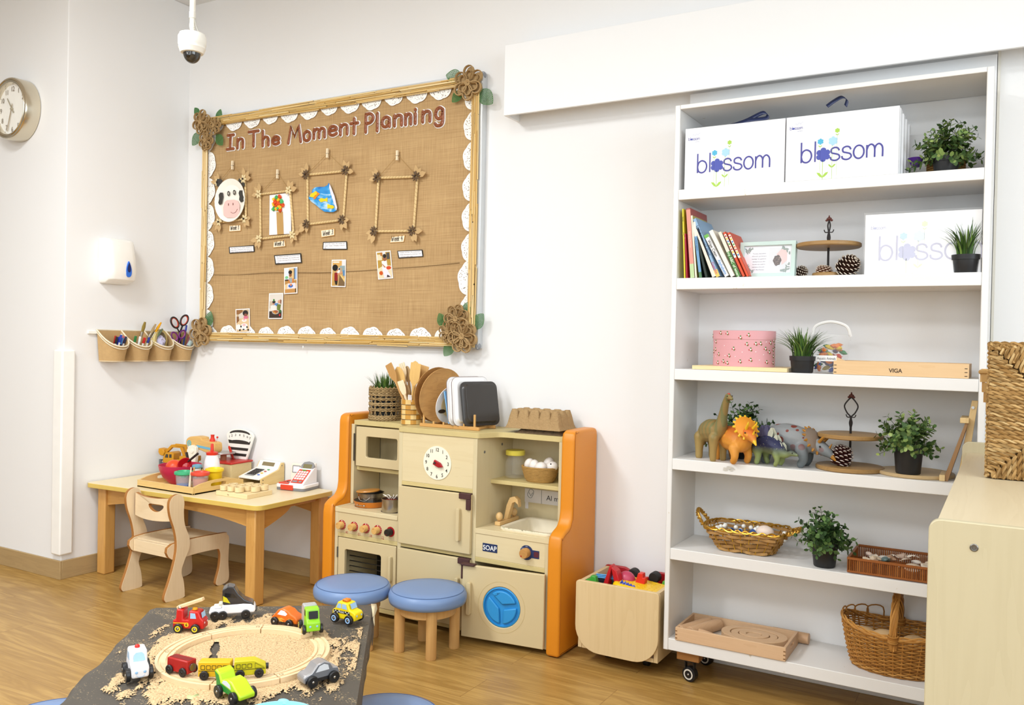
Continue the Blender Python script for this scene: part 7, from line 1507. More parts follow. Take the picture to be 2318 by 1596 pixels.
for k in range(34):
    a_ = random.uniform(0, 2*pi); rr = .044*sqrt(random.random()); p = c+Vector((rr*cos(a_), rr*sin(a_)-.004, .012+k*.0026)); d = Vector((random.uniform(-1, 1), random.uniform(-1, 1), random.uniform(-.4, .4))).normalized()
    col, nm = random.choice([('2f58b4', 'blue'), ('e8cc2a', 'yellow'), ('d8452c', 'red'), ('e07a24', 'orange'), ('5c3a74', 'purple'), ('3a8a52', 'green')])
    t = MB(); t.tube([p-d*.018, p-d*.006, p+d*.006, p+d*.018], [.002, .008, .007, .001], 7); s_ = d.cross(Vector((0, 0, 1))).normalized(); t.tube([p+s_*.013, p, p-s_*.013], [.001, .004, .001], 5, flat=.5); t.tube([p-d*.016+s_*.008, p-d*.016, p-d*.016-s_*.008], [.001, .003, .001], 5, flat=.5)
    one(t, 'rubber_sea_animal', M(col, .45), '%s rubber sea animal inside the clear bucket' % nm, 'toy animal', 'rubber sea animals in the bucket')
# VIGA tray box
y0_ = SF+.006; a = S(y0_, 1886, 850); b = S(y0_, 2193, 855); r = thing('wooden_tray_box', 'long shallow beech tray stamped on its front, right of the bucket', 'tray', ((a.x+b.x)/2, y0_, Z3)); BE = WOOD('d3a873', 'e3c092', 'x', 1.5); hh = S(y0_, 2100, 822).z-Z3
MB().box(a.x, b.x, y0_, y0_+.009, Z3, Z3+hh).build('front_side', BE, r, bev=.001); MB().box(a.x, b.x, y0_+.205, y0_+.214, Z3, Z3+hh).build('back_side', BE, r, bev=.001); MB().box(a.x+.001, b.x-.001, y0_+.009, y0_+.205, Z3, Z3+.006).build('base', BE, r)
for x in (a.x, b.x-.009): MB().box(x, x+.009, y0_+.0091, y0_+.2049, Z3+.0061, Z3+hh).build('end_side', WOOD('c2965e', 'd6ae78', 'y', 1.5), r, bev=.001)
t = MB(); t.prism([(a.x+.006, Z3+hh), (a.x+.006, Z3+hh+.012), (a.x+.035, Z3+hh)], y0_+.02, y0_+.028); t.build('triangular_lug', BE, r)
t = MB(); q = S(y0_, 2027, 840); t.text('VIGA', .0185, (q.x, y0_-.0006, q.z-.005), bold=.02, depth=0, sx=.95)
for xx in (a.x+.002, b.x-.012):
    for k in range(3): t.box(xx, xx+.008, y0_-.0004, y0_, Z3+.006+k*.012, Z3+.0085+k*.012)
t.build('stamped_lettering', M('4e3a2a'), r)
# ---- row 4: dinosaurs
def beast_mat(name, c1, c2, c3, sc=25, thr=.55, ax='z', zr=None):
    m, nt, b = base(name, .5, .3); l = nt.links.new; tc = nd(nt, 'ShaderNodeTexCoord'); se = nd(nt, 'ShaderNodeSeparateXYZ'); l(tc.outputs['Object'], se.inputs[0])
    mr = nd(nt, 'ShaderNodeMapRange'); mr.inputs[1].default_value, mr.inputs[2].default_value = zr; l(se.outputs['Z'], mr.inputs[0])
    mx = nd(nt, 'ShaderNodeMix', data_type='RGBA'); mx.inputs['A'].default_value = lin(c1); mx.inputs['B'].default_value = lin(c2); l(mr.outputs[0], mx.inputs['Factor'])
    n = nd(nt, 'ShaderNodeTexVoronoi' if ax == 'spots' else 'ShaderNodeTexWave'); n.inputs['Scale'].default_value = sc; l(tc.outputs['Object'], n.inputs['Vector'])
    if ax != 'spots': n.inputs['Distortion'].default_value = 3
    gt = nd(nt, 'ShaderNodeMath', operation='LESS_THAN' if ax == 'spots' else 'GREATER_THAN'); gt.inputs[1].default_value = thr; l(n.outputs['Distance' if ax == 'spots' else 'Fac'], gt.inputs[0])
    ml = nd(nt, 'ShaderNodeMath', operation='MULTIPLY'); l(gt.outputs[0], ml.inputs[0]); l(mr.outputs[0], ml.inputs[1])
    m2 = nd(nt, 'ShaderNodeMix', data_type='RGBA'); m2.inputs['B'].default_value = lin(c3); l(mx.outputs['Result'], m2.inputs['A']); l(ml.outputs[0], m2.inputs['Factor']); l(m2.outputs['Result'], b.inputs['Base Color'])
    n2 = nd(nt, 'ShaderNodeTexNoise'); n2.inputs['Scale'].default_value = 260; bp = nd(nt, 'ShaderNodeBump'); bp.inputs['Strength'].default_value = .35; bp.inputs['Distance'].default_value = .001; l(tc.outputs['Object'], n2.inputs['Vector']); l(n2.outputs['Fac'], bp.inputs['Height']); l(bp.outputs['Normal'], b.inputs['Normal']); return m
def beast(name, lab, loc, rz, s, chains, mat, vox=.0032):
    r = thing(name, lab, 'toy dinosaur', loc, rz); t = MB()
    for P, R in chains:
        P = [Vector(p) for p in P]; n = 5; out = []; rad = []; SP_ = spline(P, n); SR = spline([(x, 0, 0) for x in R], n)
        t.tube(SP_, [max(.001, q.x) for q in SR], 12); t.ell(P[0], R[0], 10, 7); t.ell(P[-1], R[-1], 10, 7)
    o = t.build('body', mat, r, local=True, sm=0); q = o.modifiers.new('skin', 'REMESH'); q.mode = 'VOXEL'; q.voxel_size = vox; q.use_smooth_shade = True; q = o.modifiers.new('soft', 'SMOOTH'); q.iterations = 4; q.factor = .5
    r.scale = (s, s, s); return r
def eyes(r, x, y, z, rad, m='101010'):
    for s in (-1, 1): MB().ell((x, s*y, z), rad, 10, 7).build('eye', M(m, .15, .6), r, local=True)
def S4(x, y): q = W('z', Z4, x, y); return (q.x, q.y, Z4)
leg = lambda x, y, h, r0, r1, bend=.0: ([(x, y, h), (x+bend, y*1.05, h*.5), (x, y*1.05, .008)], [r0, r1*1.1, r1])
r = beast('toy_sauropod', 'long-necked olive brown dinosaur rearing its head at shelf left', (S4(1605, 1052)[0]-.033, 3.115, Z4), radians(-42), 1, [
    ([(-.09, 0, .055), (-.06, 0, .085), (-.02, 0, .105), (.03, 0, .112), (.05, 0, .125), (.062, 0, .16), (.075, 0, .2), (.088, 0, .228), (.1, 0, .238)], [.012, .03, .042, .038, .027, .018, .0145, .012, .011]),
    ([(.095, 0, .238), (.118, 0, .232)], [.0125, .007]), ([(-.08, 0, .06), (-.105, .0, .04), (-.125, .015, .02)], [.02, .01, .004]),
    leg(-.045, .025, .08, .022, .014), leg(-.05, -.026, .08, .022, .014), leg(.03, .024, .085, .02, .0125), leg(.045, -.024, .085, .02, .0125)], beast_mat('sauropod_hide', 'a08650', '8c7546', '77744a', 14, .62, 'w', (.06, .13)))
MB().ell((.1, 0, .248), (.007, .005, .004), 10, 6).build('crest', M('b8483c'), r, local=True); eyes(r, .106, .0105, .241, .0022)
MB().tube([(.121, -.006, .229), (.109, -.0105, .2285), (.121, .006, .229)], .0009, 4).build('mouth_line', M('6a3a2a'), r, local=True)
def ceratops(name, lab, loc, rz, s, mat, frillm, hornm, headup, spk):
    hz = .062+headup; hx = .075
    r = beast(name, lab, loc, rz, s, [([(-.105, 0, .03), (-.075, 0, .05), (-.03, 0, .066), (.02, 0, .064), (.05, 0, .06), (hx, 0, hz-.002)], [.005, .02, .036, .035, .025, .019]),
        ([(hx, 0, hz), (hx+.022, 0, hz-.010), (hx+.038, 0, hz-.022)], [.019, .014, .006]), leg(-.052, .024, .05, .02, .0115, -.006), leg(-.056, -.025, .05, .02, .0115, .004), leg(.03, .024, .045, .016, .010, .006), leg(.044, -.025, .045, .016, .010, .008)], mat)
    T = Matrix.Translation((hx-.004, 0, hz+.018)) @ Matrix.Rotation(radians(-32), 4, 'Y')
    R_ = .034; t = MB(T); t.lathe([(0, .0)]+[(R_*k/4, .0022*k) for k in range(1, 5)]+[(R_*k/4, .0022*k+.004) for k in (4, 3, 2, 1)]+[(0, .004)], (0, 0, 0), 28); T2 = T @ Matrix.Rotation(pi/2, 4, 'Y')
    t = MB(T2); t.lathe([(0, .0), (R_*.5, -.003), (R_, -.010), (R_, -.006), (R_*.5, .002), (0, .004)], (0, 0, 0), 30); t.build('neck_frill', frillm, r, local=True)
    t = MB(T2)
    for k in range(15): a = 2*pi*k/15; t.tube([(R_*.96*cos(a), R_*.96*sin(a), -.008), (R_*1.18*cos(a), R_*1.18*sin(a), -.010)], [.0042, .0018 if spk else .0028], 6)
    t.build('frill_spikes', hornm, r, local=True)
    for s_ in (-1, 1): MB().tube(spline([(hx+.008, s_*.010, hz+.012), (hx+.022, s_*.013, hz+.026), (hx+(.036 if spk else .025), s_*.013, hz+.034)], 4), [.0046, .0042, .0038, .0034, .0030, .0026, .002, .0014, .0008], 8).build('brow_horn', hornm, r, local=True)
    MB().tube([(hx+.028, 0, hz-.004), (hx+.036, 0, hz+.010)], [.0036, .0008], 8).build('nose_horn', hornm, r, local=True); MB().tube([(hx+.036, 0, hz-.020), (hx+.047, 0, hz-.030)], [.0065, .002], 8).build('beak', hornm, r, local=True)
    eyes(r, hx+.014, .0165, hz+.002, .0024); return r
ceratops('toy_horned_dinosaur', 'bright orange horned dinosaur with yellow-spiked frill', (S4(1662, 1052)[0]-.022, 3.10, Z4), radians(-46), 1.25, beast_mat('orange_hide', 'dc963e', 'cf6a26', 'e8a83a', 60, .28, 'spots', (.06, .1)), M('e0902a', .5), M('edc02c', .45), .03, False)
ceratops('toy_horned_dinosaur', 'grey horned dinosaur with dark red stripes and long ochre horns', (S4(1815, 1058)[0]-.048, 3.155, Z4), radians(-20), 1.42, beast_mat('grey_hide', '6c7478', '8d8f90', '7c3a30', 42, .35, 'spots', (.03, .07)), M('8a7a6c', .5), M('a8742a', .45), -.008, True)
r = beast('toy_plated_dinosaur', 'dark blue and green plated dinosaur in front of the grey one', (S4(1752, 1066)[0]-.040, 3.09, Z4), radians(-28), 1.12, [
    ([(-.1, 0, .035), (-.06, 0, .05), (-.02, 0, .066), (.02, 0, .058), (.05, 0, .042), (.068, 0, .044), (.078, 0, .048)], [.006, .018, .029, .026, .014, .009, .0095]), ([(.078, 0, .048), (.1, 0, .044)], [.0098, .005]),
    leg(-.035, .02, .05, .018, .009, -.006), leg(-.04, -.021, .05, .018, .009, .005), leg(.022, .018, .042, .013, .0075, .006), leg(.034, -.019, .042, .013, .0075, .006)], beast_mat('plated_hide', '8c9a62', '2f3252', 'b9bd8a', 150, .13, 'spots', (.035, .062)))
for k in range(7):
    u = k/6; x = -.075+.115*u; z = .052+.042*sin(pi*(.2+.7*u))-(.006 if u > .8 else 0); hgt = .012+.022*sin(pi*(.1+.8*u))
    for s_ in (-1, 1): MB(Matrix.Translation((x+s_*.004, s_*.007, z)) @ Matrix.Rotation(s_*.25, 4, 'X')).prism([(-.009, -.006), (.009, -.006), (.010, hgt*.5), (.003, hgt), (-.003, hgt), (-.010, hgt*.5)], -.0016, .0016).build('back_plate', M('4c4a66' if k < 4 else 'b9bba8', .5), r, local=True, bev=.001)
eyes(r, .088, .0085, .050, .0018)
bush(S4(1692, 1030)[0:1]+(3.225, Z4), .125, .15, 'leafy dark green plant behind the dinosaurs', 31, 0, 66, (.034, .042, .07), crop=lambda p: p.y < SB-.012 and p.x > SX0+.03)
q = S4(1912, 1071); cx_, cy_ = q[0]+.0, 3.165
zt_ = S(3.165, 1908, 990).z
stand('two-tier wooden stand with iron ring handle on the dinosaur shelf', cx_, cy_, Z4, [(.112, Z4), (.108, zt_)], (.072, .022, .075), 0)
cone('dark pine cone with white-tipped scales on the lower tier of the stand', (cx_-.022, cy_-.035, Z4+.014), .041, .075, radians(20), 12, radians(30), 'cfc4bc', '4a2420')
q = W('z', Z4+.012, 2050, 1078); cx_ = q.x; one(MB().lathe([(0, 0), (.118, 0), (.121, .003), (.121, .009), (.118, .012), (0, .012)], (cx_+.015, 3.18, Z4), 56), 'round_wooden_board', WOOD('a68a5e', 'c2a67a', 'x', 2), 'round wooden board under the plant at the right of the dinosaur shelf', 'board')
bush((cx_, 3.10, Z4+.0125), .11, .125, 'leafy two-tone plant in tall black pot on a round board', 41, 1, 64, (.038, .047, .088), crop=cropr)
# folded easel leaning in the corner of row 4
a = S(3.16, 2186, 1050); b = S(3.16, 2204, 905); PNE = WOOD('c9a56c', 'dec08a', 'z', 2)
r = thing('folded_easel', 'small folded wooden easel leaning at the right end of the dinosaur shelf', 'easel', (SX1-.06, 3.16, Z4))
zt_ = b.z; t = MB(); t.prism([(SX1-.075, Z4), (SX1-.052, Z4), (SX1-.021, zt_), (SX1-.039, zt_)], 3.10, 3.115); t.build('easel_leg', PNE, r, bev=.001)
t = MB(); t.prism([(SX1-.115, Z4), (SX1-.100, Z4), (SX1-.046, zt_-.07), (SX1-.055, zt_-.07)], 3.08, 3.19); t.build('easel_board', WOOD('7c5a3a', '9a744c', 'z', 2), r, bev=.001)
MB().box(SX1-.070, SX1-.0445, 3.075, 3.195, zt_-.072, zt_-.055).build('easel_ledge', PNE, r, bev=.002); MB().box(SX1-.125, SX1-.108, 3.075, 3.195, Z4, Z4+.02).build('easel_ledge', PNE, r, bev=.002)
MB().cyl((SX1-.031-.004, 3.0965, zt_-.022), (SX1-.035, 3.1, zt_-.022), .0045, n=12).build('bolt', METAL('d0d0d0', .2), r)
# ---- row 5
def gold_basket():
    q = W('z', Z5, 1672, 1262); c = Vector((q.x-.005, 3.178, Z5)); r = thing('gilt_basket', 'shallow woven basket edged with gold wire, holding white beads', 'basket', c, 0)
    CH = ISL('chipwood', ['8f6838', 'a67c48', 'b98f58', '7e5a30'], .7, .2); GO = M('d8a832', .2, .6, .8, .2, 40)
    Hh = .085
    def loop(k, z, off=0, n=56): 
        return [c+Vector(((.150*k+off)*cos(a)*(1/max(abs(cos(a)), abs(sin(a))))**.55, (.098*k+off)*sin(a)*(1/max(abs(cos(a)), abs(sin(a))))**.55, z)) for a in [2*pi*i/n for i in range(n)]]
    t = MB()
    for j in range(6):
        u = j/5; k = .68+.32*u; z = .008+(Hh-.014)*u; N = 112
        P = []
        base_ = loop(k, z, 0, N)
        for i, p in enumerate(base_): o_ = .004*cos(i*14*2*pi/N+j*pi); d = (p-c); d.z = 0; P.append(p+d.normalized()*o_+Vector((0, 0, .0025*sin(i*7*2*pi/N+j))))
        t.tube(P, .0032, 4, closed=True, flat=2.2)
    b_ = loop(.66, .004, 0, 28); t.add(b_, [tuple(range(28))])
    t.build('woven_strips', CH, r, sm=0)
    t = MB()
    for i in range(0, 56, 2): a_ = loop(.68, .004)[i]; b_ = loop(1.0, Hh-.004)[i]; t.tube([a_, a_.lerp(b_, .5)+Vector((0, 0, -.003)), b_], .0016, 4)
    t.build('gilt_stakes', GO, r)
    t = MB(); P = loop(1.02, Hh, 0, 120)
    for ph in (0, pi): t.tube([p+Vector((.0045*cos(i*.9+ph), .0045*sin(i*.9+ph)*.5, .0045*sin(i*.9+ph))) for i, p in enumerate(P)], .0034, 5, closed=True)
    t.build('gilt_rim', M('c49534', .22, .6, .75, .35, 60), r)
    for s_ in (-1, 1):
        e = c+Vector((s_*.155, 0, Hh)); A_ = [e+Vector((0, -.042, 0)), e+Vector((s_*.022, -.030, .030)), e+Vector((s_*.030, 0, .046)), e+Vector((s_*.022, .030, .030)), e+Vector((0, .042, 0))]
        if s_ > 0: A_ = [e+Vector((0, -.042, 0)), e+Vector((.028, -.030, .012)), e+Vector((.038, 0, .018)), e+Vector((.028, .030, .012)), e+Vector((0, .042, 0))]
        P = spline(A_, 12); t = MB(); 
        for ph in (0, pi): t.tube([p+Vector((.004*cos(i*.8+ph), 0, .004*sin(i*.8+ph))) for i, p in enumerate(P)], .0046, 6)
        t.build('twisted_handle', M('b98a34', .25, .6, .65, .4, 60), r)
    random.seed(17); k = 0
    WT = M('efeee8', .25, .5)
    for (cx_, cy_, n_) in ((-.10, .0, 10), (-.055, -.02, 4), (.03, .01, 12), (.075, -.01, 4), (.12, .0, 3), (-.01, .03, 4)):
        for j in range(n_):
            p = c+Vector((cx_+random.uniform(-.022, .022), cy_+random.uniform(-.022, .022), .052+.014*(j % 3)+random.uniform(0, .004))); one(MB().ell(p, .0082, 12, 8), 'white_bead', WT, 'white round beads in the gold-edged basket', 'bead', 'white beads in the gilt basket')
    one(MB().ell(c+Vector((.070, -.02, .078)), (.033, .026, .026), 22, 14), 'wooden_egg', M('ecd9cc', .45), 'large pale pink egg lying in the gold-edged basket', 'egg')
    t = MB(); random.seed(19); P = spline([c+Vector((-.045+.012*k, -.045+.012*sin(k*1.3), .074+.010*cos(k*2))) for k in range(9)], 5); t.tube(P, .0065, 6, flat=.5); one(t, 'blue_ribbon', M('2c4c86', .4, .4, 0, .5, 50), 'twisted blue ribbon among the white beads', 'ribbon')
gold_basket()
q = W('z', Z5, 1862, 1286); bush((q.x, 3.105, Z5), .112, .125, 'leafy green plant in black pot between the two baskets', 51, 0, 70, (.036, .046, .085), crop=cropr)
def wicker(par, loopf, rows, stakes, r, amp, m, z0, z1, name='woven_wall', n=None, stm=None, zig=.0):
    t = MB(); N = n or stakes*6
    for j in range(rows):
        u = j/(rows-1); P = []; base_ = loopf(u, N); ce = sum(base_, Vector())/len(base_)
        for i, p in enumerate(base_): d = p-ce; d.z = 0; P.append(p+d.normalized()*amp*cos(i*pi*stakes/N+j*pi)+Vector((0, 0, zig*sin(i*pi*stakes/N))))
        t.tube(P, r, 5, closed=True)
    t.build(name, m, par)
    t = MB(); A = loopf(0, stakes); B = loopf(.5, stakes); C_ = loopf(1, stakes)
    for a_, b_, c_ in zip(A, B, C_): t.tube([a_, b_, c_], r*1.1, 5)
    t.build('stakes', stm or m, par)
def shell_basket():
    y0_, y1_ = SF+.012, SF+.235; x0_ = W('y', y0_, 1919, 1290).x; x1_ = x0_+.30; z0 = Z5; H_ = .048; cx_, cy_ = (x0_+x1_)/2, (y0_+y1_)/2; w, d = x1_-x0_, y1_-y0_
    r = thing('shell_basket', 'low reddish rattan basket filled with seashells', 'basket', (cx_, cy_, z0)); RT = M('96582a', .45, .3, 0, .2, 40)
    t = MB(); nS = 46
    def per(N, k=1):
        out = []
        for p in rrect(w*k, d*k, .012, cx_, cy_, 1): pass
        L = 2*(w+d)
        for i in range(N):
            s = L*i/N
            if s < w: q = (-w/2+s, -d/2)
            elif s < w+d: q = (w/2, -d/2+s-w)
            elif s < 2*w+d: q = (w/2-(s-w-d), d/2)
            else: q = (-w/2, d/2-(s-2*w-d))
            out.append(Vector((cx_+q[0]*k, cy_+q[1]*k, 0)))
        return out
    for p in per(170): t.tube([p+Vector((0, 0, z0+.003)), p+Vector((0, 0, z0+H_-.003))], .0022, 5)
    t.build('rattan_stakes', ISL('rattan', ['8a4e22', 'a4622e', '7a421c', 'b07038'], .45, .3), r)
    MB().tube([p+Vector((0, 0, z0+H_)) for p in per(120)], .0048, 6, closed=True).build('rim', RT, r); MB().tube([p+Vector((0, 0, z0+.005)) for p in per(60)], .004, 6, closed=True).build('base_rim', RT, r)
    MB().box(x0_+.004, x1_-.004, y0_+.004, y1_-.004, z0+.002, z0+.006).build('base', RT, r)
    random.seed(23); k = 0
    for i in range(26):
        x = random.uniform(x0_+.03, x0_+.20) if i < 20 else random.uniform(x0_+.2, x1_-.03); y = random.uniform(y0_+.03, y1_-.06); z = z0+.030+random.uniform(0, .016); kind = i % 4; R3 = Matrix.Rotation(random.uniform(0, 6.28), 3, 'Z') @ Matrix.Rotation(random.uniform(-.5, .5), 3, 'X'); T = Matrix.Translation((x, y, z)) @ R3.to_4x4(); t = MB(T)
        if kind in (0, 1):
            n_ = 20; vs = [(0, 0, .002)]; 
            for j in range(1, 6):
                for q in range(n_+1): a = pi*q/n_; rr = .026*j/5; vs.append((rr*cos(a)*(1 if kind else .8), rr*sin(a), .010*sin(pi*j/10)*-1+.010+.0012*(q % 2)*(j/5)))
            fs = [(0, 1+q, 2+q) for q in range(n_)]+[(1+(j-1)*(n_+1)+q, 1+(j-1)*(n_+1)+q+1, 1+j*(n_+1)+q+1, 1+j*(n_+1)+q) for j in range(1, 5) for q in range(n_)]
            t.add(vs, fs); nm, lab, col = 'scallop_shell', 'fan-shaped seashells in the rattan basket', ['e6d8c6', 'd8c4ac', 'e9e2d6'][i % 3]
            one(t, nm, M(col, .5, .3, 0, .15, 70), lab, 'seashell', 'fan-shaped seashells', sol=.0018)
        elif kind == 2:
            P = [(.020-.0022*q*1.1, 0, 0) for q in range(9)]; t.tube([(.022-.005*q, .003*sin(q), .0) for q in range(9)], [.002, .008, .012, .012, .0095, .0075, .0055, .0035, .001], 10); one(t, 'spiral_shell', M(['a88468', 'c9b49a', 'b9a08c'][i % 3], .5, .3, 0, .3, 80), 'spiral seashells in the rattan basket', 'seashell', 'spiral seashells')
        else: t.ell((0, 0, 0), (.017, .012, .008), 12, 8); one(t, 'smooth_shell', M(['ddd3c8', '5a6e6c', 'e6cfc0'][i % 3], .35, .4, 0, .15, 50), 'smooth rounded seashells in the rattan basket', 'seashell', 'smooth rounded seashells')
shell_basket()
# ---- row 6: arch block tray, loose cylinder, handled basket
def blocktray():
    zz = Z6; a = W('z', zz, 1527, 1452); A = W('z', zz, 1527, 1450); y0_ = SF-.006; x0_ = W('y', y0_, 1528, 1445).x; x1_ = W('y', y0_, 1778, 1495).x; y1_ = y0_+.205; BE = WOOD('c49a72', 'd8b48e', 'x', 1.6); BEY = WOOD('b98f68', 'cfa984', 'y', 1.6); H_ = .048
    r = thing('block_tray', 'beech tray of wooden arch blocks and cylinders on the bottom shelf', 'tray', ((x0_+x1_)/2, y0_, zz))
    for y in (y0_, y1_-.009): MB().box(x0_, x1_, y, y+.009, zz, zz+H_).build('long_side', BE, r, bev=.0015)
    MB().box(x0_, x0_+.009, y0_+.0091, y1_-.0091, zz, zz+H_).build('short_side', BEY, r, bev=.0015)
    ym = (y0_+y1_)/2; n = 32; out = []; inn = []
    for i in range(n):
        q = 2*pi*i/n; ca, sa = cos(q), sin(q); k = max(abs(ca), abs(sa)); out.append((ym+ca/k*(y1_-y0_-.019)/2, zz+H_/2+sa/k*H_/2)); inn.append((ym+.032*max(-1, min(1, ca*1.2)), zz+H_*.62+.0065*max(-1, min(1, sa*1.4))))
    MB().ring(out, inn, x1_-.009, x1_, 'yz').build('handle_side', BEY, r, bev=.0015); MB().box(x0_+.009, x1_-.009, y0_+.009, y1_-.009, zz+.0005, zz+.006).build('base', M('cfcac2', .6), r)
    t = MB()
    for k in range(3): t.box(x0_, x0_+.008, y0_-.0003, y0_, zz+.006+k*.013, zz+.0105+k*.013); t.box(x1_-.008, x1_, y0_-.0003, y0_, zz+.006+k*.013, zz+.0105+k*.013)
    t.build('finger_joints', M('8a6440', .6), r)
    # nested rainbow arches lying flat: two half rings of each size
    BK_ = WOOD('bf9770', 'd2ae88', 'x', 1.4); cx_ = x1_-.135; cy_ = ym; zb = zz+.0065
    for k, (r0, r1) in enumerate(((0, .019), (.0215, .040), (.0425, .062), (.0645, .088))):
        for s_ in (0, 1):
            sc = 1.34; P = []; nA = 20; th0 = s_*pi+radians(38)-.01
            for i in range(nA+1): q = th0+.02+(pi-.02)*i/nA; P.append((cx_+r1*sc*cos(q), cy_+r1*.99*sin(q)))
            for i in range(nA, -1, -1) if r0 else (): q = th0+pi*i/nA; P.append((cx_+r0*sc*cos(q), cy_+r0*.99*sin(q)))
            zk = zb+.034+.002*(k % 2)+.0015*s_
            one(MB().prism(P, zb, zk, 'xy'), 'arch_block', BK_, ('half-round core block' if not r0 else ['', 'smallest', 'middle-sized', 'largest'][k]+' arch block')+', %s half in the beech tray' % ('rear-left' if s_ == 0 else 'front-right'), 'wooden block', None, bev=.0012)
    for k, (x, y, dx, dy, lab) in enumerate(((x0_+.042, ym-.005, .028, .078, 'stamped wooden cylinder, leftmost in the beech tray'), (x0_+.078, ym+.002, .03, .078, 'wooden cylinder second from the left in the beech tray'), (x0_+.105, y0_+.042, .055, -.018, 'short tapered wooden peg near the front of the beech tray'))):
        p = Vector((x, y, zb+.021 if k < 2 else zb+.05)); d = Vector((dx, dy, 0)).normalized(); L = .085 if k < 2 else .034
        rr = .0225 if k < 2 else .015
        if k == 2: p.z = zb+.021
        o_ = one(MB().cyl(p-d*L, p+d*L, rr, rr*(1 if k < 2 else .8), 28), 'wooden_cylinder', WOOD('b98f68', 'cfa984', 'y', 1.4), lab, 'wooden block', bev=.0012)
        if k == 0: WL[o_.name] = Vector((0, 0, 0)); e = p-d*(L+.0005); s_ = Vector((d.y, -d.x, 0)); MB().text('BL', .016, e+Vector((0, 0, -.006)), s_, (0, 0, 1), bold=.01, depth=.0).build('stamp', M('2a2420'), o_)
    p = Vector((x1_-.0, y1_+.022, zz+.0215)); d = Vector((1, -.05, 0)).normalized(); q = W('y', y1_+.02, 1790, 1422)
    return x0_, x1_, y1_
bx0, bx1, by1 = blocktray()
a = W('y', by1+.03, 1750, 1417); b = W('y', by1+.03, 1833, 1430); 
one(MB().cyl((a.x, by1+.024, Z6+.0205), (b.x, by1+.021, Z6+.0205), .020, n=28), 'wooden_cylinder', WOOD('b98f68', 'cfa984', 'x', 1.4), 'loose wooden cylinder lying behind the beech tray', 'wooden block', bev=.0012)
def handle_basket():
    c = Vector((-.310, 3.185, Z6)); r = thing('handled_basket', 'oval willow basket with tall twisted handle, half behind the sideboard', 'basket', c)
    WI = ISL('willow', ['a06a2c', 'b98240', 'c9934e', '8c5a24', 'b47a38'], .4, .35); A_, B_ = .175, .112; H_ = .13
    def lp(u, N): k = .80+.20*u**.8; sad = .028*u; return [c+Vector((A_*k*cos(a), B_*k*sin(a), .004+H_*u+sad*abs(cos(a))**2.5*u)) for a in [2*pi*i/N for i in range(N)]]
    wicker(r, lp, 22, 36, .0028, .0034, WI, 0, 0)
    t = MB(); P = lp(1, 144)
    for ph in (0, 2.1, 4.2): t.tube([p+Vector((0, 0, .003))+Vector((.004*cos(i*.35+ph), .003*sin(i*.35+ph), .005*sin(i*.35+ph))) for i, p in enumerate(P)], .0033, 5, closed=True)
    t.build('braided_rim', WI, r)
    t = MB(); t.lathe([(0, 0), (1, 0), (1, .006), (0, .006)], c, 32, A_*.8, B_*.8); t.build('base', M('9a6a34', .6), r)
    t = MB(); T0 = c+Vector((0, 0, 0)); hp = []
    for i in range(40): a = pi*i/39; hp.append(c+Vector((0, -B_*1.0*cos(a), H_*.75+.165*sin(a)**.8)))
    for ph in range(6): t.tube([p+Vector((.0085*cos(i*.28+ph*pi/3), 0, 0))+Vector((0, sin(pi*i/39), -cos(pi*i/39)*0))*.0075*sin(i*.28+ph*pi/3)+Vector((0, 0, .004*sin(i*.28+ph*pi/3))) for i, p in enumerate(hp)], .0044, 5)
    t.build('twisted_handle', WI, r)
    t = MB()
    for s_ in (-1, 1):
        for k in range(4): e = c+Vector((0, s_*B_*1.0, H_*.97+k*.006)); t.tube([e+Vector((.015*cos(a), .013*sin(a), .003*sin(a))) for a in [2*pi*i/16 for i in range(16)]], .003, 5, closed=True)
    t.build('handle_binding', WI, r)
    t = MB()
    for k in range(4): a0 = 1.9+k*.32; P = [c+Vector((A_*1.0*cos(a), B_*1.0*sin(a), z)) for a, z in ((a0, H_-.02), (a0, H_+.045), (a0+.3, H_+.045), (a0+.32, H_+.0))]; t.tube(spline(P, 4), .0026, 5)
    t.build('loose_hoops', WI, r)
    AP = WOOD('b98e5c', 'd6b486', 'x', 3, .35)
    for k, (dx, dy, R_, nm, lab) in enumerate(((-.098, -.01, .032, 'wooden_apple', 'wooden fruit with stripes, leftmost in the willow basket'), (-.035, -.025, .038, 'wooden_apple', 'glossy wooden fruit behind the handle of the willow basket'), (.06, -.03, .036, 'wooden_apple', 'rounded wooden block at the right of the willow basket'))):
        one(MB().ell(c+Vector((dx, dy, .104)), (R_*1.25, R_, R_*.85), 22, 14), nm, AP, lab, 'wooden fruit')
handle_basket()
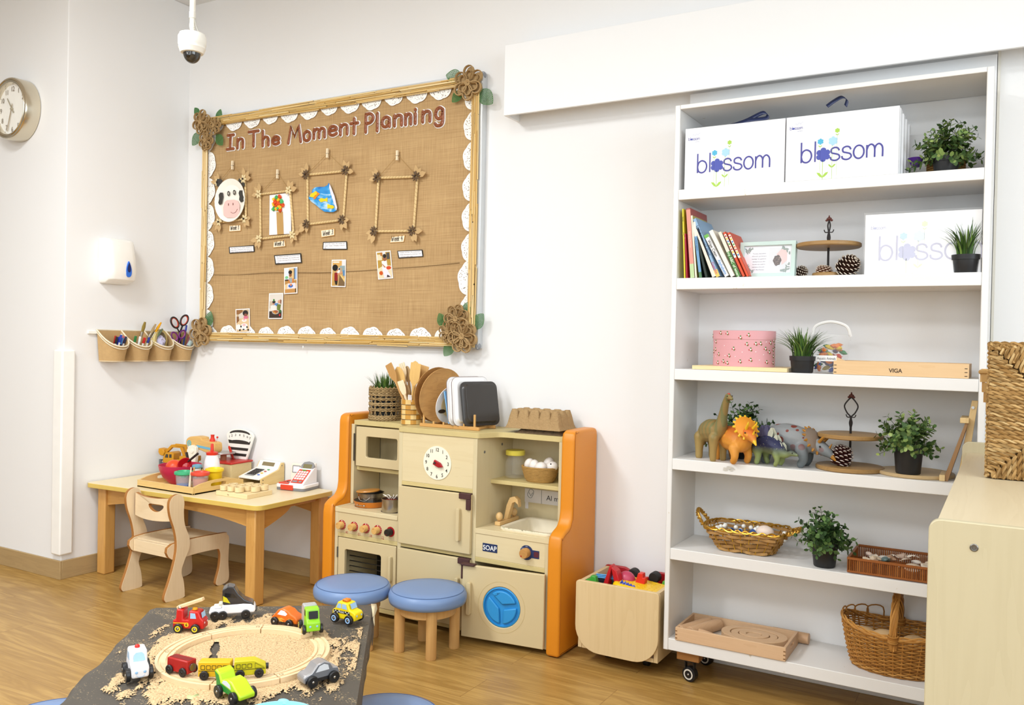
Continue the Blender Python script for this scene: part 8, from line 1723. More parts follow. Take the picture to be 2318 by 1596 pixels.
# ================================================================ TOY BIN
def toybin():
    yf = 3.03; P0 = W('y', yf, 1304, 1312); P1 = W('y', yf, 1492, 1338); x0, x1 = P0.x, P1.x; zt = P0.z; zb = W('y', yf, 1440, 1500).z
    zb = max(.012, zb); r = thing('toy_bin', 'rolling wooden toy bin with rounded lower corners and red back', 'toy bin', ((x0+x1)/2, 3.18, 0)); BV = WOOD('c9ab78', 'dcc294', 'z', 1.0, .42, ring=.9)
    w = x1-x0; h = zt-zb; n = 8; P = []
    rr = [.012, .012, .10, .10]; cs = [(x1-rr[0], zt-rr[0], 0), (x0+rr[1], zt-rr[1], 1), (x0+rr[2], zb+rr[2], 2), (x1-rr[3], zb+rr[3], 3)]
    for (cx, cz, k), q in zip(cs, rr):
        for i in range(n+1): a = (k+i/n)*pi/2; P.append((cx+q*cos(a), cz+q*sin(a)))
    MB().prism(P, yf, yf+.017).build('front_panel', BV, r, bev=.0015)
    PB = [(x1, zb)]+[(W('y', 3.308, a, b).x, W('y', 3.308, a, b).z) for a, b in ((1522, 1301), (1490, 1296), (1482, 1297), (1474, 1302), (1463, 1309), (1450, 1310), (1437, 1303), (1425, 1291), (1413, 1284), (1364, 1277))]+[(x0, zb)]
    PB[-2] = (x0, PB[-2][1]); PB[1] = (x1, PB[1][1])
    MB().prism(rpoly(PB, [.01, .01, .006, .006, .006, .006, .006, .006, .006, .006, .01, .01], 3), 3.308, 3.326).build('back_panel', M('a8141c', .35, .45), r, bev=.003)
    for a_, b_ in ((x0+.006, x0+.022), (x1-.022, x1-.006)): MB().box(a_, b_, yf+.0171, 3.3079, .06, zt-.004).build('side_panel', WOOD('c9ab78', 'dcc294', 'y', 1.0, .42), r, bev=.001)
    MB().box(x0+.023, x1-.023, yf+.018, 3.3075, .06, .075).build('base', BV, r)
    for x in (x0+.09, x1-.09):
        for y in (yf+.13, 3.27): MB().cyl((x-.01, y, .0205), (x+.01, y, .0205), .020, n=20).build('wheel', M('1c1b1c'), r)
    for x in (x0+.09, x1-.09): MB().box(x-.012, x+.012, yf+.12, 3.28, .038, .0595).build('wheel_bracket', M('2a2828'), r)
    return x0, x1, yf, zt
x0, x1, yf, zt = toybin()
def inbin(x, y): return W('y', 3.16, x, y)
q = zt-.015
t = MB(Matrix.Translation((x0+.075, 3.20, zt-.045)) @ Matrix.Rotation(radians(10), 4, 'Z') @ Matrix.Rotation(radians(58), 4, 'X'))
for k in range(3): t.box(-.045, .045, -.005+.006*k, -.001+.006*k, -.08, .085)
one(t, 'plastic_sheet_toy', M('5aa7e0', .35), 'light blue ridged plastic piece sticking up at the left of the bin', 'toy', bev=.001)
T = Matrix.Translation((x0+.115, 3.13, zt-.02)); t = MB(T); 
t.prism([(-.045, -.03), (-.02, -.03), (.0, .07), (-.008, .075)], -.02, .02); t.prism([(-.004, .07), (.02, .055), (.05, -.03), (.02, -.03)], -.02, .02)
one(t, 'plastic_shovel', M('c01c24', .35), 'red plastic toy piece with pointed top, left in the bin', 'toy', bev=.003)
one(MB().ell((x0+.155, 3.17, zt-.01), (.036, .03, .036), 20, 12), 'plastic_ball', M('b8405e', .35), 'deep pink rounded toy between the red pieces in the bin', 'toy')
t = MB(Matrix.Translation((x0+.215, 3.17, zt-.015)) @ Matrix.Rotation(.3, 4, 'Y')); t.prism([(-.02, -.03), (.022, -.03), (.014, .035), (.004, .03), (-.002, .045), (-.02, .04)], -.015, .015); one(t, 'plastic_block', M('d8301f', .35), 'bright red jagged toy piece right of the pink one', 'toy', bev=.002)
t = MB()
for k in range(5): t.tube([(x0+.15+.012*k, 3.09, zt-.022+.008*(k % 2)), (x0+.165+.012*k, 3.10, zt+.004-.003*k), (x0+.18+.012*k, 3.09, zt-.02)], .005, 6)
one(t, 'plastic_linkage', M('2a3fb4', .35), 'dark blue jagged toy piece at the front of the bin', 'toy')
t = MB(Matrix.Translation((x0+.045, 3.085, zt-.012)) @ Matrix.Rotation(-.35, 4, 'Y')); t.prism([(-.022, -.02), (.02, -.02), (.024, .016), (.006, .024), (-.004, .012), (-.02, .014)], -.012, .012); one(t, 'plastic_frog', M('3f9e38', .35), 'green toy piece in the left front corner of the bin', 'toy', bev=.003)
r = thing('toy_dump_truck', 'upturned yellow toy truck bed with black wheels in the bin', 'toy truck', (x1-.12, 3.17, zt-.06))
t = MB(Matrix.Translation((x1-.115, 3.15, zt-.022)) @ Matrix.Rotation(radians(5), 4, 'Y')); P = rrect(.205, .15, .035, 0, 0, 5); t.prism(P, -.03, .012, 'xy'); t.build('truck_bed', M('efc411', .35), r, bev=.012, seg=3)
t = MB()
for i in range(9):
    for j in range(6): t.ell((x1-.115-.08+i*.02, 3.155-.055+j*.022, zt-.0105-(i-4)*.0018), (.0055, .0055, .0022), 6, 4)
t.build('dimples', M('e3b60c', .4), r)
for x in (x1-.19, x1-.10):
    MB(Matrix.Translation((x, 3.255, zt-.004))).tube([(0, -.018, 0), (0, .018, 0)], .022, 20).build('wheel', M('1d1c1d', .6), r, bev=.004)
one(MB().lathe([(0, 0), (.02, 0), (.017, .012), (.006, .02), (0, .021)], (x1-.045, 3.24, zt-.022), 7), 'green_flower_cap', M('5aa63c', .35), 'light green toy cap at the right of the bin', 'toy')
# ================================================================ SIDEBOARD AND BASKET, RIGHT FOREGROUND
ZS = .945
def sideboard():
    BI = WOOD('c0ae8c', 'd0c09f', 'y', 1.0, .4, ring=.8); BIZ = WOOD('b5a988', 'c2b797', 'z', 1.0, .4, ring=.8)
    a = W('z', ZS+.012, 2091, 1190); x0 = -.118; yN = 1.70; yF = 2.955; x1 = x0+.42
    r = thing('sideboard', 'pale wooden sideboard in the right foreground carrying the big basket', 'sideboard', (x0+.2, 2.3, 0))
    MB().box(x0+.012, x1, yN+.018, yF-.018, ZS-.018, ZS).build('top_board', BI, r, bev=.001)
    for y, zt in ((yN, ZS+.006), (yF-.018, ZS+.032)):
        P = [(x0, .02), (x1+.012, .02)]+[(x1+.012-.02*(1-cos(q)), zt-.02+.02*sin(q)) for q in [i*pi/12 for i in range(7)]]+[(x0+.02*(1-sin(q)), zt-.02+.02*cos(q)) for q in [i*pi/12 for i in range(7)]]
        MB().prism(P, y, y+.018).build('end_panel', BIZ, r, bev=.002)
    MB().box(x0+.014, x0+.03, yN+.0181, yF-.0181, .05, ZS-.0181).build('back_panel', BIZ, r); MB().box(x0+.031, x1-.002, yN+.0181, yF-.0181, .05, .068).build('bottom_board', BI, r); MB().box(x0+.031, x1-.002, yN+.0181, yF-.0181, .48, .498).build('shelf_board', BI, r)
    MB().box(x0+.02, x1-.02, yN+.03, yF-.03, 0, .049).build('plinth', BIZ, r)
    q = W('y', yN, 2205, 1240); t = MB(Matrix.Translation((q.x, yN, q.z)) @ Matrix.Rotation(pi/2, 4, 'X')); t.lathe([(0, .0006), (.0028, .0006), (.0032, .0018), (.0055, .002), (.0068, .001), (.0068, 0), (0, 0)], n=24); t.build('bolt_cap', METAL('7c7a76', .4), r)
    return x0, x1
sx0, sx1 = sideboard()
def bigbasket():
    p0 = W('z', ZS+.001, 2234, 1082); yN = p0.y; x0 = p0.x; zt = W('y', yN, 2232, 779).z; x1 = x0+.30; y1 = yN+.27; H_ = zt-ZS-.002
    r = thing('seagrass_basket', 'large rectangular seagrass basket standing on the sideboard', 'basket', ((x0+x1)/2, (yN+y1)/2, ZS+.001)); SGM = ISL('seagrass_cord', ['8a6638', 'a88350', 'bd9a66', '7a5a30', 'c9ab78'], .8, .15)
    t = MB(); t.box(x0+.006, x1-.006, yN+.006, y1-.006, ZS+.0015, zt-.008); t.build('inner_wall', M('6a4e2c', .9), r)
    z0 = ZS+.003; w = x1-x0; cx = (x0+x1)/2; cy = (yN+y1)/2; zc = z0+H_/2; dv = .0105
    t = MB(); rows = int(H_/dv); NR = rows
    def cord(t, A, B, rad, ph):
        A = Vector(A); B = Vector(B); L = (B-A).length
        if L < .008: return
        n = max(3, int(L/.005)); 
        d = (B-A).normalized(); s = d.orthogonal().normalized(); v = d.cross(s)
        for k in range(2):
            t.tube([A+d*L*i/n+(s*cos(i*.85+ph+k*pi)+v*sin(i*.85+ph+k*pi))*rad*.55 for i in range(n+1)], rad*.72, 5)
    mc = .12
    for i in range(rows):   # near face: cords run across, mitred against upright cords at top and bottom
        z = z0+dv*(i+.5); e = min(i+.5, rows-i-.5)*dv
        if e < mc: cord(t, (x0, yN, z), (x0+e, yN, z), dv*.52, i*1.3); cord(t, (x1-e, yN, z), (x1, yN, z), dv*.52, i*1.3)
        else: cord(t, (x0, yN, z), (x1, yN, z), dv*.52, i*1.3)
    for i in range(int(w/.0105)+1):
        x = x0+.004+i*.0105; h_ = min(mc, x-x0, x1-x)
        cord(t, (x, yN-.001, z0), (x, yN-.001, z0+h_), dv*.55, i); cord(t, (x, yN-.001, z0+H_-h_), (x, yN-.001, z0+H_), dv*.55, i+1)
    t.build('near_side', SGM, r)
    t = MB()
    for i in range(rows): z = z0+dv*(i+.5); cord(t, (x0, yN, z), (x0, y1, z), dv*.52, i*1.7)
    t.build('left_side', SGM, r); t = MB()
    for i in range(rows): z = z0+dv*(i+.5); cord(t, (x1, yN, z), (x1, y1, z), dv*.5, i*1.7)
    t.build('right_side', SGM, r); t = MB()
    for i in range(0, rows): z = z0+dv*(i+.5); cord(t, (x0, y1, z), (x1, y1, z), dv*.5, i*1.1)
    t.build('far_side', SGM, r)
    t = MB(); 
    for k in range(3): 
        for A, B in (((x0, yN), (x1, yN)), ((x1, yN), (x1, y1)), ((x1, y1), (x0, y1)), ((x0, y1), (x0, yN))): cord(t, (A[0], A[1], zt-.004+.0035*k-.003), (B[0], B[1], zt-.004+.0035*k-.003), .006, k)
    t.build('rim', SGM, r)
    return x0, yN, y1, zt
gx0, gyN, gy1, gzt = bigbasket()
# second basket behind: its pale wooden-splint side peeps out at the left
a = W('z', ZS, 2226, 1050); yq = gy1+.03; x0_ = W('y', yq, 2216, 900).x; zt2 = W('y', yq, 2216, 842).z
r = thing('splint_basket', 'pale splint basket just showing behind the seagrass basket', 'basket', (x0_+.15, yq+.1, ZS))
P = []; t = MB(); rows = 9; hz = (zt2-ZS-.002)/rows
for i in range(rows):
    u = (i+.5)/rows; o_ = .055*(1-u)**1.3; xx = x0_+o_
    for j in range(8): t.box(xx+(.0015 if (i+j) % 2 else 0), xx+.0035+(.0015 if (i+j) % 2 else 0), yq+.006+j*.024, yq+.006+j*.024+.0232, ZS+.002+i*hz, ZS+.002+(i+1)*hz-.001)
    for j in range(12): t.box(xx+.004+j*.024, xx+.004+j*.024+.0232, yq+(.0015 if (i+j) % 2 else 0), yq+.0035+(.0015 if (i+j) % 2 else 0), ZS+.002+i*hz, ZS+.002+(i+1)*hz-.001)
t.build('splint_wall', ISL('splint', ['b98d52', 'cba268', 'd9b680', 'c0965a'], .6, .2), r, sm=0)
MB().tube([(x0_, yq, zt2), (x0_, yq+.2, zt2), (x0_+.29, yq+.2, zt2), (x0_+.29, yq, zt2)], .0055, 6, closed=True).build('rim', M('c79c5e', .6), r)
MB().box(x0_+.06, x0_+.25, yq+.01, yq+.19, ZS+.0005, ZS+.004).build('base', M('b98d52', .6), r)
# ================================================================ SAND TABLE
ST = .45; A0 = Vector((-2.154, 1.654)); U = Vector((.803, .596)).normalized(); V = Vector((U.y, -U.x)); 
LU, LV = .632, 1.05
stb = thing('sand_table', 'low table in the foreground under a dark paper cover', 'table', (A0.x+.4, A0.y-.1, 0), 0)
TS = Matrix(((U.x, V.x, 0, A0.x), (U.y, V.y, 0, A0.y), (0, 0, 1, 0), (0, 0, 0, 1)))      # u along the far edge, v towards the viewer
o = MB(TS).box(.012, LU-.012, .012, LV, ST-.03, ST-.0035).build('tabletop', LAMT, stb, bev=.003)
for u, v in ((.05, .05), (LU-.11, .05), (.05, LV-.1), (LU-.11, LV-.1)): MB(TS).box(u, u+.055, v, v+.055, 0, ST-.031).build('leg', HONEY, stb, bev=.005)
def clothmat():
    m, nt, b = base('dusty_dark_paper', .55, .35); l = nt.links.new; tc = nd(nt, 'ShaderNodeTexCoord'); mp = nd(nt, 'ShaderNodeMapping'); mp.inputs['Rotation'].default_value = (0, 0, -.6); mp.inputs['Scale'].default_value = (1, 3, 1); l(tc.outputs['Object'], mp.inputs[0])
    a = nd(nt, 'ShaderNodeTexNoise'); a.inputs['Scale'].default_value = 170; a.inputs['Detail'].default_value = 2; c = nd(nt, 'ShaderNodeTexNoise'); c.inputs['Scale'].default_value = 7
    for q in (a, c): l(mp.outputs[0], q.inputs['Vector'])
    s_ = nd(nt, 'ShaderNodeMath', operation='MULTIPLY_ADD'); s_.inputs[1].default_value = .55; l(c.outputs['Fac'], s_.inputs[0]); l(a.outputs['Fac'], s_.inputs[2])
    cr = nd(nt, 'ShaderNodeValToRGB'); e = cr.color_ramp.elements; e[0].position = .0; e[0].color = lin('4b4640'); e[1].position = 1; e[1].color = lin('b7a078'); x = e.new(.955); x.color = lin('524c44'); x = e.new(.975); x.color = lin('a8926c')
    l(s_.outputs[0], cr.inputs[0]); l(cr.outputs[0], b.inputs['Base Color']); return m
CL = clothmat()
random.seed(31); hh = [[random.random() for _ in range(60)] for _ in range(60)]
def nz(x, y):
    i, j = int(x) % 59, int(y) % 59; fx, fy = x-int(x), y-int(y); fx = fx*fx*(3-2*fx); fy = fy*fy*(3-2*fy); a, b, c, d = hh[i][j], hh[i+1][j], hh[i][j+1], hh[i+1][j+1]
    return a*(1-fx)*(1-fy)+b*fx*(1-fy)+c*(1-fx)*fy+d*fx*fy
def cloth(s, t_):
    u = -.055+s*(LU+.075); v = -.012+t_*(LV+.012); z = ST-.002
    if u < 0: z -= min(.085, (-u)*1.15+(.016*nz(v*22, 3) if u < -.02 else 0)); u = u*.55-.012*nz(v*14, 7)
    if u > LU: z -= (u-LU)*2.2; u = LU+(u-LU)*.2+.004*nz(v*16, 2)
    if v < 0: z -= (-v)*2; v *= .3
    z += .0016*nz(u*14+3, v*10)-.0008
    return TS @ Vector((u, v, z))
tag(MB().grid(cloth, 70, 90).build('paper_cover', CL, None, sm=70, sol=.0015), 'dark grey paper cover spread over the sand table', 'cover')
# torn corner flap showing the pale underside
a = [TS @ Vector(q) for q in ((LU-.004, .0, ST+.001), (LU+.012, .004, ST+.0015), (LU+.016, .03, ST-.006), (LU+.010, .07, ST-.014), (LU+.012, .11, ST-.03), (LU+.004, .085, ST-.012), (LU+.001, .045, ST-.002))]
o = MB().add(a, [tuple(range(7))]).build('torn_flap', M('d9c8a4', .7), bpy.data.objects['paper_cover'], sol=.002); 
o = MB(TS).box(LU+.0045, LU+.0065, .01, .1, ST-.09, ST-.012).build('hanging_edge', CL, bpy.data.objects['paper_cover'])
# sand
def sandmat():
    m, nt, b = base('sand', .95, .1); l = nt.links.new; tc = nd(nt, 'ShaderNodeTexCoord'); n = nd(nt, 'ShaderNodeTexNoise'); n.inputs['Scale'].default_value = 260; n.inputs['Detail'].default_value = 3
    cr = nd(nt, 'ShaderNodeValToRGB'); e = cr.color_ramp.elements; e[0].position = .35; e[0].color = lin('b0906a'); e[1].position = .65; e[1].color = lin('dcc196'); l(tc.outputs['Object'], n.inputs['Vector']); l(n.outputs['Fac'], cr.inputs[0])
    v = nd(nt, 'ShaderNodeTexVoronoi'); v.inputs['Scale'].default_value = 95; n3 = nd(nt, 'ShaderNodeTexNoise'); n3.inputs['Scale'].default_value = 9
    lt = nd(nt, 'ShaderNodeMath', operation='LESS_THAN'); lt.inputs[1].default_value = .16; gt = nd(nt, 'ShaderNodeMath', operation='GREATER_THAN'); gt.inputs[1].default_value = .5; mu = nd(nt, 'ShaderNodeMath', operation='MULTIPLY')
    l(tc.outputs['Object'], v.inputs['Vector']); l(tc.outputs['Object'], n3.inputs['Vector']); l(v.outputs['Distance'], lt.inputs[0]); l(n3.outputs['Fac'], gt.inputs[0]); l(lt.outputs[0], mu.inputs[0]); l(gt.outputs[0], mu.inputs[1])
    mx = nd(nt, 'ShaderNodeMix', data_type='RGBA'); mx.inputs['B'].default_value = lin('7a4f36'); l(cr.outputs[0], mx.inputs['A']); l(mu.outputs[0], mx.inputs['Factor']); l(mx.outputs['Result'], b.inputs['Base Color'])
    bp = nd(nt, 'ShaderNodeBump'); bp.inputs['Strength'].default_value = .6; bp.inputs['Distance'].default_value = .002; l(n.outputs['Fac'], bp.inputs['Height']); l(bp.outputs['Normal'], b.inputs['Normal'])
    at_ = nd(nt, 'ShaderNodeAttribute'); at_.attribute_name = 'cover'; n4 = nd(nt, 'ShaderNodeTexNoise'); n4.inputs['Scale'].default_value = 210; n4.inputs['Detail'].default_value = 3; l(tc.outputs['Object'], n4.inputs['Vector'])
    q = nd(nt, 'ShaderNodeMath', operation='MULTIPLY_ADD'); q.inputs[1].default_value = .75; l(n4.outputs['Fac'], q.inputs[0]); l(at_.outputs['Fac'], q.inputs[2]); g = nd(nt, 'ShaderNodeMath', operation='GREATER_THAN'); g.inputs[1].default_value = .42; l(q.outputs[0], g.inputs[0]); l(g.outputs[0], b.inputs['Alpha']); return m
TI = TS.inverted()
def tu(px_, py_, z=ST): q = TI @ W('z', z, px_, py_); return (q.x, q.y)
cu, cv = tu(553, 1490); RC = .22
q1 = tu(358, 1480); q2 = tu(748, 1490); q3 = tu(600, 1425); q4 = tu(520, 1552)
# sand patch: cells of a fine grid kept where the sand field is thick enough
t = MB(); N = 230; keep = set(); Hs = {}
def sfield(u, v):
    cx_, cy_ = cu-.0, cv+.0; d = sqrt(((u-cx_+.012)/.262)**2+((v-cy_)/.31)**2)
    w = nz(u*26+5, v*9+1)*.5+nz(u*60, v*22+9)*.35+nz(u*130+3, v*70)*.25
    f = 1.03-d+(w-.55)*1.0+(nz(u*200, v*60)-.5)*.16
    f -= max(0, .10-v)*3+max(0, v-.62)*2
    if abs(u-cx_+.075-(v-cy_)*.15) < .009*(.3+nz(v*40, 4)) and abs(v-cy_+.02) < .09: f = -1
    return f
for i in range(N+1):
    for j in range(N+1):
        u = .015+(LU-.03)*i/N; v = .03+.80*j/N; Hs[i, j] = sfield(u, v)
idx = {}; vs = []; fs = []
def gv(i, j):
    if (i, j) not in idx: f = Hs[i, j]; idx[i, j] = len(vs); vs.append((.015+(LU-.03)*i/N, .03+.80*j/N, ST+.0006+min(.0035, max(0, f)*.02)+.0008*nz(i*.5, j*.5)))
    return idx[i, j]
for i in range(N):
    for j in range(N):
        if max(Hs[i, j], Hs[i+1, j], Hs[i, j+1], Hs[i+1, j+1]) > -.16: fs.append((gv(i, j), gv(i+1, j), gv(i+1, j+1), gv(i, j+1)))
t = MB(TS); t.add(vs, fs); so = t.build('sand', sandmat(), None, sm=80); at_ = so.data.attributes.new('cover', 'FLOAT', 'POINT'); at_.data.foreach_set('value', [Hs[k] for k in idx]); tag(so, 'pale sand strewn over the dark paper cover', 'sand', None, 'stuff')
# ---- wooden train track: eight curved pieces round an oval of circle
TRW = WOOD('d2b184', 'e4c9a0', 'x', 2, .45)
def ring_pt(k, r): return TI
C = Vector((cu, cv)); 
P_ = [tu(362, 1484, ST+.006), tu(744, 1486, ST+.006)]; Rm = (Vector(P_[0])-Vector(P_[1])).length/2; Cc = (Vector(P_[0])+Vector(P_[1]))/2
TW = .038; 
def track(k, a0, a1, lab):
    r = thing('train_track_piece', lab, 'train track', TS @ Vector((Cc.x, Cc.y, ST)), 0, 'curved wooden train track pieces'); n = 14; prof = [(0, 0), (TW, 0), (TW, .0115), (TW-.002, .012), (TW-.0075, .012), (TW-.0078, .009), (TW-.0125, .009), (TW-.0128, .012), (.0128, .012), (.0125, .009), (.0078, .009), (.0075, .012), (.002, .012), (0, .0115)]
    vs = []; m = len(prof)
    for i in range(n+1):
        a = radians(a0+(a1-a0)*i/n)
        for w, z in prof: rr = Rm-TW+w; vs.append((Cc.x+rr*cos(a), Cc.y+rr*sin(a), ST+.0045+z))
    t = MB(TS); t.add(vs, [(i*m+j, i*m+(j+1) % m, (i+1)*m+(j+1) % m, (i+1)*m+j) for i in range(n) for j in range(m)]+[tuple(range(m)), tuple(range(n*m, n*m+m))]); t.build('track_body', TRW, r, sm=30)
    e = radians(a1); rr = Rm-TW/2; q = Vector((Cc.x+rr*cos(e), Cc.y+rr*sin(e), ST+.0166)); d = Vector((-sin(e), cos(e), 0)); s = Vector((cos(e), sin(e), 0))
    MB(TS).tube([q-d*.010+s*(.0045*cos(u))+d*(.0045*sin(u)) for u in [radians(200+x*320/12) for x in range(13)]], .0006, 4).build('joint_groove', M('8a6a48', .6), r)
gaps = [0]
aR = math.degrees(atan2(tu(760, 1435)[1]-Cc.y, tu(745, 1440)[0]-Cc.x))
LABT = ['curved track piece', ]
for k in range(8):
    a0 = aR+12+k*43.2; pos_ = TS @ Vector((Cc.x+Rm*cos(radians(a0+21)), Cc.y+Rm*sin(radians(a0+21)), 0))
    track(k, a0+.5, a0+42.7, ['curved track piece on the right side beside the silver car', 'curved track piece at front right of the yellow wagon', 'curved track piece under the yellow wagons', 'curved track piece under the red wagon', 'curved track piece at the far left of the loop', 'curved track piece along the left rear of the loop', 'curved track piece at the rear centre of the loop', 'curved track piece at rear right, beside the green lorry'][k])
# ---- toy vehicles
def wheels(r, xs, y, R, w=.010, ring=None, mat=None, hub='b8b4ac'):
    for x in xs:
        for s in (-1, 1):
            o = MB().cyl((x, s*y, R), (x, s*(y+w), R), R, n=24).build('wheel', mat or M('1b1a1b', .35, .5), r, local=True, bev=.002)
            if ring: MB(Matrix.Translation((x, s*(y+w)+s*.0003, R)) @ Matrix.Rotation(-s*pi/2, 4, 'X')).lathe([(R*.36, 0), (R*.6, 0), (R*.6, .0006), (R*.36, .0006)], n=20, loop=True).build('hub_ring', M(ring, .4), o, local=True)
            MB().ell((x, s*(y+w), R), (.0032, .0016, .0032), 10, 6).build('axle_cap', METAL(hub, .2), o, local=True)
def vplace(px_, py_, z=ST): q = W('z', z+.001, px_, py_); return Vector((q.x, q.y, z+.004))
# direction helper: heading angle on the table so that the car's nose points towards another pixel
def head(a, b, z=ST): A = W('z', z, *a); B = W('z', z, *b); return atan2(B.y-A.y, B.x-A.x)
def car(name, lab, p, rz, prof, wd, m, z=.010, bev=.003, cat='toy car'):
    r = thing(name, lab, cat, p, rz); MB().prism([(a, b+z) for a, b in prof], -wd/2, wd/2, 'xz').build('car_body', m, r, local=True, bev=bev); return r
def sidewin(r, prof, wd, m, nm='window_print', z=.010, dy=.0004):
    t = MB()
    for P in prof:
        for s in (-1, 1): t.prism([(a, b+z) for a, b in P], s*(wd/2), s*(wd/2+dy), 'xz')
    return t.build(nm, m, r, local=True, sm=0)
BLW = M('9fc3e2', .3); RED = M('c41d18', .35, .5)
# fire engine
r = car('toy_fire_engine', 'red wooden fire engine with pale ladder and number 6', vplace(431, 1430), head((405, 1425), (462, 1427)), [(-.042, 0), (.042, 0), (.042, .022), (.034, .03), (.028, .046), (.002, .048), (0, .024), (-.014, .024), (-.014, .050), (-.032, .052), (-.034, .024), (-.042, .022)], .034, RED)
sidewin(r, [[(.006, .028), (.022, .028), (.019, .042), (.006, .043)]], .034, BLW); t = MB(); t.prism([(-.04, .024), (.0, .024), (.0, .0265), (-.04, .0265)], -.0175, .0175, 'xz'); t.build('yellow_stripe', M('edb71e'), r, local=True)
t = MB(Matrix.Translation((.0295, 0, .052)) @ Matrix.Rotation(-.2, 4, 'Y')); t.box(.004, .005, -.011, .011, -.014, .0); t.build('windscreen', BLW, r, local=True)
MB(Matrix.Translation((-.024, 0, .066)) @ Matrix.Rotation(radians(-20), 4, 'Y')).box(-.012, .062, -.008, .008, -.004, .004).build('ladder', WOOD('d9ae7c', 'ecca9c', 'x', 4), r, local=True, bev=.001)
o = MB().ell((-.026, -.0095, .063), (.005, .003, .005), 12, 8).build('ladder_bolt', METAL('c8c4bc', .2), r, local=True)
MB().lathe([(0, .058), (.007, .058), (.006, .063), (0, .064)], (.012, 0, 0), 16).build('yellow_light', M('e8a818'), r, local=True)
t = MB(Matrix.Translation((-.004, -.0172, .021)) @ Matrix.Rotation(pi/2, 4, 'X')); t.lathe([(0, 0), (.0062, 0), (.0062, .0006), (0, .0006)], n=20); n_ = t.build('number_disc', M('edb71e'), r, local=True); MB().text('6', .010, (-.004, -.0181, .0177), depth=0, bold=.03).build('number', M('2a1c10'), n_, local=True)
t = MB(); 
for s in (-1, 1): t.ell((.0425, s*.009, .026), (.001, .0028, .0028), 8, 5)
t.build('headlights', M('e8c8d0'), r, local=True); wheels(r, (-.024, .022), .0175, .0125, .009, 'e8cc2e')
# lorry cab, white with black top
r = car('toy_lorry_cab', 'white toy lorry cab with glossy black roof fairing', vplace(527, 1398), head((490, 1397), (575, 1392)), [(-.062, .004), (.058, .004), (.063, .012), (.060, .024), (.050, .031), (.028, .033), (-.028, .030), (-.028, .018), (-.058, .018), (-.064, .012)], .044, M('f2f0f2', .25, .5), bev=.005)
KB_ = M('2e2d30', .15, .6); o = MB().prism([(-.026, .040), (.052, .036), (.060, .030), (.054, .042), (.032, .052), (.014, .070), (.004, .088), (-.014, .092), (-.028, .082), (-.028, .060)], -.021, .021).build('cab_top', KB_, r, local=True, bev=.006, seg=3)
MB().prism([(-.022, .062), (.012, .058), (.002, .070), (-.022, .074)], -.0216, .0216).build('windscreen', M('121317', .08, .7), r, local=True); MB().prism([(-.026, .050), (-.006, .044), (-.016, .060), (-.026, .066)], -.0218, .0218).build('yellow_flash', M('d6c81e'), r, local=True, sm=0)
MB().box(-.052, -.03, -.014, .014, .028, .036).build('coupling_deck', M('f2f0f2', .3), r, local=True, bev=.004); MB().box(-.038, -.026, -.012, .012, .03, .043).build('rear_box', M('d8d4c0', .4), r, local=True, bev=.002); MB().box(.0612, .064, -.014, .014, .016, .024).build('grille', M('1c1c1e'), r, local=True); wheels(r, (-.047, -.026, .036), .0225, .0125, .007, None, None, '55504c')
# orange flame car
r = car('toy_flame_car', 'orange wooden sports car with yellow flames', vplace(651, 1416), head((622, 1405), (690, 1418)), [(-.042, .0), (.044, .0), (.046, .012), (.038, .020), (.022, .026), (.012, .034), (-.008, .038), (-.022, .032), (-.034, .018), (-.042, .012)], .034, M('de6c18', .35, .5))
sidewin(r, [[(-.022, .02), (.006, .019), (.012, .025), (.002, .032), (-.010, .033)]], .034, M('e9e6ee')); sidewin(r, [[(-.03, .004), (.0, .001), (-.012, .007), (.004, .008), (-.008, .012), (-.026, .010)], [(.006, .003), (.03, .003), (.02, .009), (.034, .012), (.016, .013)]], .034, M('eda83a'), 'flame_print'); wheels(r, (-.027, .023), .0175, .0115, .009)
# green lorry with grey box, climbing the track
r = car('toy_garbage_truck', 'lime green wooden lorry with grey box tipped against the track', vplace(703, 1437)+Vector((0, 0, .008)), head((685, 1400), (718, 1455)), [(-.004, 0), (.040, 0), (.042, .024), (.030, .030), (.024, .056), (.002, .058), (-.004, .05)], .036, M('8fd02c', .35, .5))
MB().prism([(-.040, .010), (-.006, .010), (-.006, .068), (-.032, .068), (-.040, .058)], -.018, .018).build('grey_box', M('a9a9a6', .35, .5), r, local=True, bev=.003); sidewin(r, [[(.004, .036), (.018, .036), (.016, .05), (.004, .051)]], .036, M('20211f'))
t = MB(Matrix.Translation((.0315, 0, .052)) @ Matrix.Rotation(-.2, 4, 'Y')); t.box(.0025, .0035, -.012, .012, -.010, .010); t.build('windscreen', M('1b1c1b', .2), r, local=True)
t = MB()
for s in (-1, 1): t.ell((.0418, s*.009, .024), (.001, .003, .003), 8, 5)
t.build('headlights', M('8ec0e4'), r, local=True); wheels(r, (-.024, .024), .0185, .0125, .009, 'c8b24a')
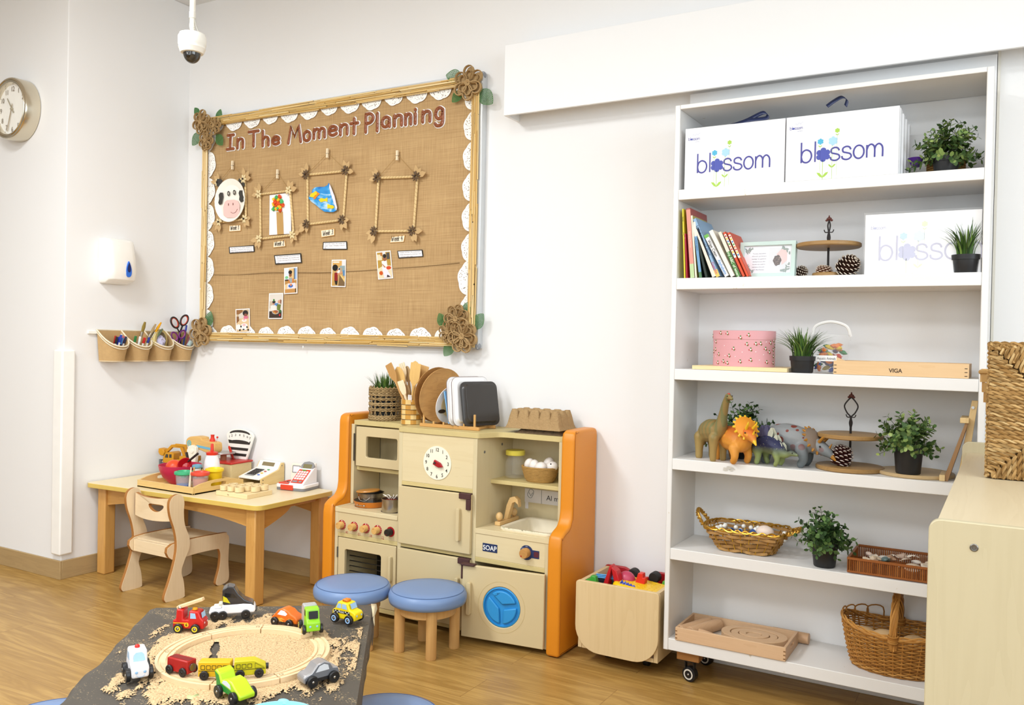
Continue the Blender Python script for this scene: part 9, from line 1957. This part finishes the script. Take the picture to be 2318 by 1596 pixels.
# taxi
r = car('toy_taxi', 'yellow wooden taxi with orange roof sign and chequered band', vplace(786, 1409), head((762, 1400), (812, 1411)), [(-.040, 0), (.040, 0), (.042, .018), (.038, .024), (.022, .028), (.014, .046), (-.020, .048), (-.030, .028), (-.040, .022)], .036, M('ecd013', .35, .5))
sidewin(r, [[(-.025, .030), (-.008, .030), (-.008, .043), (-.018, .043)], [(-.005, .030), (.014, .029), (.009, .043), (-.005, .043)]], .036, BLW)
sidewin(r, [[(-.036, .016), (.024, .016), (.022, .024), (-.034, .024)]], .036, M('232220'), 'black_band'); t = MB()
for k in range(10):
    x = -.034+k*.0058
    if 3 < k < 7: continue
    for s in (-1, 1): t.box(x, x+.0028, s*.0184, s*.0188, .030 if k % 2 else .0262, .0335 if k % 2 else .030)
t.text('TAXI', .0078, (-.006, -.0188, .0275), depth=0, bold=.02); t.build('chequer_print', M('e8e6dc'), r, local=True)
t = MB(Matrix.Translation((.0205, 0, .047)) @ Matrix.Rotation(-.42, 4, 'Y')); t.box(.0015, .0022, -.012, .012, -.007, .008); t.build('windscreen', BLW, r, local=True)
o = MB().box(-.012, .006, -.010, .010, .056, .064).build('roof_sign', M('e07c1c', .35), r, local=True, bev=.003); MB().text('TAXI', .0065, (-.003, -.0103, .0577), depth=0).build('sign_lettering', M('5a2c10'), o, local=True)
t = MB()
for s in (-1, 1): t.ell((.0422, s*.010, .024), (.001, .003, .003), 8, 5)
t.build('headlights', M('9fc3e2'), r, local=True); wheels(r, (-.025, .024), .0185, .0135, .010, '9cc0e8')
# white police car
r = car('toy_police_car', 'white wooden car with red roof light and smiling front, left of the track', vplace(311, 1535), head((300, 1505), (322, 1548)), [(-.040, 0), (.040, 0), (.043, .022), (.036, .028), (.018, .032), (.010, .056), (-.026, .058), (-.036, .03), (-.040, .02)], .038, M('f0eff2', .3, .5), bev=.005)
MB().ell((-.008, 0, .069), (.006, .006, .005), 14, 8).build('red_light', M('cf2a20', .3), r, local=True)
t = MB(Matrix.Translation((.0175, 0, .053)) @ Matrix.Rotation(-.35, 4, 'Y')); t.prism([(-.013, -.010), (.013, -.010), (.011, .004), (.006, .009), (-.006, .009), (-.011, .004)], .0, .0015, 'yz'); t.build('windscreen', BLW, r, local=True); sidewin(r, [[(-.022, .034), (.006, .034), (.0, .05), (-.018, .05)]], .038, BLW)
t = MB()
for s in (-1, 1): t.ell((.0432, s*.009, .025), (.001, .0032, .0032), 8, 5)
t.tube(spline([(.0440, -.009, .019), (.0440, -.004, .0145), (.0440, .004, .0145), (.0440, .009, .019)], 4), .0005, 4); t.build('printed_face', M('8fb8e0'), r, local=True); wheels(r, (-.022, .022), .0195, .0155, .010, None)
# silver beetle car
r = car('toy_silver_car', 'silver and grey wooden car beside the right of the track', vplace(720, 1547), head((755, 1528), (690, 1545)), [(-.044, 0), (.044, 0), (.046, .012), (.042, .018), (.026, .022), (.012, .038), (-.006, .042), (-.022, .036), (-.028, .024), (-.042, .022), (-.046, .01)], .036, M('a9a6a6', .25, .5, .4))
sidewin(r, [[(-.043, .001), (.041, .001), (.043, .011), (.024, .02), (.010, .036), (-.006, .040), (-.02, .034), (-.027, .022), (-.041, .02)]], .036, M('6f7176', .4), 'grey_side'); sidewin(r, [[(-.018, .022), (.016, .021), (.007, .034), (-.005, .037), (-.015, .033)]], .0372, M('d6d9de', .3)); sidewin(r, [[(-.043, .0), (.042, 0), (.04, .007), (-.043, .008)]], .0372, M('1c1c1e'), 'dark_sill'); wheels(r, (-.028, .026), .0185, .0135, .009)
# green racing car
r = car('toy_racing_car', 'two-tone green wooden racing car with rear wing at the bottom edge', vplace(533, 1584)+Vector((0, 0, .001)), head((503, 1560), (566, 1592)), [(-.046, .004), (.046, 0), (.048, .010), (.030, .020), (.012, .032), (-.010, .034), (-.028, .024), (-.036, .040), (-.052, .046), (-.056, .040), (-.048, .022)], .038, M('b6e021', .35, .5))
sidewin(r, [[(-.046, .006), (.040, .002), (.030, .010), (.0, .016), (-.030, .020), (-.038, .036), (-.054, .042), (-.046, .020)]], .038, M('2f8a34', .4), 'dark_green_side'); sidewin(r, [[(-.024, .022), (.012, .017), (.008, .026), (-.006, .031), (-.018, .029)]], .0385, M('dfe2e6')); wheels(r, (-.030, .028), .0195, .0135, .009)
# train wagons on the track
def wagon(name, lab, px_, to, prof, m, wd=.028):
    q = W('z', ST+.016, *px_); r = thing(name, lab, 'toy train', (q.x, q.y, ST+.0165), head(px_, to, ST+.016)); MB().prism(prof, -wd/2, wd/2).build('wagon_body', m, r, local=True, bev=.002); wheels(r, (-.021, .021), wd/2, .0105, .006, None, M('241f1e', .4), '3a3634'); return r
for nm, lab, p0, p1, prof, m in (('toy_wagon', 'red open toy wagon on the track, leftmost of the train', (411, 1524), (438, 1531), [(-.032, .006), (.032, .006), (.032, .036), (-.032, .036)], M('a81e18', .4)), ('toy_bus_wagon', 'deep yellow toy coach wagon, middle of the train', (488, 1534), (522, 1534), [(-.036, .006), (.036, .006), (.036, .040), (-.036, .040)], M('dfae14', .4)), ('toy_engine_wagon', 'greenish yellow sloped-nose toy engine, right end of the train', (565, 1530), (600, 1527), [(-.034, .006), (.036, .006), (.036, .026), (.010, .040), (-.034, .040)], M('c5b81c', .4))):
    r = wagon(nm, lab, p0, p1, prof, m)
    if 'red' in lab:
        MB().box(-.030, .030, -.008, .008, .030, .0365).build('load_groove', M('7a1512', .5), r, local=True); MB().cyl((.032, 0, .02), (.036, 0, .02), .009, n=20).build('magnet', METAL('9a9a9a', .3), r, local=True)
    else:
        t = MB(); xs = [-.028+.0125*k for k in range(5)] if 'coach' in lab else [-.028+.0125*k for k in range(3)]
        for x in xs:
            for s in (-1, 1): t.ring(rrect(.0098, .010, .001, x+.003, .028, 1), rrect(.0078, .008, .0008, x+.003, .028, 1), s*.014, s*.0146)
        for s in (-1, 1): t.box(-.034, .034, s*.014, s*.0145, .0195, .0207)
        if 'sloped' in lab:
            for s in (-1, 1): t.tube([(.012, s*.0142, .034), (.012, s*.0142, .022), (.032, s*.0142, .022), (.012, s*.0142, .034)], .0005, 4)
        t.build('printed_windows', M('3a3418'), r, local=True, sm=0); MB().cyl((.036, 0, .02), (.042, 0, .02), .007, n=16).build('magnet', M('2a2828', .4), r, local=True)
q = [W('z', ST+.004, *p) for p in ((420, 1568), (450, 1571), (452, 1581), (437, 1584), (424, 1582))]
tag(MB().add([tuple(p) for p in q], [tuple(range(5))]).build('paper_scrap', M('b9c48c', .6), None, sol=.0008), 'small torn green paper scrap in the sand', 'paper scrap')
# pale blue basin at the bottom edge
q = W('z', ST+.05, 622, 1640); c = Vector((q.x, q.y, ST+.004)); r = thing('blue_basin', 'pale blue plastic basin cut off by the bottom edge', 'basin', c); Rb = .078
MB().lathe([(0, 0), (Rb*.8, 0), (Rb*.93, .05), (Rb*1.04, .052), (Rb*1.05, .058), (Rb*.93, .060), (Rb*.90, .05), (Rb*.77, .005), (0, .005)], c, 48).build('basin_wall', M('8fd2ea', .35), r); MB().ell(c+Vector((-.045, .068, .056)), (.014, .010, .005), 12, 6).build('lug', M('8fd2ea', .35), r)
tag(MB().lathe([(0, .040), (Rb*.86, .040), (Rb*.86, .041), (0, .046)], c, 40).build('basin_filling', M('a9c4cf', .8, .2, 0, .2, 90, .6, 150)), 'pale blue-grey filling inside the basin', 'filling', None, 'stuff')
# stools at the bottom edge
for (x, y), lab in (((872, 1618), 'blue padded stool cut off at the bottom, right of the sand table'), ((118, 1630), 'blue padded stool cut off at the bottom left corner')):
    p = W('z', .25, x, y); dup(st, (p.x, p.y, 0), radians(20), lab)
